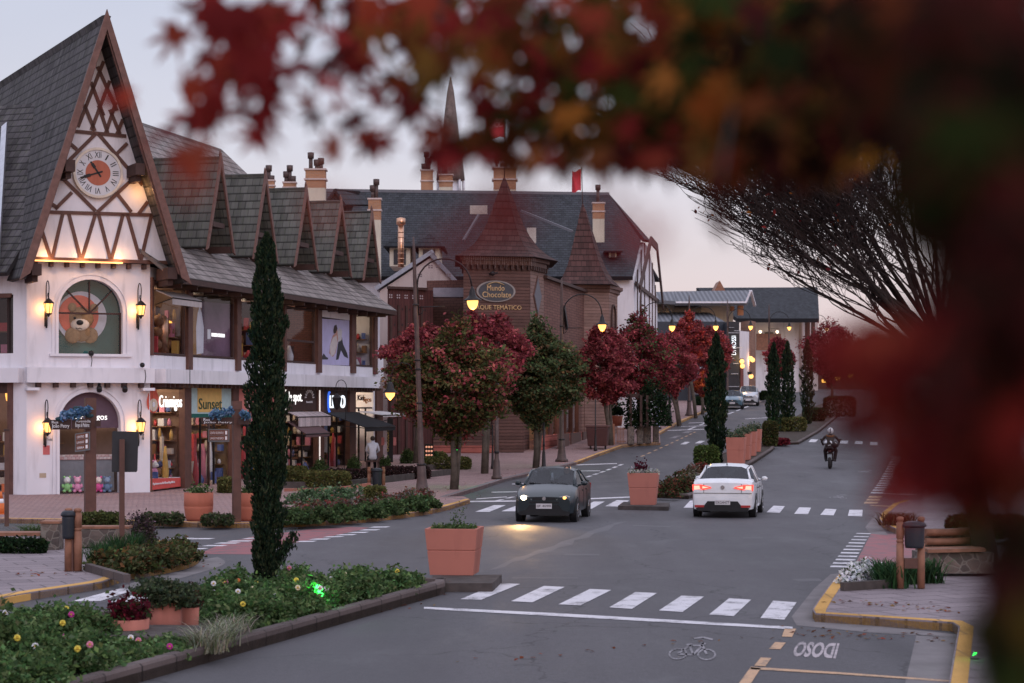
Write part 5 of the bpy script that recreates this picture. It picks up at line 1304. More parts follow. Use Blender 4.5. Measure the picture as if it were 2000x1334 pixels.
mb=MB();mb.prism([Fg.P(0,0,1),Fg.P(GL,0,1),Fg.P(GL,0,zg0),Fg.P(GL*.62,0,zg1),Fg.P(GL*.38,0,zg1),Fg.P(0,0,zg0)],(-18,0,0));mb.build('gable_wall',M['wall'],SB)
mb=MB()
for a,z0_,z1_ in((.12,4,zg0+.8),(.26,4,zg0+2.3),(.4,4,zg1),(.6,4,zg1),(.74,4,zg0+2.2),(.88,4,zg0+.8)):Fg.box(mb,GL*a-.14,GL*a+.14,.002,.06,z0_,z1_)
Fg.box(mb,0,GL,.065,.14,zg0-.35,zg0-.1);mb.build('timber_frame',M['timber_d'],SB)
mb=MB()
for a in(.19,.33,.5,.67,.81):mb.nx();Fg.box(mb,GL*a-.4,GL*a+.4,.002,.05,6.3,8.4)
mb.build('window',flat('window_dark',(.03,.03,.04),.2),SB)
mb=MB();
for p,q_ in((Fg.P(-.5,.4,zg0-.6),Fg.P(GL*.36,.5,zg1+.1)),(Fg.P(GL+.4,.4,zg0-.6),Fg.P(GL*.64,.5,zg1+.1)),(Fg.P(GL*.36,.5,zg1+.1),Fg.P(GL*.64,.5,zg1+.1))):mb.beam(p,q_,.5,.12,up=Fg.n)
mb.build('verge_board',M['timber_d'],SB)
mb=MB();mb.beam(W(1018,412,131.5),W(1118,452,128.8),.16,.14);mb.beam(W(905,470,128),W(935,420,131),.14,.14);mb.beam(rL,rR,.35,.2);mb.build('ridge_tile',flat('ridge_grey',(.13,.13,.15)),SB,split='all')
for px,py,w_,h_,Z in((935,410,34,17,132.0),(1038,460,18,30,128.5)):
 mb=MB();c_=W(px,py,Z);mb.box(c_,(w_/FPX*Z,.25,h_/FPX*Z));mb.build('skylight',flat('skylight_pale',(.48,.42,.38)),SB)
for px in(812,832):pass
for k,(px,w_)in enumerate(((826,46),(843+0,0))):
 if not w_:continue
def dormer(px,pt_,pb,wpx,Z,lb):
 d=wpx/2/FPX*Z;top=W(px,pt_,Z);bot=W(px,pb,Z);zt_=top.z-.35*(top.z-bot.z)
 rt=MB();e=d+.35
 for sg in(-1,1):
  a,b,r_=Vector((px_:=bot.x+sg*e,Z-.5,zt_-.15)),Vector((bot.x+sg*e,Z+5,zt_-.15)),top
  if sg<0:rt.roof(b,a,Vector((top.x,Z+.4,top.z)),Vector((top.x,Z+5,top.z)),.1)
  else:rt.roof(a,b,Vector((top.x,Z+5,top.z)),Vector((top.x,Z+.4,top.z)),.1)
 rt.roof(Vector((bot.x-e,Z-.5,zt_-.15)),Vector((bot.x+e,Z-.5,zt_-.15)),Vector((top.x,Z+.4,top.z)),Vector((top.x,Z+.4,top.z)),.1)
 o=rt.build('dormer_roof',M['slate_roof'],SB)
 mb=MB();mb.box((bot.x,Z+2.5,(bot.z+zt_)/2),(2*d,5,zt_-bot.z));mb.build('dormer_wall',M['wall_warm'],o)
 mb=MB();mb.box((bot.x,Z-.02,(bot.z+zt_)/2-.1),(1.2*d,.06,.7*(zt_-bot.z)));mb.build('dormer_window',flat('window_dark',(.03,.03,.04),.2),o)
dormer(781,455,520,40,121.5,'');dormer(838,455,520,40,121.5,'')
dormer(1197,478,502,14,128,'')
mb=MB();a_,b_,c_,d_=W(640,392,118),W(668,392,118),W(654,369,118),W(716,396,124)
mb.roof(W(676,400,118),W(724,400,124),W(712,384,124),W(654,368,118),.15);mb.roof(W(630,520,124),W(632,398,118),W(654,368,118),W(700,372,124),.15);mb.prism([W(636,396,118.2),W(672,396,118.2),W(654,371,118.2)],(0,.2,0));mb.build('front_gable',M['slate_roof'],SB)
def chimney(px,ytop,ybrk,ybot,wpx,Z,flues,lb,capped=True):
 k=Z/FPX;t=thing('chimney',lb,'chimney',tuple(W(px,ybot,Z)),'brick chimneys over the roofs')
 zt_,zm,zb_=zat(ytop,Z),zat(ybrk,Z),zat(ybot,Z);c=W(px,785,Z);w_=wpx*k
 mb=MB();mb.box((c.x,Z,(zt_+zm)/2),(w_,w_*.8,zt_-zm));mb.build('brick_shaft',brick_mat('chimney_brick',(.36,.17,.09),(.44,.22,.12),(.3,.22,.17),.24,.08,rot=(R(90),0,0))if 'chimney_brick' not in bpy.data.materials else bpy.data.materials['chimney_brick'],t)
 mb=MB();mb.box((c.x,Z,(zm+zb_)/2-1),(w_*.98,w_*.78,zm-zb_+2));mb.build('rendered_base',M['wall_warm'],t)
 mb=MB()
 for z_ in(zt_-.03,zt_-(zt_-zm)*.55):mb.nx();mb.box((c.x,Z,z_),(w_*1.14,w_*.95,.09))
 mb.build('band',M['wall_pink'],t)
 for dx,yt in flues:
  mb=MB();x=c.x+dx*k;zf_=zat(yt,Z);mb.lathe([(.11,zt_+.01),(.11,zf_-.32)],(x,Z,0),10);mb.lathe([(.17,zf_-.33),(.18,zf_)],(x,Z,0),10);mb.build('flue',M['metal_b'],t)
chimney(525,352,372,400,22,112,((0,323),(5,343)),'brick chimney with two flues peeping out just right of the first gablets')
chimney(566,356,376,400,24,114,((-7,335),(0,323),(6,344)),'brick chimney with three grey flues in the gap above the third gablet')
chimney(617,331,368,392,38,112,((-10,298),(2,312),(10,309)),'widest ochre brick chimney with three flues and a cream base')
chimney(732,388,430,478,24,116,((-4,362),(3,350)),'slim tall brick chimney above the end of the white building')
chimney(834,332,372,388,23,139,((-1,297),(4,309),(-6,320)),'brick chimney on the left part of the slate ridge')
chimney(871,341,366,380,26,144,((0,306),(-6,316)),'brick chimney standing before the round turret')
chimney(986,328,372,390,44,141,((-16,309),(3,304),(14,314),(-4,318)),'broad brick chimney directly behind the taller spire')
chimney(1169,396,428,455,23,131,((-1,361),),'brick chimney with one flue at the right end of the slate roof')
tr=thing('turret','round turret with a pointed pale roof behind the slate ridge','turret',tuple(W(880,380,150)))
c=W(880,0,150);kk=150/FPX
mb=MB();mb.lathe([(r_*kk,zat(y,150))for r_,y in((28,352),(26,332),(23,312),(19,282),(15,250),(11,215),(7,180),(1,150))],(c.x,150,0),14);mb.build('roof',mat('turret_tile',(.16,.125,.115),.8,.4,3),tr)
mb=MB();mb.lathe([(18*kk,zat(420,150)),(18*kk,zat(352,150))],(c.x,150,0),14);mb.build('wall',M['wall'],tr)
mb=MB()
for k in range(8):a=k*math.pi/4;mb.nx();mb.tube([(c.x+25*kk*math.cos(a),150+25*kk*math.sin(a),zat(380,150)),(c.x+25*kk*math.cos(a),150+25*kk*math.sin(a),zat(352,150))],.1,5)
mb.build('column',M['wall'],tr)
def facade_box(mb,px0,px1,Z0_,Z1_,y_top,zb=1.0,depth=10):
 a,b=W(px0,785,Z0_),W(px1,785,Z1_);zt_=zat(y_top,Z0_)
 return mb.prism([Vector((a.x,a.y,zb)),Vector((b.x,b.y,zb)),Vector((b.x,b.y,zt_)),Vector((a.x,a.y,zt_))],(0,depth,0))
def corrugated():
 m,nt,bs=_nt('corrugated_sheet');uv=N(nt,'ShaderNodeUVMap');sxy=N(nt,'ShaderNodeSeparateXYZ');nt.links.new(uv.outputs[0],sxy.inputs[0])
 f=math_(nt,'SINE',math_(nt,'MULTIPLY',sxy.outputs[0],16));n_=noise(nt,2,5)
 c_=mixc(nt,rng(nt,f,-1,1),(.07,.075,.09),(.17,.175,.20));c_=mixc(nt,rng(nt,n_,.45,.75,0,.5),c_,(.08,.08,.08));nt.links.new(c_,bs.inputs[0]);bs.inputs['Roughness'].default_value=.7
 bump(nt,bs,f,.6,.05);return m
M['corr']=corrugated()
def W2(px,py,Z):return W(px,py,Z+16)
def facade_box2(mb,a,b,Za,Zb,*r):return facade_box(mb,a,b,Za+16,Zb+16,*r)
cream_b=thing('cream_corrugated_building','cream two storey building with corrugated grey roofs and a dark shop front below','building',tuple(W2(1380,765,165)))
mb=MB();facade_box2(mb,1240,1432,165,166,592);mb.build('wall',M['wall_warm'],cream_b)
mb=MB();mb.roof(W2(1240,583,162),W2(1318,588,162),W2(1318,569,168),W2(1240,571,168),.3);mb.roof(W2(1318,590,162),W2(1460,590,162),W2(1466,567,168),W2(1318,569,168),.3);mb.build('roof',M['corr'],cream_b)
mb=MB();mb.roof(W2(1240,628,158),W2(1415,628,158),W2(1385,610,165),W2(1240,610,165),.2);mb.build('canopy_roof',M['corr'],cream_b)
mb=MB();mb.beam(W2(1320,590.5,161.9),W2(1458,590.5,161.9),.3,.15);mb.beam(W2(1457,590,161.9),W2(1466,568,161.9),.25,.15);mb.beam(W2(1466,568,161.9),W2(1474,597,164),.25,.15);mb.build('bargeboard',M['wall'],cream_b)
mb=MB()
for x0,x1,y0,y1 in((1284,1302,596,608),(1317,1343,596,609),(1344,1369,596,609)):mb.nx();mb.box(W2((x0+x1)/2,(y0+y1)/2,164.9),((x1-x0)/FPX*181,.1,(y1-y0)/FPX*181))
mb.build('window',flat('window_dark',(.03,.03,.04),.2),cream_b)
mb=MB();mb.box(W2(1446,606,164.5),(.5,.5,.9));mb.box(W2(1430,603,164.6),(.35,.5,.4));mb.build('wall_unit',[flat('unit_orange',(.45,.2,.1))],cream_b,split='all')
mb=MB();facade_box2(mb,1262,1441,157,157.5,628,1.5,1.0);mb.build('dark_fascia',flat('fascia_blue',(.035,.042,.055)),cream_b)
mb=MB();mb.box(W2(1395,660,156.8),(2.6,.3,.5));mb.build('white_beam',M['wall'],cream_b)
mb=MB();mb.box(W2(1402,690,156.8),(1.7,.2,3.0));mb.build('shop_window',glow('far_shop_window',(.4,.3,.26),.25),cream_b)
text('shop_letter','CQ',origin=W2(1405,690,156.6),X=(0,0,1),Y=(-1,0,0),w=.9,h=.45,material=flat('letter_rose',(.7,.4,.4)),parent=cream_b)
mb=MB();mb.roof(W2(1362,722,152),W2(1392,728,152),W2(1392,712,156),W2(1372,712,156),.1);mb.build('porch_roof',flat('porch_grey',(.3,.33,.38)),cream_b)
mb=MB();mb.box(W2(1381,745,156.5),(2.2,.2,2.2));mb.build('porch_door',flat('door_grey',(.16,.17,.2)),cream_b)
ds=thing('pylon_sign','tall black pylon wall with lit white vertical DI ROSSI lettering','sign',tuple(W2(1432,765,154)))
mb=MB();mb.prism([W2(1422,775,154),W2(1444,775,154),W2(1444,628,154),W2(1422,628,154)],(0,6,0));mb.build('black_wall',flat('pylon_black',(.022,.024,.032),.5),ds)
text('lettering','DI ROSSI',origin=W2(1437.5,693,153.9),X=(0,0,1),Y=(-1,0,0),w=37/FPX*170,h=8.5/FPX*170,material=M['sign_b'],parent=ds,ext=.03)
mb=MB()
for k,(y,l,r)in enumerate(((640,1421,1434),(646,1434,1446),(650,1421,1443),(679,1438,1452),(696,1416,1430),(700,1418,1434),(710,1432,1443),(730,1428,1442),(755,1422,1444))):mb.beam(W2(l,y,153.85),W2(r,y,153.85),.05,.05)
mb.build('wall_line',flat('line_grey',(.4,.42,.48)),ds)
wf=thing('lit_shop_front','white framed shop front with warm lit brick side beside the black pylon','shop front',tuple(W2(1455,765,156)))
mb=MB();mb.prism([W2(1444.5,768,155),W2(1463,768,158),W2(1463,648,158),W2(1444.5,646,155)],(0,5,0));mb.build('wall',M['wall'],wf)
mb=MB();mb.prism([W2(1463.5,768,158.2),W2(1476,768,166),W2(1476,628,166),W2(1463.5,626,158.2)],(-.4,3,0));mb.build('brick_side',brick_mat('far_brick',(.24,.12,.08),(.3,.16,.11),(.15,.1,.08),.5,.25,rot=(R(90),0,0)),wf)
mb=MB();mb.prism([W2(1446,760,154.9),W2(1452,760,155.8),W2(1452,700,155.8),W2(1446,700,154.9)],(0,-.1,0));mb.build('entrance',flat('entrance_red',(.20,.05,.04)),wf)
mb=MB()
for x,y in((1449,706),(1450,715),(1466,700),(1470,703),(1467,735)):mb.nx();mb.ball(W2(x,y,154),.2,8)
mb.build('wall_lamp',M['lantern'],wf);add_light('shop_front_light',W2(1450,700,153),60,(1,.6,.25),.2);add_light('shop_front_light',W2(1470,705,158),60,(1,.5,.2),.2)
mb=MB();mb.box(W2(1464,729,152),(.35,.1,.25));mb.build('hanging_sign',M['black'],wf)
lo=thing('lodge_building','white lodge with a great dark steep roof, wooden balcony and two wall lamps','building',tuple(W(1535,765,200)))
mb=MB();facade_box(mb,1470,1572,200,200.5,620);mb.build('wall',M['wall'],lo)
mb=MB();mb.prism([W(1566,770,199.8),W(1598,770,207),W(1598,625,207),W(1566,615,199.8)],(-1,4,0));mb.build('side_wall',M['wall_pink'],lo)
mb=MB();mb.roof(W(1440,622,196),W(1600,622,196),W(1597,561,207),W(1360,562,207),.4);mb.build('roof',M['slate_roof'],lo)
mb=MB();mb.prism([W(1394,570,202),W(1418,570,202),W(1406,548,202)],(0,4,0));mb.build('roof_gable',M['wood_o'],lo)
mb=MB();mb.beam(W(1477,668,198),W(1525,668,198),.3,1.6);mb.build('balcony',M['wood_o'],lo)
mb=MB();mb.box(W(1502,655,199.7),(.9,.15,.65));mb.build('window',flat('window_dark',(.03,.03,.04),.2),lo)
mb=MB()
for x in(1485,1518):mb.nx();mb.ball(W(x,648,199),.16,8)
mb.build('wall_lamp',glow('wall_lamp_warm',(1,.8,.55),2.5),lo)
for x in(1485,1518):add_light('lodge_light',W(x,650,198.7),14,(1,.75,.45),.1)
mb=MB()
for x in(1570,1578,1588):mb.nx();mb.beam(W(x,690,201),W(x,625,201),.35,.35)
mb.build('post',M['timber'],lo)
mb=MB();mb.prism([W(1430,775,216),W(1720,775,216),W(1720,690,216),W(1430,700,216)],(0,5,0));far_w=thing('far_shop_row','dim low row of shops closing the far end of the street','building',tuple(W(1560,780,200)));mb.build('wall',flat('far_row',(.09,.06,.055)),far_w)
mb=MB()
for k,x in enumerate(range(1480,1700,26)):mb.nx();mb.box(W(x,745-(k*5)%12,215.8),(.5,.1,.35))
mb.build('lit_window',M['bulb'],far_w)
mb=MB();mb.roof(W(1430,702,213),W(1720,692,213),W(1720,676,220),W(1430,685,220),.2);mb.build('roof',M['slate_roof'],far_w)
# ================================================================== STREET FURNITURE
def lamp_proto(kind):
 """local coordinates, arm towards +x"""
 t=thing('street_lamp','x','street lamp',(0,0,0),'street lamps along the avenue')
 mb=MB();mb.lathe([(.30,0),(.30,.10),(.22,.16),(.17,.5),(.15,.62),(.14,.95),(.10,1.05),(.085,2.6),(.075,5.5),(.055,8.0),(.02,8.45)],(0,0,0),12);mb.build('pole',M['metal_b'],t)
 mb=MB()
 for z,r_ in((1.0,.15),(2.75,.105),(3.0,.105),(4.1,.10),(4.4,.10),(6.2,.09)):mb.nx();mb.lathe([(r_,z),(r_+.01,z+.03),(r_,z+.06)],(0,0,0),10)
 mb.build('collar',M['metal_d'],t)
 mb=MB();mb.tube([(.07,0,5.9)]+[(.95-.88*math.cos(a),0,6.85+.85*math.sin(a))for a in[math.pi*k/12 for k in range(0,12)]]+[(1.86,0,6.75)],.028,7);mb.tube([(.05,0,6.15),(.95,0,6.15)],.02,6)
 mb.tube([(.07,0,5.9),(.2,0,5.95),(.25,0,6.05),(.18,0,6.1)],.016,5);mb.build('arm',M['metal_d'],t)
 c=(1.86,0,6.2);mb=MB();mb.lathe([(.02,.58),(.05,.5),(.09,.42),(.11,.28),(.17,.20),(.29,.12),(.30,.095),(.2,.10)],c,16);sh=mb.build('lamp_shade',M['metal_d'],t)
 mb=MB();mb.lathe([(.185,.095),(.18,.02),(.15,-.08),(.09,-.17),(.02,-.20)],c,14);mb.build('lamp_globe',M['lamp'],sh)
 return t
proto=lamp_proto('tall')
LAMPS=[(G(825,969,.13),0,2.0,'first tall brown street lamp, with a second small lamp on its left side'),(G(1097,902,.13),0,0,'brown street lamp between the green maple and the red street wall'),(W(1251,785,121),0,0,'lit street lamp whose arm reaches over the red maples beside the pergola'),(G(1346,812,.13),0,0,'lit street lamp standing by the thick pale trunk up the street'),(W(1421,785,166),0,0,'lit street lamp directly in front of the black pylon sign'),(W(1502,785,190),0,0,'lit lamp with its long arm in front of the white lodge'),(W(1533,785,214),200,0,'smaller lit lamp beside the lodge balcony, arm reaching right'),(W(1580,785,215),0,0,'lit lamp glowing among the red leaves past the lodge')]
for i,(p,rz,lean,lb)in enumerate(LAMPS):
 o=proto if i==0 else copy_tree(proto)
 o.location=(p.x,p.y,gh(p.y)+(.13 if i<5 else.05));o.rotation_euler=(0,R(-lean),R(0 if rz==200 else-4));o['label']=lb
 q=o.matrix_basis@Vector((1.86,0,5.9));add_light('street_lamp_light',q,40 if i<4 else 30,(1,.5,.16),.15)
p0=LAMPS[0][0];pl=thing('pendant_lamp','small lit pendant lamp hanging low on the left side of the first street lamp','street lamp',(p0.x-.9,p0.y,3.0))
cc=W(762,772,p0.y);mb=MB();mb.tube([W(806,728,p0.y),W(800,712,p0.y),W(786,708,p0.y),W(770,715,p0.y),W(763,735,p0.y),cc+Vector((0,0,.4))],.014,6);mb.build('arm',M['metal_d'],pl)
mb=MB();mb.lathe([(.03,.44),(.10,.36),(.13,.2),(.24,.10),(.25,.08),(.16,.085)],cc,14);mb.build('lamp_shade',M['metal_d'],pl);mb=MB();mb.lathe([(.16,.08),(.14,-.02),(.02,-.16)],cc,12);mb.build('lamp_globe',M['lamp'],pl)
add_light('pendant_light',cc-Vector((0,0,.26)),12,(1,.55,.2),.1)
def short_post(px,py,h,lb,r_=.075,m_=None,globe=False):
 b=G(px,py,.13);t=thing('lamp_post' if globe else 'bollard_post',lb,'lamp post' if globe else 'post',tuple(b));mb=MB()
 mb.lathe([(r_*2.6,0),(r_*2.6,.1),(r_*2.0,.15),(r_*1.5,.7),(r_*1.1,.8),(r_,1.0),(r_*.8,h)],b,12);mb.build('pole',m_ or M['metal_b'],t)
 mb=MB();mb.lathe([(r_*1.15,1.0),(r_*1.2,1.1)],b,10);mb.build('collar',M['metal_d'],t)
 if globe:mb=MB();mb.lathe([(.05,h),(.22,h+.05),(.10,h+.3),(.02,h+.45)],b,12);mb.build('lamp_shade',M['metal_d'],t)
short_post(970,936,3.4,'brown lamp post with its head hidden in the red maple crown',.08,globe=True)
short_post(1062,916,2.0,'thin dark post just right of the green maple trunk',.045,M['metal_d'])
short_post(962,916,1.9,'thin dark post left of the second lamp post on the pavement',.03,M['metal_d'])
short_post(1163,881,2.6,'thin dark pole in front of the brown wheeled bin',.035,M['metal_d'])
short_post(1308,827,3.0,'dark lamp post beside the slim leaning trunk up the street',.085,M['metal_d'],True)
b=G(672,925,.13);t=thing('hook_lantern','dark unlit lantern on a hooked pole before the LUPO sign','lantern',tuple(b));zz=zat(742,b.y)
mb=MB();mb.tube([b,Vector((b.x+.1,b.y,zz-.3))]+[Vector((b.x-.12+.22*math.cos(a),b.y,zz-.3+.3*math.sin(a)))for a in[math.pi*k/8 for k in range(1,9)]]+[Vector((b.x-.3,b.y,zz-.55))],.016,6);mb.build('pole',M['metal_d'],t)
mb=MB();mb.lathe([(.03,.3),(.2,.1),(.19,.08),(.12,-.3),(.03,-.38)],(b.x-.3,b.y,zz-.85),6,smooth=False);mb.build('lantern_head',M['metal_d'],t)
def sq_post(mb,b,w,h):mb.box(b+Vector((0,0,h/2)),(w,w,h),0,R(20))
def flowers(par,pts,r_,col,nm='ornament_flower'):
 for p in pts:leaf_mesh(nm,np.array(p)+RNG.normal(size=(70,3))*r_*.42,.07,pal(70,[(.12,.24,.38),(.08,.17,.30),(.20,.33,.46)]),par)
Zp=G(176,1003,.13);t=thing('street_name_sign','tall brown post with two street name blades under blue flowers at the left','street sign',tuple(Zp));ZY=Zp.y
mb=MB();sq_post(mb,Zp,21/FPX*ZY,zat(777,ZY)-.13);mb.build('post',M['timber'],t)
Fb=Frame((W(103,785,ZY-.3).x,ZY-.3),(1,.05));Fb.n=Vector((.05,-1,0))
def blade(fr,x0,x1,y0,y1,l1,l2,par,slant=4):
 mb=MB();fr.poly(mb,[(fr.s(x0+slant),fr.z(x0,y1)),(fr.s(x1),fr.z(x1,y1)),(fr.s(x1),fr.z(x1,y0)),(fr.s(x0),fr.z(x0,y0))],0,.05);mb.build('name_blade',M['timber_d'],par)
 if l1:text('blade_lettering',l1,fr,fr.s(x0+7),fr.s(x0+7+4.2*len(l1)),fr.z(x0,y0+7),fr.z(x0,y0+2),.055,M['white'],par)
 text('blade_lettering',l2,fr,fr.s(x0+7),fr.s(x1-3),fr.z(x0,y1-1.5),fr.z(x0,y0+8),.055,M['white'],par)
blade(Fb,95,139,820,839,'Rua','João Petry',t);blade(Fb,141,178,818,838,'Avenida','Borges de Medeiros',t,0)
mb=MB();Fb.box(mb,Fb.s(186),Fb.s(197),0,.05,Fb.z(190,833),Fb.z(190,821));mb.build('name_blade',M['timber_d'],t)
for x,y,r_ in((121,813,.11),(130,809,.12),(138,808,.13),(146,804,.11),(154,811,.13),(161,806,.13),(168,804,.12),(157,800,.09),(172,799,.09)):flowers(t,[Fb.pt(x,y,.1)],r_*1.0,('blue',(.10,.25,.42)))
mb=MB();
for x,y in((116,818),(150,797),(134,815),(175,812),(142,814)):mb.nx();mb.ball(Fb.pt(x,y,.06),.1,8,0,(1.2,.3,.6))
mb.build('ornament_leaf',flat('ornament_leaf',(.02,.05,.06)),t)
def info_sign(fr,x0,x1,y0,y1,lb,lines,tilt=0):
 t2=thing('direction_sign',lb,'sign',tuple(fr.pt(x0,y1,0)))
 mb=MB();fr.poly(mb,[(fr.s(x0),fr.z(x0,y1)),(fr.s(x1),fr.z(x1,y1-tilt)),(fr.s(x1),fr.z(x1,y0-tilt)),(fr.s(x0),fr.z(x0,y0))],0,.06);mb.build('sign_frame',flat('frame_grey',(.13,.14,.15)),t2)
 n=len(lines);h_=(y1-y0-4)/n
 for k,l in enumerate(lines):
  ya=y0+2+k*h_;f=lambda x,y:(fr.s(x),fr.z(x,y-tilt*(x-x0)/(x1-x0)))
  mb=MB();fr.poly(mb,[f(x0+2,ya+h_-1.2),f(x1-2,ya+h_-1.2),f(x1-2,ya),f(x0+2,ya)],.063,.07);mb.build('sign_panel',flat('panel_brown',(.16,.06,.04)),t2)
  a=fr.P(*f(x0+4,ya+h_*.72)[:1],.075,f(x0+4,ya+h_*.72)[1]);c2=f(x1-11,ya+h_*.72);b2=fr.P(c2[0],.075,c2[1])
  text('panel_lettering',l,origin=a,X=b2-a,Y=(0,0,1),w=(b2-a).length,h=(h_*.42)/FPX*a.y,material=M['white'],parent=t2,ext=.004)
  mb=MB();fr.poly(mb,[f(x1-8,ya+h_*.8),f(x1-4,ya+h_*.8),f(x1-4,ya+h_*.15),f(x1-8,ya+h_*.15)],.073,.077);mb.build('pictogram',M['white'],t2)
 return t2
info_sign(Fb,147,176,847,883,'small framed brown direction sign hanging on the left street name post',('CENTRO','LAGO','SERRA'),4)
Zq=G(462,1020,.13);ZY2=Zq.y;t=thing('street_name_sign','brown post with one street name blade and blue flowers by the round pots','street sign',tuple(Zq))
mb=MB();sq_post(mb,Zq,15/FPX*ZY2,zat(784,ZY2)-.13);mb.build('post',M['timber'],t)
mb=MB();sq_post(mb,Vector((Zq.x,Zq.y,zat(800,ZY2))),18/FPX*ZY2,.22);mb.build('post_cap',M['timber'],t)
Fb2=Frame((W(390,785,ZY2-.25).x,ZY2-.25),(1,.05));Fb2.n=Vector((.05,-1,0))
blade(Fb2,391,457,815,829,'Rua','João Petry',t);mb=MB();Fb2.box(mb,Fb2.s(466),Fb2.s(486),0,.05,Fb2.z(470,829),Fb2.z(470,816));mb.build('name_blade',M['timber_d'],t)
for x,y in((415,810),(422,807),(430,808),(438,809),(444,806),(450,803),(475,808),(482,811),(428,812)):flowers(t,[Fb2.pt(x,y,.1)],.1,('blue',(.10,.25,.42)))
Zi=G(407,950,.13);Fi=Frame((W(400,785,Zi.y).x,Zi.y-.1),(1,.05));Fi.n=Vector((.05,-1,0))
ti=info_sign(Fi,407,448,838,863,'brown two line direction sign on a thin post before the SUNSET shop',('CENTRO DE EVENTOS','LAGO NEGRO'))
mb=MB();mb.tube([Zi,Vector((Zi.x,Zi.y,zat(828,Zi.y)))],.05,8);mb.build('post',M['timber_d'],ti)
Zs=G(238,1085,.13);t=thing('road_sign','dark rectangular sign seen from behind on a brown post in the corner bed','sign',tuple(Zs))
mb=MB();sq_post(mb,Zs,9.5/FPX*Zs.y,zat(858,Zs.y)-.13);mb.build('post',M['timber'],t)
mb=MB();mb.prism([W(x,y,Zs.y+.1)for x,y in((218,920),(219,922),(266,922),(268,919),(270,845),(268,843),(221,842),(219,844))],(0,.03,0));mb.build('sign_plate',flat('plate_black',(.03,.03,.034),.5),t)
Zk=G(13,1028,.13);t=thing('sign_post','plain brown post at the left edge by the bench','post',tuple(Zk));mb=MB();sq_post(mb,Zk,8/FPX*Zk.y,zat(842,Zk.y)-.13);mb.build('post_shaft',M['timber'],t);mb=MB();sq_post(mb,Vector((Zk.x,Zk.y,zat(842,Zk.y))),10/FPX*Zk.y,.05);mb.build('post_cap',M['timber_d'],t)
def post_bin(lb,pts,Z,y0,y1,wpx,binpx,by0,by1,wood,name='litter_bin'):
 b=W((pts[0]+pts[1])/2,y1,Z);t=thing(name,lb,'litter bin',tuple(b));k=Z/FPX
 for x in pts:
  mb=MB();c=W(x,y1,Z);h=(y1-y0)*k;r_=wpx*k/2
  mb.lathe([(r_,0),(r_,h*.62),(r_*.86,h*.625),(r_*.86,h*.645),(r_,h*.65),(r_,h*.67),(r_*.86,h*.675),(r_*.86,h*.695),(r_,h*.70),(r_,h*.91),(r_*.8,h*.915),(r_*.8,h*.94),(r_,h*.945),(r_*.95,h*.985),(r_*.5,h)],c,10);mb.build('wood_post',wood,t)
 mb=MB();c=W((binpx[0]+binpx[1])/2,by1,Z-.05);w_=(binpx[1]-binpx[0])*k;h=(by1-by0)*k
 mb.lathe([(w_*.44,0),(w_*.47,h*.1),(w_*.5,h*.72),(w_*.5,h*.8)],c,14);mb.build('bin_body',flat('bin_blue_black',(.022,.026,.034),.5),t)
 mb=MB();mb.lathe([(w_*.58,h*.80),(w_*.6,h*.86),(w_*.5,h*.95),(w_*.28,h)],c,14);mb.build('bin_hood',flat('bin_blue_black',(.022,.026,.034),.5),t)
 return t,k
bl=G(142,1116,.13);post_bin('blue black litter bin between two turned wooden posts on the left corner',(134,152),bl.y,992,1115,16,(121,146),997,1052,M['wood_o'])
mb=MB();tbin=[o for o in bpy.data.objects if o.name=='litter_bin'][0];mb.box(W(136,1078,bl.y+.02),(.16,.12,.7));mb.build('wood_panel',M['timber'],tbin)
br_=G(1780,1150,.13);t,k=post_bin('dark litter bin with a hood between two wooden posts on the right corner',(1758,1799),br_.y,1009,1149,15,(1766,1806),1018,1070,M['wood_o'])
mb=MB();mb.box(W(1779,1100,br_.y),(.22,.06,.17));mb.build('wood_panel',M['timber'],t)
bm_=G(737,950,.13);post_bin('bagged dark litter bin between posts at the end of the curved bench',(721,749),bm_.y,912,948,7,(727,746),914,948,M['wood_o'])
bz=G(60,1072,.13);t=thing('wooden_bench','long wooden bench between stone pillars at the left edge','bench',tuple(W(40,1075,bz.y)))
mb=MB();mb.beam(W(-60,1042,bz.y),W(85,1042,bz.y),.55,.07);mb.build('seat',M['wood_o'],t);mb=MB();mb.box(W(-20,1062,bz.y),(.5,.45,.42));mb.build('support',M['stone'],t)
def stone_block(lb,px,y0,y1,wpx,Z,d,cap=True):
 k=Z/FPX;c=W(px,(y0+y1)/2,Z);t=thing('stone_pillar',lb,'pillar',tuple(W(px,y1,Z)));mb=MB();mb.box(c,(wpx*k,d,(y1-y0)*k));mb.build('block',M['stone'],t,bevel=.02)
 if cap:mb=MB();mb.box(W(px,y0,Z)+Vector((0,0,.03)),(wpx*k*1.06,d*1.06,.05));mb.build('cap',M['wood_o'],t)
stone_block('rough stone pillar between the left bench and the litter bin',102,1022,1080,36,bz.y-.1,.5)
stone_block('low rough stone wall right of the left litter bin',205,1032,1068,95,bz.y+.3,.4)
rb=G(1880,1122,.13);t=thing('wooden_bench','curved wooden bench on a stone wall behind the right litter bin','bench',tuple(rb));Zr=rb.y-.2
mb=MB();mb.box(W(1860,1097,Zr+.1),(1.3,.7,.36));mb.build('stone_base',M['stone'],t)
mb=MB();mb.beam(W(1806,1074,Zr-.05),W(1918,1072,Zr-.05),.62,.06);mb.build('seat',M['wood_o'],t)
mb=MB();mb.tube([W(1808,1040,Zr+.5),W(1850,1040,Zr+.55),W(1905,1036,Zr+.5)],.07,6);mb.tube([W(1808,1058,Zr+.5),W(1850,1058,Zr+.55),W(1905,1055,Zr+.5)],.07,6);mb.build('backrest',M['wood_o'],t,split='all')
mb=MB();mb.box(W(1858,1060,Zr+.75),(1.25,.25,.5));mb.build('stone_back',M['stone'],t)
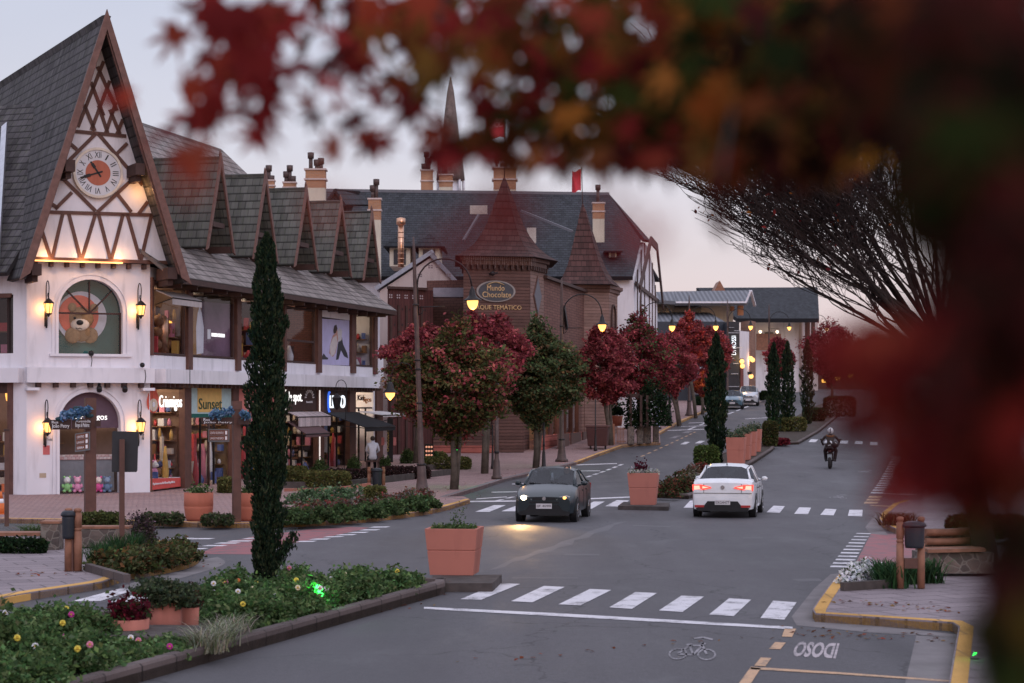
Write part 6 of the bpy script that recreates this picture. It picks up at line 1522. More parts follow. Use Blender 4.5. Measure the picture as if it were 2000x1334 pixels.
cb=G(640,968,.13);t=thing('curved_bench','long curved bench with terracotta back behind the plaza flower bed','bench',tuple(cb))
mb=MB();pth=[W(x,y,cb.y+z_)for x,y,z_ in((556,957,.3),(600,956,.1),(640,955,0),(680,952,.2),(722,946,.6))];
for a,b in zip(pth,pth[1:]):mb.beam(a,b+(b-a)*.02,.12,.10)
mb.build('backrest',flat('bench_terracotta',(.30,.12,.085)),t);mb=MB()
for x in(575,612,648,678):mb.nx();mb.beam(W(x,962,cb.y+.1),W(x,975,cb.y+.1),.06,.06)
mb.build('bracket',M['metal_d'],t)
def square_planter(px,py,wtop,wbot,hpx,off,rz,lb,grp='tapered square planters on the median'):
 b=G(px,py,off);k=b.y/FPX;t=thing('square_planter',lb,'planter',tuple(b),grp);H=hpx*k;a,c=wtop*k/2,wbot*k/2
 rt2=math.sqrt(2);rot=R(45+rz);mb=MB();m_=c+(a-c)*.52
 o=mb.lathe([(c*rt2,0),(m_*rt2,H*.52),((m_-.012)*rt2,H*.525),((m_-.012)*rt2,H*.54),(m_*rt2*1.01,H*.545),(a*rt2,H),(a*rt2*.88,H),(a*rt2*.86,H*.92)],b,4,0,True,rot,smooth=False).build('pot',M['planter'],t,bevel=.012)
 mb=MB();mb.lathe([(a*rt2*.86,H*.90),(a*rt2*.86,H*.925)],b,4,0,True,rot,smooth=False);mb.build('soil',M['soil'],t)
 return t,b,H,a
GREEN=[(.065,.11,.042),(.095,.14,.055),(.045,.08,.03),(.12,.15,.065)]
DGREEN=[(.018,.034,.016),(.028,.046,.02),(.012,.024,.013)]
REDS=[(.20,.02,.03),(.28,.035,.04),(.12,.015,.02),(.30,.06,.05)]
def tuft(par,c,r_,h,n,size,palette,nm='plant',w=None,flat_=.5):
 p=RNG.normal(size=(n,3))*np.array([r_*.5,r_*.5,h*.3]);p[:,2]=np.abs(p[:,2])*1.3;m_=np.abs(p[:,:2]).max(1)<r_;p=p[m_]+np.array(c)
 return leaf_mesh(nm,p,size,pal(len(p),palette,w),par)
def sqtuft(par,c,r_,h,n,size,palette,nm='plant',w=None):
 p=RNG.uniform(-r_,r_,(n,3));p[:,2]=np.abs(RNG.normal(size=n))*h*.45;return leaf_mesh(nm,p+np.array(c),size,pal(n,palette,w),par)
t,b,H,a=square_planter(888,1120,102,84,90,.15,-7,'large coral square planter on the stone slab at the near end')
sqtuft(t,b+Vector((0,0,H*.95)),a*.85,.10,900,.035,GREEN);tuft(t,b+Vector((.05,0,H)),.16,.42,160,.03,GREEN,'tall_stem')
t,b,H,a=square_planter(1257,985,60,48,62,.12,-7,'coral square planter with white and dark red flowers beside the white car')
sqtuft(t,b+Vector((0,0,H*.97)),a*.95,.12,900,.05,[(.4,.38,.36),(.5,.48,.46),(.12,.15,.1)],'white_flowers');sqtuft(t,b+Vector((-.08,0,H+.08)),a*.4,.24,220,.05,[(.10,.02,.035),(.06,.012,.02)],'red_foliage')
for(px,py,wt2,hp,lb)in((1438,908,36,54,'coral planter right behind the white car, first of the row of four'),(1451,898,33,51,'second coral planter of the row of four on the median'),(1463,890,30,47,'third coral planter of the row of four on the median'),(1474,882,26,44,'last and smallest coral planter of the row of four')):
 t,b,H,a=square_planter(px,py,wt2,wt2*.84,hp,.12,-14,lb)
 sqtuft(t,b+Vector((0,0,H)),a*.9,.30,420,.06,[(.05,.085,.05),(.10,.13,.08),(.15,.15,.1)])
def round_pot(px,py,wpx,hpx,off,lb,prof,m_,grp=None,tilt=0.0,nm='round_pot'):
 b=G(px,py,off);k=b.y/FPX;t=thing(nm,lb,'flower pot',tuple(b),grp);r_=wpx*k/2;h=hpx*k
 mb=MB();mb.lathe([(r_*a,h*z)for a,z in prof]+[(r_*.92,h),(r_*.9,h*.9)],b,24)
 if tilt:
  for i,v in enumerate(mb.v):
   if v.z-b.z>h*.6:mb.v[i]=v+Vector((0,0,tilt*(v.x-b.x)))
 mb.build('pot',m_,t);mb=MB();mb.lathe([(r_*.9,h*.88),(r_*.9,h*.9)],b,18);mb.build('soil',M['soil'],t)
 return t,b,h,r_
BULGE=[(.80,0),(.90,.12),(.98,.42),(1.0,.5),(.985,.51),(.985,.53),(1.0,.54),(1.0,1)]
for px,lb in((388,'round terracotta pot left of the street name post on the plaza'),(492,'round terracotta pot half hidden by the front cypress')):
 t,b,h,r_=round_pot(px,1017,57,55,.13,lb,BULGE,M['terracotta'],'round terracotta pots on the plaza')
 tuft(t,b+Vector((0,0,h)),r_,.22,300,.05,GREEN,'plant')
t,b,h,r_=round_pot(250,1252,84,44,.12,'low wide pink pot with dark red coleus in the front bed',[(.9,0),(.95,.3),(1,1)],M['planter'],'pink pots in the front bed')
tuft(t,b+Vector((0,0,h)),r_,.32,900,.05,[(.09,.012,.022),(.14,.018,.03),(.05,.012,.016),(.05,.07,.03)],'coleus')
t,b,h,r_=round_pot(322,1236,64,60,.12,'tall pink pot with a broad green bush in the front bed',[(.97,0),(1,.4),(1,1)],M['planter'],'pink pots in the front bed')
p_,_,_=clumps_in(b+Vector((0,0,h+.12)),(.40,.36,.2),90,50,.16,.4);leaf_mesh('plant',p_,.035,pal(len(p_),[(.06,.08,.045),(.085,.105,.06),(.045,.065,.04)]),t)
t,b,h,r_=round_pot(371,1228,36,42,.12,'small pink pot with dark foliage, rightmost of the front bed pots',[(.9,0),(.95,.3),(1,1)],M['planter'],'pink pots in the front bed')
tuft(t,b+Vector((0,0,h)),.17,.36,500,.035,[(.04,.05,.03),(.08,.015,.02),(.03,.04,.025)],'plant')
t,b,h,r_=round_pot(-14,1310,40,60,.12,'pink pot cut by the left edge of the picture',[(.9,0),(1,1)],M['planter'],'pink pots in the front bed');tuft(t,b+Vector((0,0,h)),.3,.5,500,.05,GREEN,'plant')
for px,py,w_,h_,lb in((300,1255,1.1,.16,'flat dark stones under the pink pots'),(30,1312,.35,.14,'dark stone slab among the dahlias at the left'),(600,1172,.5,.16,'grey stone beside the green floodlight')):
 b=G(px,py,.12);t=at(b);t.prism([b+Vector((w_*math.cos(a_)*(1+.15*math.sin(3*a_)),w_*.6*math.sin(a_),-.05))for a_ in[k*math.pi/6 for k in range(12)]],(0,0,h_+.05));o=t.build('garden_stone',M['slab_s'],bevel=.03);tag(o,lb,'stone')
wb_=G(1168,877,.13);k=wb_.y/FPX;t=thing('wheeled_bin','large brown wheeled waste container on the left pavement','waste container',tuple(wb_))
mb=MB();mb.lathe([(.48*1.414,.16),(.56*1.414,1.1)],wb_,4,0,True,R(45-8),smooth=False);mb.build('tub',flat('bin_brown',(.075,.03,.028),.5),t,bevel=.04)
mb=MB();mb.box(wb_+Vector((0,0,1.16)),(1.2,1.15,.12),0,R(-8));mb.build('lid',flat('bin_brown_lid',(.10,.045,.04),.5),t,bevel=.03)
for sx,sy in((-.38,-.38),(.38,-.38),(.38,.38),(-.38,.38)):mb=MB();c=wb_+Vector((sx,sy,.09));mb.tube([c-Vector((.03,0,0)),c+Vector((.03,0,0))],.09,10);mb.build('wheel',M['rubber'],t)
pgz=G(1240,868,.13).y
for px,y0,w_,lb in((1232,833,13,'mossy stone pillar left of the little gate'),(1264,832,14,'wide pale stone pillar of the pergola by the kerb'),(1250,832,12,'dark middle stone pillar of the pergola'),(1281,830,11,'rightmost dark stone pillar under the vine')):stone_block(lb,px,y0,868-(px-1232)*.06,w_,pgz+(px-1232)*.04,.45,False)
t=thing('garden_gate','little reddish wooden gate between mossy pillars','gate',tuple(W(1212,868,pgz)));mb=MB()
for x in range(1206,1221,3):mb.beam(W(x,866,pgz),W(x,834,pgz),.035,.03)
mb.beam(W(1204,838,pgz),W(1222,838,pgz),.06,.04);mb.beam(W(1204,862,pgz),W(1222,862,pgz),.06,.04);mb.build('slat_panel',M['wood_o'],t);mb=MB();mb.beam(W(1197,870,pgz),W(1197,828,pgz),.2,.2);mb.build('gate_post',M['wood_o'],t)
t=thing('pergola','dark wooden pergola beams over the stone pillars','pergola',tuple(W(1240,868,pgz)));mb=MB()
for a,b in(((1210,772),(1282,772)),((1214,770),(1278,778)),):mb.nx();mb.beam(W(*a,pgz),W(*b,pgz+.5),.14,.18)
mb.build('beam',M['timber_d'],t);mb=MB()
for x in(1232,1252,1264):mb.nx();mb.beam(W(x,833,pgz),W(x,772,pgz),.13,.13)
mb.build('post',M['timber_d'],t)
for px,y0,y1,lb,c_ in((1285,792,838,'pale blue and pink standing banner beside the vine',(.35,.42,.6)),):
 b=G(px,y1,.13);t=thing('standing_banner',lb,'banner',tuple(b));mb=MB();mb.box(W(px,(y0+y1)/2,b.y),(8/FPX*b.y,.06,(y1-y0)/FPX*b.y));mb.build('panel',mat('banner_print',c_,.6,.6,3),t);mb=MB();mb.box(b+Vector((0,0,.06)),(.4,.3,.12));mb.build('foot',M['metal_d'],t)
b=G(1177,832,.13);t=thing('potted_palm','potted plant in a terracotta pot by the warm lit windows','potted plant',tuple(W(1206,832,pgz+2)))
bb=W(1206,832,pgz+2);mb=MB();mb.lathe([(.22,0),(.3,.55),(.26,.55)],bb,12);mb.build('pot',M['terracotta'],t);tuft(t,bb+Vector((0,0,.6)),.4,.7,300,.12,DGREEN,'plant')
b=G(838,905,.13);t=thing('menu_board','lit menu board with round food pictures behind the first street lamp','menu board',tuple(b));
mb=MB();mb.box(W(838,886,b.y),(17/FPX*b.y,.08,38/FPX*b.y));mb.build('board',M['black'],t);mb=MB()
for i in range(3):
 for j in range(4):mb.nx();mb.ball(W(833+i*5,873+j*8,b.y-.05),.05,8,0,(1,.2,1))
mb.build('food_picture',glow('menu_glow',(.9,.4,.25),.7),t)
b=G(708,878,.13)
for px,lb in((748,'pink paper notice left of the vertical banner'),(771,'pink paper notice right of the vertical banner')):
 t=at(W(px,862,93));t.box(W(px,862,93),(.13,.02,.36));tag(t.build('paper_notice',flat('notice_pink',(.55,.2,.2))),lb,'notice')
t=thing('vertical_banner','narrow black upright banner with yellow letters beside the last shop','banner',tuple(W(762,900,93)));mb=MB();mb.box(W(762,860,93),(.26,.05,2.0));mb.build('cloth',M['black'],t);text('lettering','CHOCOLATE',origin=W(759.5,882,92.95),X=(0,0,1),Y=(-1,0,0),w=1.1,h=.1,material=flat('letter_yellow',(.6,.42,.12)),parent=t)
b=G(2,1004,.13);t=thing('traffic_cone','orange and white traffic cone cut by the left edge','traffic cone',tuple(b));mb=MB();mb.lathe([(.15,.02),(.09,.3)],b,14);mb.lathe([(.06,.42),(.02,.62)],b,14);mb.build('cone',flat('cone_orange',(.6,.15,.04)),t,split='all');mb=MB();mb.lathe([(.09,.3),(.06,.42)],b,14);mb.build('stripe',M['white'],t);mb=MB();mb.box(b+Vector((0,0,.012)),(.36,.36,.024));mb.build('base',flat('cone_orange',(.6,.15,.04)),t)
for px,py,Zo,lb,e in((619,1160,0,'bright green garden floodlight in the front flower bed',7),(1505,853,0,'green floodlight under the clipped topiary on the far median',14),(1542,832,0,'small green floodlight farther up the median',6),(887,905,0,'green floodlight washing the first maple trunk',26),(1070,838,0,'green floodlight in the crown of the green maple',22),(1903,1276,0,'tiny green light on the right pavement',1)):
 if py in(905,838):b=W(px+6,py-26,G(885 if px<900 else 1045,955 if px<900 else 914).y-.7)
 elif px==619:b=W(619,1158,G(619,1212).y)
 else:b=G(px,py,.3 if px<1600 else.2)
 t=thing('floodlight',lb,'floodlight',tuple(b));mb=MB()
 if py in(905,838):mb.ball(b,.05,8)
 else:
  for j in range(26 if px<700 else 9):d_=RNG.normal(size=3)*(.045 if px<1600 else.01);mb.ball(b+Vector(d_),.024 if px<1600 else.010,6)
 mb.build('lens',M['green_led'],t)if True else 0
 mb=MB();mb.lathe([(.05,-.12),(.06,-.06)],b,8);mb.build('housing',M['black'],t)
 add_light('green_light',b+Vector((0,-.12,.1)),e,(.05,1,.12),.05)
# ================================================================== TREES, HEDGES, BEDS
def trunk_tube(mb,pts,r0,r1,n=8):mb.tube(pts,[r0+(r1-r0)*i/(len(pts)-1)for i in range(len(pts))],n)
def street_maple(lb,base,crown_c,rad,palette_top,palette_low,nc,per,size,twin=True,split=.1,name='maple_tree',lean=(0,0)):
 t=thing(name,lb,'tree',tuple(base),'maples along the left pavement');b=Vector(base);c=Vector(crown_c)
 mb=MB();j=b+(Vector((c.x,c.y,c.z-rad[2]*.75))-b)
 trunk_tube(mb,[b-Vector((0,0,.1)),b.lerp(j,.35)+Vector((.03,0,0)),b.lerp(j,.7)+Vector((-.02,0,0)),j],.13,.10)
 if twin:trunk_tube(mb,[b+Vector((.1,.05,-.05)),b.lerp(j,.5)+Vector((.16,0,0)),j+Vector((.22,0,.2))],.09,.06)
 r_=random.Random(int(abs(b.x*37+b.y*11)))
 for k in range(9):
  a=k*2.4;e=Vector((c.x+rad[0]*.7*math.cos(a),c.y+rad[1]*.7*math.sin(a),c.z+rad[2]*r_.uniform(-.4,.6)))
  trunk_tube(mb,[j,j.lerp(e,.5)+Vector((0,0,.25)),e],.06,.015,6)
 mb.build('trunk',M['bark'],t)
 per=int(per*2.1);p,cc,idx=clumps_in((0,0,0),(1,1,1),nc,per,.11,.40,.45)
 tz=np.clip((p[:,2]+1)/2,0,1);wd=np.interp(tz,[0,.25,.6,1],[.42,.95,1.04,.62])
 an=np.arctan2(p[:,1],p[:,0]);lump=1+.10*np.sin(an*3+c.x)+.08*np.sin(an*5+2*c.y)+.07*np.sin(p[:,2]*7+an*2)
 p[:,0]*=wd*lump;p[:,1]*=wd*lump;p[:,2]+=.12*np.sin(an*3+c.y)*(tz>.5);p=p*np.array(rad)+np.array(c);size=size*.62
 hgt=cc[idx][:,2]+.25*np.sin(cc[idx][:,0]*6)+RNG.normal(0,.28,len(idx))
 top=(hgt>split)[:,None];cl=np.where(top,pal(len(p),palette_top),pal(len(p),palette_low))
 cv=RNG.uniform(.6,1.35,nc)[idx][:,None]
 leaf_mesh('crown',p,size,np.clip(cl*cv,.004,.9),t,up=.6)
 return t
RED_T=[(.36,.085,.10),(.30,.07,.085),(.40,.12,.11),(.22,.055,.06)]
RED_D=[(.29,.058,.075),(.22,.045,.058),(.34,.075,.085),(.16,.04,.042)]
OLIVE=[(.095,.10,.04),(.125,.11,.045),(.075,.09,.038),(.19,.10,.05),(.06,.07,.03)]
GRN=[(.075,.105,.05),(.105,.125,.055),(.055,.08,.04),(.15,.095,.05)]
b=G(885,956,.13);street_maple('big maple with crimson top and olive green underside, nearest on the left pavement',b,W(888,752,b.y),(2.0,1.9,2.0),RED_T,OLIVE,340,42,.15,split=-.12)
b2=G(945,925,.13);street_maple('crimson maple crown rising behind the two-coloured maple',b2,W(948,688,b2.y),(1.75,1.7,1.6),RED_T,RED_D,260,36,.16,split=0)
b3=G(800,930,.13);street_maple('crimson maple half hidden behind the first street lamp post',W(812,900,88),W(822,694,88),(1.5,1.5,1.4),RED_T,RED_D,200,36,.16,split=0)
b=G(1045,914,.13);street_maple('dark green maple with a pale trunk in front of the brown tower',b,W(1050,738,b.y),(1.75,1.6,2.25),GRN+[(.16,.04,.03)],GRN,380,40,.16,split=.5)
b=G(1190,838,.13)
for lb,px,py,rx,rz,Z,pt_,pl_,tb_ in(('round crimson maple right of the green one',1182,718,58,76,108,RED_T,RED_D,1192),('broad crimson maple with a dark green heart by the pergola',1250,700,66,82,119,RED_D,RED_D[:2]+GRN[:2],1247),('crimson maple over the slim trunks up the street',1312,712,46,62,131,RED_T,RED_D,1326),('bright orange red maple with a thick pale trunk',1345,668,38,54,142,[(.45,.06,.05),(.5,.10,.06),(.36,.04,.04)],RED_T,1359),('distant crimson maple between the cream building and the black pylon',1392,690,36,52,150,[(.42,.06,.05)]+RED_T,RED_D,1392),('small orange maple by the porch',1372,752,15,22,148,[(.5,.12,.05)],RED_T,1372),('dark crimson maple far up between the cypresses',1522,700,26,40,168,RED_D,RED_D,1522),('dark crimson tree at the far right end of the street',1625,690,60,60,175,RED_D,RED_D,1625)):
 k=Z/FPX;base=Vector(((tb_-1000)*k,Z,gh(Z)+.13));street_maple(lb,base,W(px,py,Z),(rx*k,rx*k,rz*k),pt_,pl_,240,34,.17,split=.05,twin=Z<135)
def cypress(lb,base,h,rmax,n,size,prof,dark=1.0,sprig=False,grp='columnar cypresses on the median'):
 b=Vector(base);t=thing('cypress_tree',lb,'tree',tuple(b),grp);mb=MB();trunk_tube(mb,[b-Vector((0,0,.1)),b+Vector((.02,0,h*.3)),b+Vector((0,0,h*.8))],max(.05,rmax*.22),.02);mb.build('trunk',M['bark_d'],t)
 u=RNG.uniform(0,1,n);pr=np.interp(u,[q[0]for q in prof],[q[1]for q in prof])*rmax;a=RNG.uniform(0,2*np.pi,n)
 fl=1+.26*np.sin(a*5+u*9)+.24*np.sin(a*3-u*23)+.18*np.sin(u*60+a*2)+.12*np.sin(u*110-a*4)
 rr_=pr*fl*RNG.uniform(.5,1,n)**.45;p=np.stack([rr_*np.cos(a),rr_*np.sin(a),u*h+RNG.normal(0,.02,n)],1)
 if sprig:
  m_=500;v=RNG.uniform(0,1,m_);q=np.stack([.12+.32*v+RNG.normal(0,.04,m_),RNG.normal(0,.05,m_),.55+.45*v+RNG.normal(0,.05,m_)],1);p=np.vstack([p,q])
 cl=pal(len(p),[(.018,.033,.020),(.030,.048,.027),(.012,.022,.015),(.05,.06,.032)])*dark
 pts=p+np.array(b);r=RNG;nn=len(pts);tdir=np.stack([np.cos(np.r_[a,a[:nn-n]])*.35,np.sin(np.r_[a,a[:nn-n]])*.35,np.ones(nn)],1)+r.normal(0,.25,(nn,3));tdir/=np.linalg.norm(tdir,axis=1)[:,None]
 nr=r.normal(size=(nn,3));nr-=tdir*(nr*tdir).sum(1)[:,None];nr/=np.linalg.norm(nr,axis=1)[:,None];bb=np.cross(nr,tdir);s_=(size*r.uniform(.6,1.4,nn))[:,None]
 v=np.stack([pts-tdir*s_,pts+bb*s_*.4,pts+tdir*s_,pts-bb*s_*.4],1)-np.array(b)
 me=bpy.data.meshes.new('crown');me.from_pydata(v.reshape(-1,3).tolist(),[],np.arange(nn*4).reshape(-1,4).tolist());ca=me.color_attributes.new('leafcol','FLOAT_COLOR','POINT');c4=np.ones((nn,4,4),np.float32);c4[:,:,:3]=cl[:,None];ca.data.foreach_set('color',c4.ravel());me.materials.append(M['leaf'])
 o=bpy.data.objects.new('crown',me);C.objects.link(o);o.parent=t
 return t
PF=[(0,.55),(.06,.62),(.16,.66),(.26,.78),(.36,1.0),(.5,.98),(.68,.86),(.82,.74),(.92,.55),(.97,.3),(1,.04)]
b=G(521,1172,.12);cypress('tall dark cypress standing in the front flower bed',b,zat(458,b.y)-.12,.265,30000,.036,PF,sprig=True)
PF2=[(0,.5),(.1,.75),(.3,1),(.6,.95),(.85,.7),(1,.05)]
for px,py,yt,w_,n,lb in((1399,905,652,17,9000,'cypress behind the white car on the median'),(1511,858,670,12,5000,'first of the three slim cypresses up the median'),(1538,842,668,12,5000,'second of the three slim cypresses up the median'),(1577,828,664,11,4000,'last of the three slim cypresses, behind the red leaves')):
 b=G(px,py,.11);k=b.y/FPX;cypress(lb,b,zat(yt,b.y)-b.z,w_*k,n,.085,PF2)
def hedge(lb,px,py,wpx,hpx,d,off,palette,n,size,name='clipped_hedge',grp=None,rnd=True,Z=None,rz=0.0,cat='hedge'):
 b=G(px,py,off)if Z is None else W(px,py,Z);k=b.y/FPX;t=thing(name,lb,cat,tuple(b),grp);w_,h=wpx*k,hpx*k
 p=box_pts(n,(w_,d,h));p[:,2]+=h/2
 if rz:p[:,1]+=p[:,0]*math.tan(R(rz))
 p=np.vstack([p,np.stack([RNG.uniform(-w_/2,w_/2,n//4)*.9,RNG.uniform(-d/2,d/2,n//4)*.9,RNG.uniform(0,h,n//4)*.95],1)])
 leaf_mesh('foliage',p+np.array(b),size,pal(len(p),palette,jit=.3),t);mb=MB();mb.lathe([(.04,0),(.03,h*.6)],b,6);mb.build('stem',M['bark_d'],t);return t
def bush(lb,b,rx,ry,h,n,size,palette,name='flower_bush',grp=None,cat='bush',stem=True,blooms=(),clump=True,w=None):
 b=Vector(b);t=thing(name,lb,cat,tuple(b),grp);nc=max(8,n//26)
 d=RNG.normal(size=(nc,3));d[:,2]=np.abs(d[:,2]);d/=np.linalg.norm(d,axis=1)[:,None];cc=d*(RNG.uniform(.3,1,nc)**.4)[:,None]
 p=(cc[:,None]+RNG.normal(size=(nc,26,3))*.13).reshape(-1,3);p[:,2]=np.maximum(p[:,2],.02);cv=np.repeat(RNG.uniform(.6,1.4,nc),26)[:,None]
 leaf_mesh('foliage',p*np.array([rx,ry,h])+np.array(b),size,np.clip(pal(len(p),palette,w)*cv,.004,.9),t,up=.5)
 if stem:mb=MB();mb.tube([b,b+Vector((0,0,h*.6))],.02,5);mb.build('stem',M['bark_d'],t)
 for(ux,uz,col)in blooms:
  c=b+Vector((ux*rx,-ry*.75,uz*h));mb=MB();n_=8
  for k in range(n_):
   a=2*math.pi*k/n_;mb.ball(c+Vector((.024*math.cos(a),-.008+.006*(k%2),.024*math.sin(a))),.017,6,0,(1,.5,1))
  mb.ball(c+Vector((0,-.012,0)),.014,6,1);mb.build('flower',[flat('bloom_'+col[0],col[1]),flat('bloom_eye',(.5,.3,.03))],t)
 return t
K1=Vector(m1r[3]);K0=Vector(m1r[1]);kd=(K0-K1).normalized();kn=Vector((-kd.y,kd.x))*(1 if Vector((-kd.y,kd.x)).x<0 else-1)
def bedp(u,v):q=K1+kd*u+kn*v;return Vector((q.x,q.y,.12))
BL=[('white',(.7,.68,.7)),('yellow',(.7,.55,.08)),('yellow',(.7,.55,.08)),('cream',(.7,.6,.4)),('magenta',(.45,.03,.25)),('orange',(.6,.14,.05)),('rose',(.6,.2,.3))]
DAHL=[(.075,.135,.05),(.105,.165,.062),(.055,.105,.042),(.13,.18,.08)]
rq=random.Random(11);nb=0
for u in np.arange(.45,16.5,.66):
 for v in(.62,1.25,1.95,2.6):
  q=bedp(u+rq.uniform(-.15,.15),v+rq.uniform(-.15,.15));px=1000+q.x/q.y*FPX;py=HORZ+(CAMH-.12)/q.y*FPX
  if u<1.0 and v>2.0:continue
  if 215<px<400 and py<1262:continue
  if 355<px<470 and 1215<py<1290:continue
  if 490<px<545 and py<1176:continue
  if px<-130 or px>860:continue
  if 580<px<640 and py<1175 and v>1.8:continue
  nbl=rq.choice((0,1,2));bl_=[(rq.uniform(-.5,.5),rq.uniform(.75,1.05),rq.choice(BL))for _ in range(nbl)]
  names=' and '.join(sorted({x[2][0]for x in bl_}))or 'no'
  side='kerbside' if v<1 else('back edge' if v>2.3 else('kerb-middle' if v<1.6 else 'back-middle'))
  where='by the slab' if px>700 else('short of the slab' if px>620 else('by the green light' if px>560 else('right of the cypress' if px>500 else('left of the cypress' if px>440 else('by the pale grass' if px>330 else('below the pots' if px>180 else('left of the pots' if px>60 else 'at the left edge')))))))
  bush(f'{side} dahlia bush with {names} blooms, {where}',q,rq.uniform(.42,.52),rq.uniform(.42,.5),rq.uniform(.30,.47)*(.75 if u<.9 else 1)*(.42 if 170<px<430 else 1),2000 if q.y<30 else 1600,.045,DAHL,'dahlia_bush','dahlia bushes in the front bed',blooms=bl_);nb+=1
def blades(lb,b,r_,h,n,palette,wd=.012,name='grass_tuft',droop=.8,cat='grass tuft',grp=None):
 b=Vector(b);t=thing(name,lb,cat,tuple(b),grp);mb=MB();cols=[]
 V=[];Fc_=[]
 for k in range(n):
  a=RNG.uniform(0,2*np.pi);L=h*RNG.uniform(.7,1.25);rr_=r_*RNG.uniform(.3,1.2);st=b+Vector((RNG.normal()*r_*.25,RNG.normal()*r_*.25,0));d=Vector((math.cos(a),math.sin(a),0));sd=Vector((-d.y,d.x,0))*wd;i=len(V);cl=pal(1,palette)[0]
  for s_ in range(5):
   q=s_/4;c=st+d*rr_*q**1.3+Vector((0,0,L*(q*1.7-droop*q*q*1.1)));w_=sd*(1-q*.9);V+=[c-w_,c+w_];cols+=[cl,cl]
  Fc_+=[(i+2*s_,i+2*s_+1,i+2*s_+3,i+2*s_+2)for s_ in range(4)]
 me=bpy.data.meshes.new('blades');me.from_pydata([tuple(v-b)for v in V],[],Fc_);ca=me.color_attributes.new('leafcol','FLOAT_COLOR','POINT');c4=np.ones((len(V),4),np.float32);c4[:,:3]=np.array(cols);ca.data.foreach_set('color',c4.ravel());me.materials.append(M['leaf']);o=bpy.data.objects.new('blades',me);C.objects.link(o);o.parent=t;return t
for px,py,lb in((400,1275,'pale variegated grass tuft at the kerb below the pots, left clump'),(425,1262,'pale variegated grass tuft at the kerb, middle clump'),(450,1248,'pale variegated grass tuft at the kerb, right clump')):blades(lb,G(px,py,.12),.42,.32,240,[(.28,.28,.2),(.14,.17,.09),(.35,.34,.27)],.008,grp='variegated grass in the front bed')
for px,py in((548,1158),(590,1150)):blades('pale dry grass tuft behind the cypress foot' if px<560 else 'pale dry grass tuft beside the grey stone',G(px,py,.12),.3,.3,160,[(.25,.25,.18),(.14,.17,.09)],.008,grp='variegated grass in the front bed')
hedge('low clipped green hedge behind the left stone wall',197,1046,80,42,.8,.13,[(.075,.085,.03),(.10,.11,.04),(.05,.06,.025)],3600,.045)
bush('mauve tinged round bush right of the stone wall',G(268,1064,.13),.42,.4,.62,3000,.04,[(.09,.055,.075),(.06,.06,.04),(.13,.09,.10),(.05,.05,.03)],'round_bush')
for px,py,r_,lb in((205,1098,.36,'strappy green iris clump left of the sign post'),(228,1086,.34,'strappy green iris clump just behind the sign post'),(262,1080,.34,'strappy green iris clump right of the sign post'),(190,1108,.3,'small iris clump nearest the litter bin')):blades(lb,G(px,py,.13),r_,.34,150,[(.04,.085,.035),(.06,.11,.045),(.03,.065,.03)],.016,'iris_clump',.55,'plant','iris clumps in the corner bed')
MIXG=[(.065,.08,.032),(.09,.10,.04),(.13,.07,.035),(.05,.065,.03),(.11,.12,.06)]
for i,(px,py)in enumerate(((210,1112),(240,1118),(270,1116),(300,1108),(330,1102),(355,1096),(285,1098),(318,1090),(345,1084),(260,1100))):
 bush(f'low russet shrub in the corner bed, {["nearest the bin", "at the front kerb left", "at the front kerb centre", "at the front kerb", "near the kerb bend", "at the tip of the kerb bend", "in the middle", "behind the middle", "at the back right", "beside the sign post foot"][i]}',G(px,py,.13),.42,.4,.34,900,.055,MIXG,'low_shrub','low shrubs in the corner bed')
mb=at(G(250,1125));mb.beam(G(172,1108,.2),G(248,1130,.2),.12,.14);tag(mb.build('bed_edging',M['kerb_s']),'dark stone edging in front of the corner bed','edging')
mb=at(G(60,1080));
blades('thin grass behind the left bench',G(70,1046,.13),.8,.3,200,GREEN,.012,grp=None);hedge('dark low hedge under the left bench',45,1080,85,26,.4,.13,DGREEN,1800,.045)
for px,py,w_,lb in((318,1021,72,'low green shrub bed left of the round pots at the kerb'),(425,1023,52,'low green shrub bed between the round pot and the street post')):hedge(lb,px,py,w_,15,.7,.13,[(.045,.07,.03),(.07,.085,.045),(.10,.09,.06)],1700,.06,'low_shrub')
pt2=[(580,1022),(625,1020),(670,1015),(715,1010),(760,1004),(800,998),(825,992)]
for i,(px,py)in enumerate(pt2):
 nm_=('behind the cypress','right of the cypress','left of centre','in the centre','right of centre','towards the tip','at the tip')[i]
 bush(f'low green shrub along the yellow plaza kerb, {nm_}',G(px,py,.13),.52,.5,.36,1700,.06,[(.065,.105,.042),(.09,.13,.055),(.05,.08,.036)],'low_shrub','shrubs along the plaza kerb')
 bush(f'russet bedding plant behind the plaza kerb shrubs, {nm_}',G(px-4,py-14,.13),.5,.4,.40,800,.055,[(.15,.065,.055),(.2,.18,.16),(.10,.115,.06),(.2,.06,.05)],'bedding_plant','bedding plants on the plaza')
for i,px in enumerate((590,625,660,700)):bush(f'pale green trailing plant under the curved bench, {("left end", "left of centre", "right of centre", "right end")[i]}',G(px,985-(px-590)*.06,.13),.55,.4,.48,1100,.055,[(.10,.16,.08),(.14,.2,.12),(.08,.13,.065)],'trailing_plant','trailing plants under the curved bench')
YG=[(.11,.11,.04),(.145,.135,.052),(.08,.085,.033)]
hedge('square clipped hedge at the right end of the curved bench',733,988,38,36,.7,.13,YG,2200,.05)
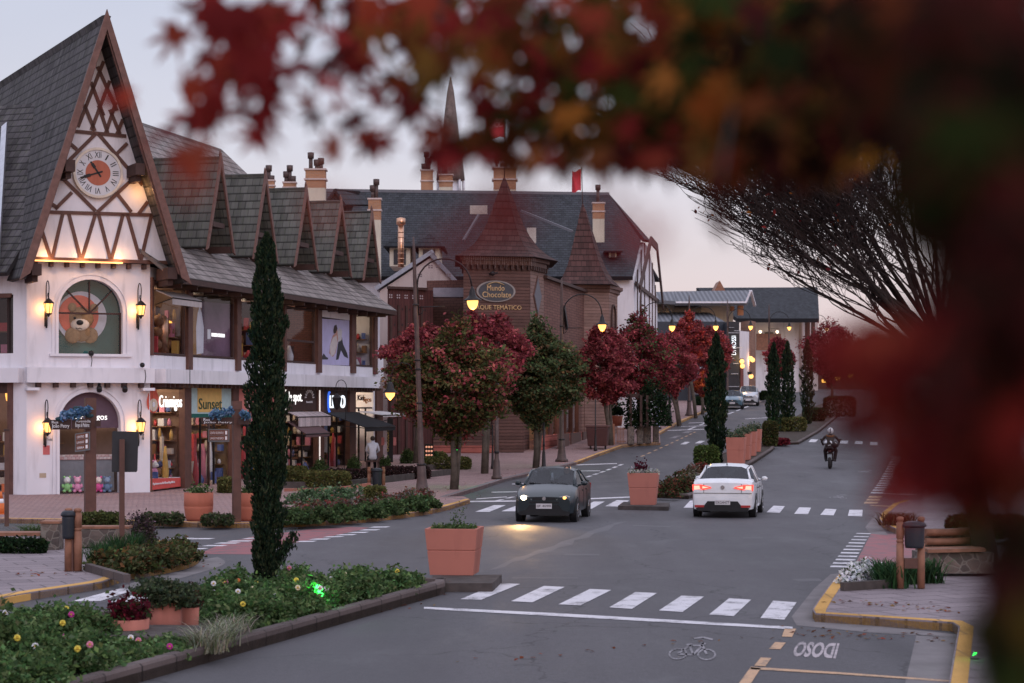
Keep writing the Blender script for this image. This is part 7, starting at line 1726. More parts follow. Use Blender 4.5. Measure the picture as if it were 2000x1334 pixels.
for px,py,w_,h_,d,lb,pl_ in((640,952,84,30,1.3,'rounded golden green hedge before the LUPO shop',YG),(590,945,70,24,1.2,'flat golden hedge between the cypress and the rounded hedge',YG),(570,930,55,18,1.0,'low golden hedge farther back by the cypress',YG),(447,962,34,27,1.0,'small round golden hedge left of the cypress',YG),(690,940,110,22,1.0,'long low dark purple hedge behind the litter bin',[(.04,.022,.024),(.06,.03,.03),(.03,.03,.02)]),(790,935,96,22,1.0,'dark purple hedge running to the first street lamp',[(.05,.028,.028),(.07,.035,.035),(.03,.02,.02)]),(872,916,92,22,1.2,'golden green hedge between the street lamp and first maple',YG),(830,898,80,14,1.0,'thin golden hedge before the brown wall',YG)):
 hedge(lb,px,py,w_,h_,d,.13,pl_,3600,.055,grp='clipped hedges on the plaza')
for px,py,r_,lb in((795,905,14,'clipped ball bush left of the first street lamp'),(690,920,14,'clipped ball bush before the LUPO door'),(752,916,13,'clipped ball bush in front of the pedestrian'),(846,902,11,'clipped ball bush below the menu board'),(625,932,17,'clipped ball bush among the golden hedges')):
 b=G(px,py,.13);k=b.y/FPX;bush(lb,b,r_*k,r_*k,r_*k*1.9,1400,.05,[(.05,.08,.03),(.07,.10,.04)],'ball_bush','clipped ball bushes on the plaza')
for a,b_ in(((540,952),(676,952)),((676,950),(880,926)),((835,917),(916,912))):
 A_,B_=G(a[0],a[1],.13),G(b_[0],b_[1],.13);mb=at(A_);mb.beam(A_+Vector((0,-.45,.05)),B_+Vector((0,-.45,.05)),.12,.34);tag(mb.build('low_wall',M['slab_s']),{540:'low stone edging under the rounded golden hedge',676:'low stone edging under the dark purple hedge',835:'low stone edging under the hedge by the first maple'}[a[0]],'low wall')
FL=[(.10,.04,.03),(.055,.075,.03),(.16,.06,.04),(.045,.06,.028)]
for i,(px,py,h_,pl_)in enumerate(((1300,970,.5,FL),(1318,962,.52,FL),(1335,960,.5,FL),(1350,953,.55,[(.24,.22,.19),(.12,.11,.08),(.10,.09,.05)]),(1330,945,.5,FL),(1352,936,.5,[(.2,.17,.14),(.12,.06,.045),(.08,.08,.04)]),(1365,925,.5,[(.24,.06,.05),(.1,.05,.04)]),(1380,915,.45,[(.22,.05,.05),(.06,.03,.03)]))):
 bush(f'russet bedding bush left of the white car, {("nearest the planter", "second from the planter", "at the kerb", "pale flowered", "at the far kerb", "whitish at the back", "red tipped", "dark red below the cube hedge")[i]}',G(px,py,.11),.5,.5,h_,1000,.06,pl_,'bedding_bush','bedding bushes on the middle median')
hedge('cube shaped bright green hedge between the cypress and white car',1380,912,44,40,1.0,.3,[(.07,.10,.03),(.10,.13,.04),(.05,.075,.025)],3600,.06)
b=G(1504,872,.11);hedge('flared clipped topiary on the far median',1504,872,26,48,.9,.11,[(.09,.07,.03),(.07,.08,.03),(.05,.05,.025)],2400,.075,'topiary')
for px,py,w_,h_,lb,pl_ in((1545,842,56,26,'golden brown hedge behind the topiary',YG),(1590,822,40,24,'dark hedge among the last cypresses',DGREEN),(1500,782,30,18,'low green hedge beyond the parked cars',DGREEN),(1372,792,26,16,'small green hedge by the grey porch',DGREEN),(1640,815,60,40,'dark hedge at the far right of the median',DGREEN),(1518,867,42,9,'dark red low bedding at the end of the far median',[(.12,.02,.03),(.2,.03,.04)])):
 hedge(lb,px,py,w_,h_,1.2,.11,pl_,2000,.09,grp='hedges up the median')
bush('dense dark green vine covering the end of the pergola',W(1276,832,pgz+.5),.95,.8,2.4,4200,.09,DGREEN+[(.03,.05,.03)],'vine',cat='vine')
bush('dark green climbing plant on the mossy pillar',W(1233,838,pgz+.2),.35,.35,1.9,1200,.08,DGREEN,'vine',cat='vine')
for px,py,lb in((1742,1148,'strappy agapanthus left of the right litter bin'),(1775,1140,'strappy agapanthus between the bin posts'),(1812,1138,'strappy agapanthus right of the right litter bin'),(1725,1138,'low agapanthus beside the white flowers')):blades(lb,G(px,py,.13),.4,.40,170,[(.04,.09,.04),(.06,.12,.05),(.035,.065,.032)],.02,'agapanthus',.75,'plant','agapanthus by the right bin')
for i,(px,py)in enumerate(((1662,1140),(1685,1134),(1706,1128),(1672,1126),(1692,1120))):
 bush(f'white flower cushion, right corner, {("nearest the kerb bend", "front middle", "by the agapanthus", "back left", "back right")[i]}',G(px,py,.13),.24,.24,.24,700,.045,[(.85,.85,.88),(.9,.9,.9),(.75,.75,.8),(.05,.08,.04)],'flower_cushion','white flower cushions',w=(3,3,3,2))
mb=at(G(1700,1142));mb.beam(G(1645,1146,.2),G(1756,1139,.2),.1,.14);tag(mb.build('bed_edging',M['slab_s']),'dark stone edging of the white flower bed','edging')
for px in(1738,1752,1768):blades('rough grass clump behind the bend of the far right kerb' if px==1738 else('rough grass clump left of the right bin hood' if px==1752 else 'rough grass clump behind the right bin hood'),G(px,1026,.13),.5,.35,120,[(.05,.06,.03),(.07,.075,.04)],.016,grp='rough grass on the far right bed')
hedge('dark hedge behind the curved right bench',1930,1050,150,40,1.0,.13,DGREEN+GREEN[:1],5000,.06)
bt=thing('bare_tree','bare spreading tree with fine dark twigs on the right pavement','tree',(8.5,36.5,.13))
rb_=random.Random(3);segs=[];tj0=W(1845,690,36.5)
def grow_branch(p,d,L,r_,lev):
 n=4 if lev<3 else 3;pts=[p];rad=[r_];dd=d.copy()
 for i in range(n):
  kk_=.10+.035*lev;dd=(dd+Vector((rb_.gauss(0,kk_),rb_.gauss(0,kk_),rb_.gauss(.03,kk_*.9)))).normalized();dd=Vector((dd.x,dd.y,max(dd.z,-.55*dd.x-.1*(lev>2)))).normalized();pts.append(pts[-1]+dd*L/n);rad.append(r_*(1-.62*(i+1)/n))
 e_=pts[-1]-tj0
 if e_.x<-.3 and e_.z<.50*-e_.x:return
 segs.append((pts,rad,lev))
 if lev>=5:return
 nk=(0,5,5,4,4)[lev]if lev else 0
 for k in range(nk):
  f=.25+.75*(k+rb_.random())/nk;i=min(n-1,int(f*n));q=pts[i].lerp(pts[i+1],f*n-i)
  loc=(pts[i+1]-pts[i]).normalized();ax=Vector((rb_.gauss(0,1),rb_.gauss(0,1),rb_.gauss(0,1))).cross(loc).normalized()
  nd=(Matrix.Rotation(R(rb_.uniform(16,40)),3,ax)@loc+Vector((-.06,0,.06))).normalized()
  grow_branch(q,nd,L*rb_.uniform(.5,.72),max(.004,r_*(1-.6*f)*.55),lev+1)
tb0=Vector((8.5,36.5,.1));tj=W(1845,690,36.5)
segs.append(([tb0,tb0.lerp(tj,.5)+Vector((.05,0,0)),tj],[.24,.19,.16],0))
for ang,L,dy in((98,3.6,.1),(108,4.0,-.2),(116,4.3,.25),(124,4.5,-.1),(132,4.6,.15),(139,4.6,-.25),(146,4.4,.1),(153,4.0,-.1),(160,3.4,.2),(85,3.4,.3),(70,3.2,-.2),(50,3.0,.1),(128,4.2,.5),(143,4.2,-.5),(110,3.8,.6),(30,2.6,.3),(100,4.4,.3),(113,4.7,-.3),(122,4.4,.45),(106,4.6,.05),(120,4.6,0.0),(136,4.8,.35),(104,4.2,-.45),(150,4.4,.4)):
 grow_branch(tj+Vector((rb_.uniform(-.1,.1),0,rb_.uniform(-.3,.15))),Vector((math.cos(R(ang)),dy*.6,math.sin(R(ang)))).normalized(),L*.86,.048,1)
lim=MB();tw=MB()
for pts,rad,lev in segs:
 if lev<=1:lim.tube(pts,rad,6,cap=False)
 else:tw.tube(pts,[max(.0055,q)for q in rad],3,cap=False)
lim.build('trunk',M['bark_d'],bt);tw.build('twigs',M['twig'],bt)
ends=[s_[0][-1]for s_ in segs if s_[2]>=4];pk_=rb_.sample(ends,420);pts=np.array([tuple(e)for e in pk_]);pts=np.repeat(pts,2,0)+RNG.normal(0,.05,(840,3))
leaf_mesh('leaves',pts,.055,pal(len(pts),[(.14,.02,.02),(.08,.016,.016),(.25,.08,.02)]),bt)
# ================================================================== VEHICLES AND PEOPLE
M['car_glass']=glass('car_glass',(.38,.43,.46),.12,.02)
M['chrome']=mat('chrome',(.6,.6,.62),.15,.05,10,.95)
M['lamp_clear']=mat('clear_lamp',(.55,.58,.62),.12,.1,12,.5)
M['seat']=mat('car_seat',(.05,.05,.055),.9,.2,10)
M['plate']=mat('number_plate',(.55,.53,.55),.5,.05,10)
def xform(loc,rz):return Matrix.Translation(Vector(loc))@Matrix.Rotation(rz,4,'Z')
def car(lb,loc,rz,paint,st,face,plate_txt,belt=.94,hw_mult=1.0,wheel_y=(-1.25,1.25),wr=.30,lit=True,zs=1.0,detail=True):
 """st: stations rear to front (y, half width, top z, roof half width or None); nose towards +y"""
 t=thing('parked_car' if not lit else 'car',lb,'car',loc,rotz=rz);WLOC[t.name]=Vector()
 def rows(s):
  y,hw,zt,rh=s;b=belt*zs;zt*=zs
  if rh is None:r=[(hw*.80,.20),(hw*.96,.25),(hw,.46*zs),(hw*1.0,min(zt-.10,.74*zs)),(hw*.965,zt-.045),(hw*.84,zt),(hw*.45,zt+.02),(0,zt+.028)]
  else:r=[(hw*.80,.20),(hw*.96,.25),(hw,.46*zs),(hw*1.0,.74*zs),(hw*.965,b),(rh,zt-.09),(rh*.72,zt-.02),(0,zt)]
  return[Vector((x,y,z))for x,z in r]
 G_=[rows(s)for s in st];n=len(st);cab=[i for i in range(n)if st[i][3]];c0,c1=cab[0],cab[-1]
 mir=lambda v:Vector((-v.x,v.y,v.z))
 body=MB();gl={'windscreen':[],'rear_window':[],'side_window':[]}
 for i in range(n-1):
  for j in range(7):
   q=[G_[i][j],G_[i+1][j],G_[i+1][j+1],G_[i][j+1]]
   cell=None
   if i==c1 and j>=5:cell='windscreen'
   elif i==c0-1 and j>=5:cell='rear_window'
   elif j==4 and c0-1<=i<=c1:cell='side_window'
   if cell:gl[cell].append((i,j,q))
   else:body.face(q,smooth=True);body.face([mir(v)for v in q][::-1],smooth=True)
 for i,rev in((0,False),(n-1,True)):
  ring=G_[i]+[mir(v)for v in G_[i][::-1][1:]]
  body.face(ring if not rev else ring[::-1])
 und=[G_[i][0]for i in range(n)]+[mir(G_[i][0])for i in range(n-1,-1,-1)]
 body.face(und)
 bo=body.build('body',paint,t,weld=True);bo.data.set_sharp_from_angle(angle=R(38))
 for nm in('windscreen','rear_window'):
  mb=MB()
  for i,j,q in gl[nm]:mb.face(q,smooth=True);mb.face([mir(v)for v in q][::-1],smooth=True)
  mb.build(nm,M['car_glass'],t,weld=True)
 for sg in(1,-1):
  mb=MB()
  for i,j,q in gl['side_window']:q2=q if sg==1 else[mir(v)for v in q][::-1];mb.face(q2)
  mb.build('side_window',M['car_glass'],t,weld=True)
 pil=MB()
 for sg in(0,1):
  f=mir if sg else(lambda v:v)
  for a,b in((G_[c1][5],G_[c1+1][5]),(G_[c0][5],G_[c0-1][5]),(G_[c0-1][4],G_[c0-1][5])):pil.tube([f(a),f(b)],.035,6)
  for i in range(c0,c1):pil.tube([f(G_[i][5]),f(G_[i+1][5])],.03,6)
  m_=cab[len(cab)//2];pil.tube([f(G_[m_][4]),f(G_[m_][5])],.03,6);pil.tube([f(G_[c1+1][4]),f(G_[c1+1][5])],.03,6)
 pil.build('pillar',paint,t)
 ins=MB();hw0=st[c0][1];ins.box((0,(st[c0][0]+st[c1][0])/2,.42),(hw0*1.7,2.3,.1));ins.box((0,st[c1+1][0]-.12,belt*zs-.12),(hw0*1.7,.3,.2))
 ins.box((0,st[c0-1][0]+.15,belt*zs-.06),(hw0*1.6,.5,.04));ins.build('interior',M['seat'],t)
 for x in(-.36,.36):
  for y in(-.75,.12):m2=MB();m2.box((x,y,.62),(.46,.48,.16));m2.box((x,y-.24,.9),(.44,.12,.52));m2.box((x,y-.26,1.22*zs),(.22,.09,.16));m2.build('seat',M['seat'],t,bevel=.03)
 hwm=max(s[1]for s in st)
 for y in wheel_y:
  for sg in(-1,1):
   mb=MB();mb.prism([Vector((sg*(hwm-.16),y+(wr+.065)*math.cos(a),wr+(wr+.065)*math.sin(a)))for a in[2*math.pi*k/24 for k in range(24)]],(sg*(.16+.004),0,0));mb.build('wheel_arch',M['black'],t)
   mb=MB();x0,x1=sg*(hwm-.2),sg*(hwm+.008);mb.tube([(x0,y,wr),(x0+(x1-x0)*.06,y,wr),(x0+(x1-x0)*.94,y,wr),(x1,y,wr)],[wr*.92,wr,wr,wr*.92],22);w_=mb.build('wheel',M['rubber'],t)
   mb=MB();mb.tube([(x1,y,wr),(x1+sg*.008,y,wr)],wr*.62,16);mb.build('rim',M['chrome'],w_)
   mb=MB()
   for k in range(5):a=k*2*math.pi/5;mb.tube([(x1+sg*.009,y+wr*.35*math.cos(a),wr+wr*.35*math.sin(a)),(x1+sg*.011,y+wr*.35*math.cos(a),wr+wr*.35*math.sin(a))],wr*.12,6)
   mb.build('rim_opening',M['black'],w_)
 ym=st[c1][0]+.42
 for sg in(-1,1):
  mb=MB();c=Vector((sg*(hwm+.09),ym,belt*zs+.06));mb.ball(c,.095,10,0,(1.0,.5,.7));mb.tube([c,Vector((sg*hwm*.93,ym+.05,belt*zs))],.025,5);o=mb.build('wing_mirror',paint if detail else M['black'],t)
 yf,yr=st[-1][0],st[0][0]
 def plate(y,dr,z,txt):
  mb=MB();mb.box((0,y+dr*.012,z),(.42,.02,.135));p=mb.build('number_plate',M['plate'],t)
  if txt:text('plate_lettering',txt,origin=Vector((.185*dr*1.0,y+dr*.024,z-.04))if dr>0 else Vector((-.185,y-.024,z-.04)),X=(-1,0,0)if dr>0 else(1,0,0),Y=(0,0,1),w=.37,h=.075,material=M['black'],parent=p,ext=.002)
 for dr,y in((1,yf),(-1,yr)):
  mb=MB();mb.prism([Vector((x*hwm,y+dr*.003,z))for x,z in((-.80,.20),(.80,.20),(.86,.28),(.60,.34),(.48,.47),(-.48,.47),(-.60,.34),(-.86,.28))],(0,dr*.014,0));mb.build('bumper_insert',M['black'],t)
 plate(yf+.016,1,.44,plate_txt if face=='front' else None);plate(yr-.016,-1,.44,plate_txt if face=='rear' else None)
 zf=st[-1][2]*zs;zr_=st[1][2]*zs
 for sg in(-1,1):
  zt1=st[-2][2]*zs;y1=st[-2][0]
  mb=MB();P=[(.40,zf-.05),(.56,zf-.09),(.80,zf-.07),(.84,zf+.04),(.70,zf+.07),(.50,zf+.03)]
  mb.prism([Vector((sg*x*hwm,yf-.22*max(0,x-.35)**1.2,z))for x,z in P],(0,-.10,0));mb.prism([Vector((sg*x*hwm,yf+.012-.22*max(0,x-.35)**1.2,z))for x,z in P],(0,-.02,0))
  hl=mb.build('headlight',M['lamp_clear'],t)
  if face=='front' and lit:
   c=Vector((sg*hwm*.67,yf-.015,zf-.005));mb=MB();mb.ball(c,.085 if sg>0 else.055,12,0,(1,.5,.8));mb.build('lamp_bulb',M['head']if sg>0 else M['lantern'],hl)
  mb=MB();P=[(.36,zr_-.12),(.62,zr_-.17),(.99,zr_-.20),(1.0,zr_-.03),(.7,zr_-.03),(.40,zr_-.09)]
  yb=st[0][0]+.0;mb.prism([Vector((sg*x*hwm*.975,yb-.008+.16*max(0,x-.45)**2,z))for x,z in P],(0,.12,0));tl=mb.build('tail_lamp',M['tail']if lit and face=='rear' else flat('tail_off',(.3,.02,.02)),t)
  if face=='rear' and lit:
   mb=MB();mb.prism([Vector((sg*x*hwm*.975,yb-.014+.16*max(0,x-.45)**2,z))for x,z in((.45,zr_-.105),(.66,zr_-.135),(.66,zr_-.07))],(0,.01,0));mb.prism([Vector((sg*x*hwm*.975,yb-.014+.16*max(0,x-.45)**2,z))for x,z in((.74,zr_-.15),(.94,zr_-.165),(.94,zr_-.06),(.76,zr_-.055))],(0,.01,0));mb.build('lamp_bulb',M['tail_hot'],tl)
   mb=MB();mb.box((sg*hwm*.74,yr-.012,.33),(.26,.02,.06));mb.build('reflector',flat('reflector_red',(.35,.03,.03)),t)
 sm=MB();sm.box((0,yr-.003,zr_-.26),(hwm*1.86,.012,.012));[sm.box((x_*hwm*.60,st[1][0]-.02,zr_-.13),(.012,.02,.24))for x_ in(-1,1)];[sm.box((x_*(hwm+.002),y_,.62),(.006,.012,.56))for x_ in(-1,1)for y_ in(-.75,.0,.85)];[sm.box((x_*(hwm+.006),y_,.80),(.02,.16,.03))for x_ in(-1,1)for y_ in(-.62,.14)]
 sm.build('panel_seam',M['black'],t)
 mb=MB();mb.box((0,yf+.008,zf-.02),(hwm*.75,.02,.06));mb.box((0,yf+.008,zf-.12),(hwm*1.0,.02,.045));mb.build('grille',M['black'],t)
 mb=MB();mb.tube([(0,yf+.012,zf-.02),(0,yf+.03,zf-.02)],.05,14);mb.tube([(0,yr-.004,zr_-.1),(0,yr-.016,zr_-.1)],.055,14);mb.build('badge',M['chrome'],t,split='all')
 if face=='rear':
  mb=MB();yc=st[c0][0]+.22;zc=st[c0][2]*zs;mb.prism([Vector((-.012,yc-.1,zc)),Vector((-.012,yc+.1,zc)),Vector((-.012,yc-.06,zc+.08))],(.024,0,0));mb.build('antenna',M['black'],t)
  mb=MB();
  for sg in(-1,1):mb.tube([Vector((sg*(st[i][3]-.02),st[i][0],st[i][2]*zs-.068))for i in cab],.014,5)
  mb.build('roof_rail',M['black'],t,split='all')
 else:
  mb=MB()
  for x0 in(-.5,.05):a=G_[c1+1][7];mb.tube([Vector((x0,a.y-.02,a.z-.005)),Vector((x0+.5,a.y-.07,a.z+.03))],.012,5)
  mb.build('wiper',M['black'],t,split='all')
  mb=MB();mb.tube([(0,st[c1][0]+.15,st[c1][2]*zs-.13),(0,st[c1][0]+.17,st[c1][2]*zs-.34)],[.02,.05],8);mb.build('mirror_charm',M['wall'],t)
 return t
SED=[(-2.12,.74,.62,None),(-2.09,.80,.95,None),(-1.99,.835,1.03,None),(-1.60,.85,1.06,None),(-.90,.85,1.40,.59),(-.30,.86,1.47,.63),(.28,.86,1.44,.62),(1.05,.855,.99,None),(1.6,.84,.87,None),(1.92,.80,.77,None),(2.08,.72,.62,None)]
HAT=[(-1.95,.72,.62,None),(-1.92,.78,.95,None),(-1.78,.80,1.0,None),(-1.5,.81,1.02,None),(-1.05,.81,1.38,.57),(-.3,.815,1.43,.60),(.18,.815,1.40,.60),(.95,.81,.96,None),(1.45,.80,.85,None),(1.78,.77,.74,None),(1.94,.69,.66,None)]
white_p=car_mat('white_car_paint',(.66,.67,.70),0,.3);dark_p=car_mat('dark_blue_car_paint',(.007,.016,.021),.0,.3,.2);blue_p=car_mat('teal_car_paint',(.03,.10,.15),.3,.3);silver_p=car_mat('silver_car_paint',(.42,.45,.50),.4,.3)
DY=G(1062,1021).y
dc=Vector((62/FPX*DY+.16*1.95,DY+1.92,0))
dark_car=car('dark blue hatchback driving towards the camera with a headlight lit',dc,R(171),dark_p,HAT,'front','IJF 4090')
RYc=G(1416,1009).y;wc_=Vector((416/FPX*RYc+.2*1.25,RYc+1.24,0))
white_car=car('white sedan seen from behind with red tail lamps lit',wc_,R(-11),white_p,SED,'rear','EXG4H77')
bz_=G(1437,800);k_b=bz_.y
car('teal blue car parked facing the camera in front of the silver one',(bz_.x,k_b+1.9,gh(k_b+1.9)+.0),R(172),blue_p,HAT,'front','IQX 2211',lit=False)
b2_=Vector((464/FPX*(k_b+8),k_b+8.5,gh(k_b+8.5)));car('silver white van-like car parked behind the teal one',b2_,R(172),silver_p,HAT,'front',None,lit=False,zs=1.12)
hp=xform(dc,R(171))@Vector((.55,2.05,.62));
sp=add_light('headlight_beam',hp,420,(1,.58,.24),.12,'SPOT',None,R(64),1.0)
sp.rotation_euler=(Vector((hp.x-.3,hp.y-3.4,0))-hp).to_track_quat('-Z','Y').to_euler()
SKIN_M=flat('skin',(.42,.24,.17))
def skin_body(name,verts,edges,radii,material,parent,root=0,sub=1):
 me=bpy.data.meshes.new(name);me.from_pydata([tuple(v)for v in verts],edges,[]);o=bpy.data.objects.new(name,me);C.objects.link(o)
 m_=o.modifiers.new('skin','SKIN');m_.use_smooth_shade=True
 for i,r_ in enumerate(radii):me.skin_vertices[0].data[i].radius=(r_,r_)
 me.skin_vertices[0].data[root].use_root=True
 s_=o.modifiers.new('sub','SUBSURF');s_.levels=sub;s_.render_levels=sub
 dg=bpy.context.evaluated_depsgraph_get();nm=bpy.data.meshes.new_from_object(o.evaluated_get(dg));bpy.data.objects.remove(o)
 nm.materials.clear();nm.materials.append(material);nm.name=name
 for p in nm.polygons:p.use_smooth=True
 ob=bpy.data.objects.new(name,nm);C.objects.link(ob);ob.parent=parent;WLOC[ob.name]=Vector();return ob
def figure(lb,loc,rz,pose,cloth,helmet=None,hair=(.03,.02,.016),trousers=None,scale=1.0):
 t=thing('person',lb,'person',loc,rotz=rz);t.scale=(scale,)*3;WLOC[t.name]=Vector()
 P={k:Vector(v)for k,v in pose.items()};V,E,Rr,ix=[],[],[],{}
 def add(n,p,r_,par=None):
  ix[n]=len(V);V.append(p);Rr.append(r_)
  if par:E.append((ix[par],ix[n]))
 add('pel',P['pel'],.15);add('waist',P['pel'].lerp(P['chest'],.45),.135,'pel');add('chest',P['chest'],.165,'waist');add('neck',P['neck'],.06,'chest');add('head0',P['neck'].lerp(P['head'],.5),.075,'neck');add('head',P['head'],.10,'head0');add('crown',P['head']+(P['head']-P['neck']).normalized()*.09,.075,'head')
 for s_ in('l','r'):
  sg=-1 if s_=='l' else 1
  add('sh'+s_,P['sh'+s_],.075,'chest');add('el'+s_,P['el'+s_],.052,'sh'+s_);add('wr'+s_,P['wr'+s_],.036,'el'+s_)
  d=(P['wr'+s_]-P['el'+s_]).normalized();sd=d.cross(Vector((0,0,1))).normalized()*sg;add('palm'+s_,P['wr'+s_]+d*.06,.03,'wr'+s_)
  for k in range(4):f0=P['wr'+s_]+d*.10+sd*(.012-.018*k);add(f'f{k}{s_}',f0,.010,'palm'+s_);add(f'g{k}{s_}',f0+d*(.035+.008*(k in(1,2)))-Vector((0,0,.02)),.009,f'f{k}{s_}')
  th=P['wr'+s_]+d*.04-sd*-.04;add('t'+s_,th,.011,'palm'+s_);add('u'+s_,th+d*.035,.009,'t'+s_)
  add('hip'+s_,P['hip'+s_],.10,'pel');add('kn'+s_,P['kn'+s_],.068,'hip'+s_);add('an'+s_,P['an'+s_],.045,'kn'+s_);fd=P['ft'+s_];add('ft'+s_,fd,.045,'an'+s_)
 body=skin_body('body',V,E,Rr,cloth,t)
 hd=P['head'];fw=Vector(pose.get('face',(0,1,0))).normalized();sdv=fw.cross(Vector((0,0,1))).normalized();up=Vector((0,0,1))
 mb=MB();mb.ball(hd+fw*.01,.105,14,0,(.82,.95,1.12));mb.ball(hd+fw*.105-up*.005,.022,6,0,(.8,1,1.3))
 for sg in(-1,1):mb.ball(hd+sdv*sg*.085-fw*.01,.028,6,0,(.4,.8,1.2))
 mb.build('face',SKIN_M,t)
 mb=MB()
 for sg in(-1,1):mb.ball(hd+fw*.09+sdv*sg*.034+up*.022,.012,6)
 mb.beam(hd+fw*.098-sdv*.025-up*.045,hd+fw*.098+sdv*.025-up*.045,.012,.008);mb.build('features',M['black'],t)
 if helmet:
  mb=MB();mb.ball(hd-fw*.005+up*.025,.148,18,0,(.92,1.05,1.0));h_=mb.build('helmet',helmet,t)
  mb=MB();mb.prism([hd-fw*(.165)+sdv*a+up*b for a,b in((-.022,-.08),(.022,-.08),(.022,.13),(-.022,.13))],fw*.02);mb.build('helmet_stripe',flat('helmet_grey',(.12,.13,.16)),h_)
  mb=MB();mb.ball(hd+fw*.03+up*.01,.142,14,0,(.85,1,.55));mb.build('visor',M['black'],h_)
 else:
  mb=MB();mb.ball(hd-fw*.022+up*.03,.115,12,0,(.9,.95,.98));mb.build('hair',flat('hair',hair),t)
 if trousers:
  mb=MB()
  for s_ in 'lr':mb.tube([P['hip'+s_]+Vector((0,0,.02)),P['kn'+s_],P['an'+s_]],[.125,.09,.065],10)
  mb.build('trousers',trousers,t)
 mb=MB()
 for s_ in 'lr':d=(P['ft'+s_]-P['an'+s_]);mb.tube([P['an'+s_]-d*.3-Vector((0,0,.015)),P['an'+s_]+d*.4,P['ft'+s_]+d*.2],[.05,.058,.045],8)
 mb.build('shoe',M['black'],t,split='all');return t
DRIVE=dict(pel=(0,0,.15),chest=(0,-.1,.58),neck=(0,-.08,.74),head=(0,-.05,.88),shl=(-.19,-.08,.66),shr=(.19,-.08,.66),ell=(-.26,.12,.42),elr=(.26,.12,.42),wrl=(-.14,.32,.52),wrr=(.14,.32,.52),hipl=(-.1,.02,.12),hipr=(.1,.02,.12),knl=(-.14,.45,.2),knr=(.14,.45,.2),anl=(-.14,.62,-.1),anr=(.14,.62,-.1),ftl=(-.14,.74,-.12),ftr=(.14,.74,-.12))
q=xform(dc,R(171))@Vector((-.36,.05,.52));figure('driver in dark clothes behind the windscreen of the dark blue hatchback',tuple(q),R(171),DRIVE,flat('driver_coat',(.06,.055,.06)),trousers=flat('driver_trousers',(.02,.02,.025)),scale=.92)
SEAT=dict(pel=(0,0,.52),chest=(0,.03,.98),neck=(0,.05,1.16),head=(0,.07,1.30),shl=(-.2,.03,1.08),shr=(.2,.03,1.08),ell=(-.28,.1,.80),elr=(.28,.1,.80),wrl=(-.14,.30,.68),wrr=(.14,.30,.68),hipl=(-.1,.02,.50),hipr=(.1,.02,.50),knl=(-.13,.46,.52),knr=(.13,.46,.52),anl=(-.13,.48,.1),anr=(.13,.48,.1),ftl=(-.13,.62,.05),ftr=(.13,.62,.05))
pb=W(728,785,88);figure('seated person in a pale grey jacket with dark hair, seen from behind near the shops',(pb.x,pb.y,gh(88)+.13),R(8),SEAT,flat('jacket_pale',(.45,.46,.52)),trousers=flat('trousers_navy',(.03,.035,.05)))
t=thing('stool','low dark stool under the person in the pale jacket','stool',(pb.x,pb.y,gh(88)+.13));mb=MB();mb.box((pb.x,pb.y-.02,gh(88)+.13+.36),(.6,.45,.07));mb.build('seat',M['timber_d'],t);mb=MB()
for sx in(-.24,.24):mb.nx();mb.box((pb.x+sx,pb.y,gh(88)+.13+.165),(.07,.4,.32))
mb.build('leg',M['timber_d'],t)
mc=G(1626,916);MZ=R(-11)
bk=thing('motorcycle','black motorcycle ridden away up the avenue, seen from behind','motorcycle',(mc.x,mc.y+.6,gh(mc.y+.6)),rotz=MZ);WLOC[bk.name]=Vector()
for y,w_ in((-.66,.075),(.68,.055)):
 mb=MB();n_=24;r_=.31
 prof=[(-w_,r_-.07),(-w_*.9,r_-.02),(-w_*.4,r_),(w_*.4,r_),(w_*.9,r_-.02),(w_,r_-.07)]
 for k in range(n_):
  a0,a1=2*math.pi*k/n_,2*math.pi*(k+1)/n_
  for(x0,r0),(x1,r1)in zip(prof,prof[1:]):mb.face([(x0,y+r0*math.cos(a0),.31+r0*math.sin(a0)),(x0,y+r0*math.cos(a1),.31+r0*math.sin(a1)),(x1,y+r1*math.cos(a1),.31+r1*math.sin(a1)),(x1,y+r1*math.cos(a0),.31+r1*math.sin(a0))],smooth=True)
 w2=mb.build('wheel',M['rubber'],bk);mb=MB();mb.tube([(-w_*.6,y,.31),(w_*.6,y,.31)],.20,14);mb.build('rim',M['metal_d'],w2)
mb=MB();mb.ball((0,.22,.82),.2,12,0,(.85,1.6,.8));mb.build('fuel_tank',M['black'],bk)
mb=MB();mb.box((0,.05,.5),(.26,.5,.36));mb.tube([(0,-.62,.31),(0,-.1,.5)],.05,8);mb.tube([(0,.68,.31),(0,.42,.95)],.045,8);mb.build('engine_frame',M['metal_d'],bk)
mb=MB();mb.prism([(-.14,.05,.80),(-.15,-.45,.84),(-.10,-.78,.90),(.10,-.78,.90),(.15,-.45,.84),(.14,.05,.80)],(0,0,.09));mb.build('saddle',M['black'],bk,bevel=.02)
mb=MB();mb.box((0,-.86,.56),(.20,.03,.30));mb.build('mudguard',M['black'],bk);mb=MB();mb.box((0,-.885,.52),(.19,.012,.24));mb.build('number_plate',flat('plate_grey',(.22,.25,.27)),bk);mb=MB();mb.box((0,-.88,.78),(.14,.05,.05));mb.build('tail_lamp',flat('tail_dark',(.06,.01,.01)),bk)
mb=MB();mb.tube([(.16,-.75,.42),(.17,-.1,.34)],[.05,.04],10);mb.build('exhaust',M['metal_d'],bk)
mb=MB();mb.tube([(-.38,.34,1.04),(-.2,.42,1.06),(.2,.42,1.06),(.38,.34,1.04)],.018,6);mb.build('handlebar',M['metal_d'],bk)
for sg in(-1,1):mb=MB();mb.tube([(sg*.3,.40,1.06),(sg*.40,.44,1.24)],.01,5);mb.ball((sg*.43,.44,1.27),.055,8,0,(1,.4,.7));mb.build('wing_mirror',M['black'],bk)
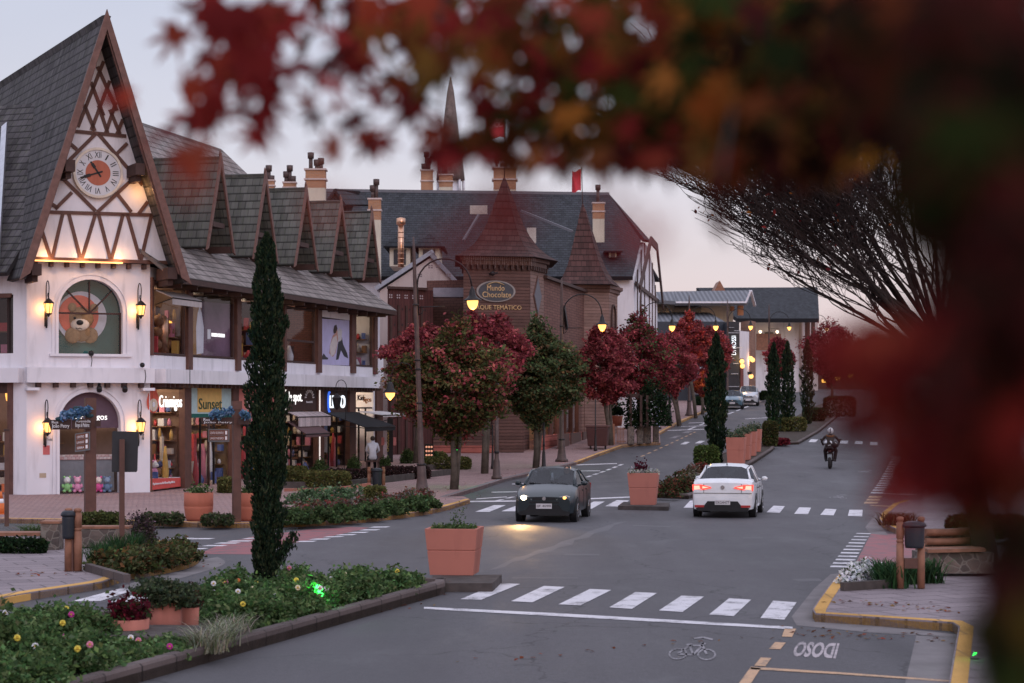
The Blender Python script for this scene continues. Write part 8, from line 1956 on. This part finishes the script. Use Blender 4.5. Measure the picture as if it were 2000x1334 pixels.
RIDE=dict(pel=(0,-.22,.98),chest=(0,-.02,1.36),neck=(0,.05,1.50),head=(0,.08,1.64),shl=(-.2,.0,1.44),shr=(.2,.0,1.44),ell=(-.40,.10,1.20),elr=(.40,.10,1.20),wrl=(-.36,.30,1.09),wrr=(.36,.30,1.09),hipl=(-.12,-.16,.95),hipr=(.12,-.16,.95),knl=(-.24,.26,.78),knr=(.24,.26,.78),anl=(-.20,-.02,.40),anr=(.20,-.02,.40),ftl=(-.20,.12,.34),ftr=(.20,.12,.34))
rd=figure('motorcycle rider in a dark jacket with an ochre collar and white helmet',(mc.x,mc.y+.6,gh(mc.y+.6)),MZ,RIDE,flat('rider_jacket',(.03,.03,.028)),helmet=flat('helmet_white',(.7,.7,.74),.3),trousers=flat('rider_trousers',(.018,.018,.02)))
mb=MB();mb.tube([(-.17,-.05,1.47),(-.08,-.12,1.42),(.08,-.12,1.42),(.17,-.05,1.47)],.035,8);mb.build('collar',flat('collar_ochre',(.22,.09,.03)),rd)
bg=thing('shoulder_bag','round black bag with white marks slung on the motorcycle rider','bag',(mc.x,mc.y+.6,gh(mc.y+.6)),rotz=MZ);WLOC[bg.name]=Vector();mb=MB();mb.ball((.20,-.36,1.06),.17,12,0,(1.15,.7,.9));mb.build('bag',M['black'],bg);mb=MB();mb.beam((.02,-.36,1.22),(.09,-.44,1.12),.07,.02);mb.beam((.22,-.47,1.16),(.3,-.45,1.12),.05,.02);mb.beam((-.08,-.40,1.03),(.04,-.44,1.05),.04,.02);mb.build('bag_mark',M['white'],bg,split='all')
# ================================================================== MAPLE BESIDE THE CAMERA (out of focus)
fm=thing('foreground_maple','out of focus autumn maple with red, orange and green leaves hanging close to the camera','tree',(1.15,1.75,0))
def palmate():
 lob=[(-128,.42),(-86,.74),(-43,.94),(0,1.0),(43,.94),(86,.74),(128,.42)]
 pts=[(0,-.06)]
 for i,(a,L)in enumerate(lob):
  a_=R(a);ds=R(9)
  if i:m_=R((lob[i-1][0]+a)/2);pts.append((.33*math.sin(m_),.33*math.cos(m_)))
  pts+=[(L*.62*math.sin(a_-ds),L*.62*math.cos(a_-ds)),(L*math.sin(a_),L*math.cos(a_)),(L*.62*math.sin(a_+ds),L*.62*math.cos(a_+ds))]
 v=np.array([(0,.1)]+pts);n=len(pts);tri=np.array([(0,1+i,1+(i+1)%n)for i in range(n)])
 z=-.10*np.abs(v[:,0])-.12*(v[:,1]-.1)**2
 return np.column_stack([v,z]),tri
LV,LT=palmate()
def palm_leaves(name,centers,size,cols,parent,hang=.8,frng=None):
 r=frng or RNG;n=len(centers);c=np.asarray(centers,float)
 d=r.normal(size=(n,3));d[:,2]-=hang*1.6;d/=np.linalg.norm(d,axis=1)[:,None]
 nr=r.normal(size=(n,3))+np.array([0,-.5,.4]);nr-=d*(nr*d).sum(1)[:,None];nr/=np.linalg.norm(nr,axis=1)[:,None];x=np.cross(d,nr)
 s_=(np.asarray(size)*r.uniform(.75,1.25,n))[:,None,None]
 P=c[:,None,:]+s_*(LV[None,:,0:1]*x[:,None]+LV[None,:,1:2]*d[:,None]+LV[None,:,2:3]*nr[:,None])
 base=np.array(WLOC[parent.name]);k=len(LV)
 me=bpy.data.meshes.new(name);me.vertices.add(n*k);me.vertices.foreach_set('co',(P-base).reshape(-1).astype(np.float32))
 F=(LT[None]+(np.arange(n)*k)[:,None,None]).reshape(-1).astype(np.int32);m_=len(F)//3
 me.loops.add(len(F));me.loops.foreach_set('vertex_index',F);me.polygons.add(m_);me.polygons.foreach_set('loop_start',np.arange(0,len(F),3,dtype=np.int32));me.update(calc_edges=True)
 ca=me.color_attributes.new('leafcol','FLOAT_COLOR','POINT');c4=np.ones((n,k,4),np.float32);c4[:,:,:3]=np.asarray(cols)[:,None];ca.data.foreach_set('color',c4.ravel());me.materials.append(M['leaf_near'])
 o=bpy.data.objects.new(name,me);C.objects.link(o);o.parent=parent;return o
F_RED=[(.23,.026,.024),(.17,.019,.02),(.28,.05,.028),(.12,.016,.016)]
F_ORG=[(.30,.08,.02),(.38,.13,.03),(.22,.04,.02),(.12,.06,.015)]
F_GRN=[(.035,.05,.014),(.05,.06,.015),(.02,.03,.01),(.10,.06,.015)]
F_SHADE=[(.05,.012,.012),(.03,.012,.010),(.02,.016,.010),(.07,.016,.014)]  # leaf reds taken to near black: shade inside the crown put into the colour
fr_=np.random.default_rng(42)
def blob(cx,cy,rx,ry,n,z0,z1,size,palette,w=None,gauss=False):
 if gauss:u=fr_.normal(0,.5,(n,2))
 else:
  a=fr_.uniform(0,2*np.pi,n);q=np.sqrt(fr_.uniform(0,1,n));u=np.stack([q*np.cos(a),q*np.sin(a)],1)
 Z=fr_.uniform(z0,z1,n);px=cx+u[:,0]*rx;py=cy+u[:,1]*ry
 p=np.stack([(px-1000)/FPX*Z,Z,CAMH+(HORZ-py)/FPX*Z],1)
 return p,np.full(n,size),pal(n,palette,w,.2,fr_)
BRN=[(.16,.05,.02),(.22,.09,.025),(.12,.035,.016),(.09,.06,.018)]
BL_=[(400,20,60,50,7,3.0,3.6,.052,F_RED),(470,60,80,70,16,3.0,3.6,.054,F_RED),(440,150,90,50,11,3.0,3.5,.056,F_RED),(375,195,45,35,5,3.0,3.4,.056,F_RED),(505,190,40,60,7,3.0,3.4,.056,F_RED),(480,110,110,30,8,3.0,3.5,.052,F_RED),(600,20,110,50,24,3.0,3.8,.054,F_RED+BRN[:1]),(760,15,130,55,34,3.0,3.8,.054,F_RED+BRN),(930,20,130,65,44,2.9,3.8,.054,F_RED+BRN),(1090,35,130,85,62,2.9,3.7,.054,F_RED+BRN+F_GRN[:2]),(1270,50,150,105,92,2.7,3.6,.054,F_RED+BRN+F_ORG+F_GRN),(1450,70,150,130,130,2.5,3.4,.054,F_ORG[:2]+BRN+F_GRN+F_RED[2:3]),(1600,90,140,150,150,2.2,3.0,.050,BRN+F_GRN+F_SHADE),(690,120,90,40,8,3.0,3.6,.048,F_RED),(640,90,60,40,6,3.0,3.6,.05,F_RED),(720,215,45,60,6,3.1,3.6,.050,F_RED),(790,130,70,50,8,3.0,3.6,.048,F_RED+BRN),(860,110,80,60,16,3.0,3.6,.048,F_RED+BRN),(830,200,50,40,6,3.0,3.5,.044,F_RED),(900,220,70,40,9,3.0,3.5,.046,F_RED+BRN),(965,150,80,70,18,3.0,3.6,.048,F_RED+F_GRN[:2]+BRN),(1050,170,90,60,26,2.9,3.6,.048,F_RED+F_GRN+BRN),(1120,235,90,38,14,2.9,3.4,.046,F_RED[:2]+F_GRN+BRN),(1190,180,110,75,48,2.8,3.5,.050,F_RED+F_ORG+F_GRN),(1330,185,120,85,72,2.6,3.4,.050,F_RED+BRN+F_GRN),(1470,205,120,80,70,2.4,3.2,.050,F_ORG[1:]+BRN+F_GRN),(1590,230,90,80,52,2.1,2.9,.046,BRN+F_SHADE+F_RED[:1]),(1290,262,110,26,12,2.7,3.2,.042,F_RED+BRN),(1420,285,110,32,16,2.5,3.0,.044,F_RED+BRN),(1400,150,40,30,5,2.3,2.6,.05,[(.28,.11,.02),(.25,.07,.015)]),(1620,160,40,25,3,2.2,2.5,.045,[(.26,.11,.02)]),(760,262,120,22,7,3.0,3.4,.040,F_RED),(930,262,100,24,9,3.0,3.4,.040,F_RED+BRN),(1060,282,80,20,8,2.9,3.3,.040,F_RED+BRN),(600,215,60,30,3,3.0,3.4,.04,F_RED),(1180,285,80,22,8,2.8,3.2,.04,BRN+F_RED),(1340,300,90,20,8,2.6,3.0,.04,BRN+F_RED),(1560,300,80,30,10,2.2,2.7,.04,BRN+F_SHADE),(1010,300,120,30,7,2.4,2.9,.03,F_RED+BRN),(880,335,40,30,3,2.2,2.6,.026,F_RED),(1180,310,110,20,7,2.3,2.8,.03,F_RED+BRN),(218,190,22,16,2,3.0,3.2,.040,F_RED),(372,308,26,22,3,2.2,2.5,.046,F_RED),(735,272,18,16,2,3.0,3.3,.042,F_RED),(885,285,40,16,3,3.0,3.3,.042,F_RED),(1115,288,16,16,3,2.8,3.0,.040,BRN),(1405,405,14,32,4,1.7,2.0,.026,F_SHADE),(1250,292,50,14,4,2.6,2.9,.036,F_SHADE+F_RED[:1]),(1690,300,30,16,3,2.3,2.6,.03,[(.5,.22,.03)]),(975,430,30,60,4,.75,.95,.018,F_RED),(1235,480,30,20,2,.8,1.0,.016,F_RED),(660,400,60,20,2,.8,.95,.012,F_RED),(1190,380,40,40,2,.9,1.0,.012,F_RED),(380,335,20,20,1,1.0,1.1,.016,F_RED),(890,470,30,20,2,.8,.9,.014,F_RED),(1790,70,170,130,150,1.3,2.1,.042,F_SHADE+F_GRN[2:3]+BRN[2:3]),(1920,150,140,190,190,1.1,1.9,.040,F_SHADE),(1900,330,120,150,130,1.05,1.7,.040,F_SHADE+F_GRN[2:3]),(1950,480,90,150,110,1.0,1.6,.038,F_SHADE),(1740,210,70,60,26,1.5,2.2,.038,F_SHADE+F_RED[3:]),(1985,600,70,110,70,.95,1.5,.036,F_SHADE+F_RED[3:]),(1715,690,85,60,40,1.05,1.5,.024,F_RED),(1810,720,120,95,66,1.0,1.5,.028,F_RED+F_SHADE[:2]),(1930,760,110,120,84,.95,1.4,.030,F_RED[:2]+F_SHADE),(1850,860,100,80,48,.95,1.4,.028,F_RED+F_SHADE[:1]),(1775,880,50,50,11,1.0,1.4,.022,F_RED),(1955,920,80,70,42,.95,1.3,.028,F_RED+F_SHADE),(1630,700,55,50,16,1.1,1.5,.018,F_RED),(1690,800,55,60,18,1.05,1.4,.02,F_RED),(1780,930,70,40,14,1.0,1.4,.02,F_RED),(1740,940,40,40,5,1.1,1.5,.018,F_RED),(1900,650,70,50,20,1.0,1.4,.028,F_RED[:2]+F_SHADE),(1860,955,50,36,9,1.0,1.4,.022,F_RED),(1985,1085,50,80,34,1.0,1.5,.026,F_GRN+F_SHADE),(1985,1220,50,110,44,.95,1.4,.028,F_GRN+F_SHADE),(1940,1180,24,44,6,1.1,1.5,.020,F_SHADE+F_ORG[3:]),(2000,1325,50,60,26,.95,1.3,.028,F_GRN),(1905,1025,16,24,4,1.1,1.5,.018,F_GRN)]
ps,ss,cs_=[],[],[]
for q in BL_:
 if q[5]>=2.0 and q[4]>4 and q[1]<300 and q[0]<1700:q=(q[0],q[1]+22,q[2]*1.06,q[3]*1.12,max(2,int(q[4]*(.62 if 540<q[0]<1010 and q[1]>60 else(.85 if q[0]<1000 else 1.15)))),q[5],q[6],q[7]*(1.24 if q[0]<1010 else 1.06),q[8])
 a,b_,c_=blob(*q[:8],q[8]);ps.append(a);ss.append(b_);cs_.append(c_)
n_=1500;a=fr_.uniform(0,2*np.pi,n_);rr2=np.sqrt(fr_.uniform(0,1,n_))*2.6
cr=np.stack([1.3+rr2*np.cos(a),1.6+rr2*np.sin(a),4.25+fr_.uniform(0,1.5,n_)*np.sqrt(np.maximum(.1,1-(rr2/2.7)**2))],1)  # unseen leaves added over and beside the camera to shade the near foliage
n2=500;cr2=np.stack([fr_.uniform(.75,2.4,n2),fr_.uniform(.4,2.8,n2),fr_.uniform(2.4,4.3,n2)],1);cr2=cr2[cr2[:,0]>cr2[:,1]*.27+.1]
cr=np.vstack([cr,cr2]);ps.append(cr);ss.append(np.full(len(cr),.042));cs_.append(pal(len(cr),F_RED+F_SHADE+F_GRN,None,.2,fr_))
palm_leaves('crown',np.vstack(ps),np.concatenate(ss),np.vstack(cs_),fm,.8,fr_)
mb=MB();tb_=Vector((1.15,1.75,-.05))
mb.tube([tb_,Vector((1.12,1.75,1.2)),Vector((1.05,1.78,2.4)),Vector((1.0,1.8,3.3))],[.16,.13,.11,.09],10)
mb.build('trunk',M['bark_d'],fm);fk=Vector((1.0,1.8,3.25))
def limb(pts,r0,r1):
 mb=MB();m_=[Vector(p)for p in smooth_line([tuple(p)for p in pts],5)];mb.tube(m_,[r0+(r1-r0)*i/(len(m_)-1)for i in range(len(m_))],7);mb.build('branch',M['bark_d'],fm)
limb([fk,W(1960,420,1.75),W(1930,150,1.8),W(1800,-60,2.0)],.075,.04);limb([W(1930,120,1.78),W(1700,-60,2.4),W(1450,-90,2.9),W(1200,-120,3.2),W(900,-110,3.4),W(600,-90,3.4),W(400,-40,3.3)],.022,.003)
limb([fk,W(2010,760,1.6),W(1920,740,1.4),W(1790,720,1.35),W(1660,705,1.35)],.02,.002);limb([fk,W(2060,1050,1.5),W(1990,1180,1.2)],.02,.003)
for a_,b_,c_ in(((1300,-105,3.1),(1240,90,3.0),(1120,260,2.95)),((900,-110,3.4),(850,60,3.2),(790,230,3.1)),((560,-85,3.4),(500,60,3.2),(470,200,3.15)),((1480,-85,2.9),(1440,160,2.5),(1405,360,1.95)),((1100,-115,3.3),(1050,60,3.2),(960,240,3.2)),((720,-100,3.4),(690,40,3.3),(640,150,3.2)),((1650,-50,2.5),(1600,100,2.4),(1520,280,2.4))):limb([W(*a_),W(*b_),W(*c_)],.006,.0015)
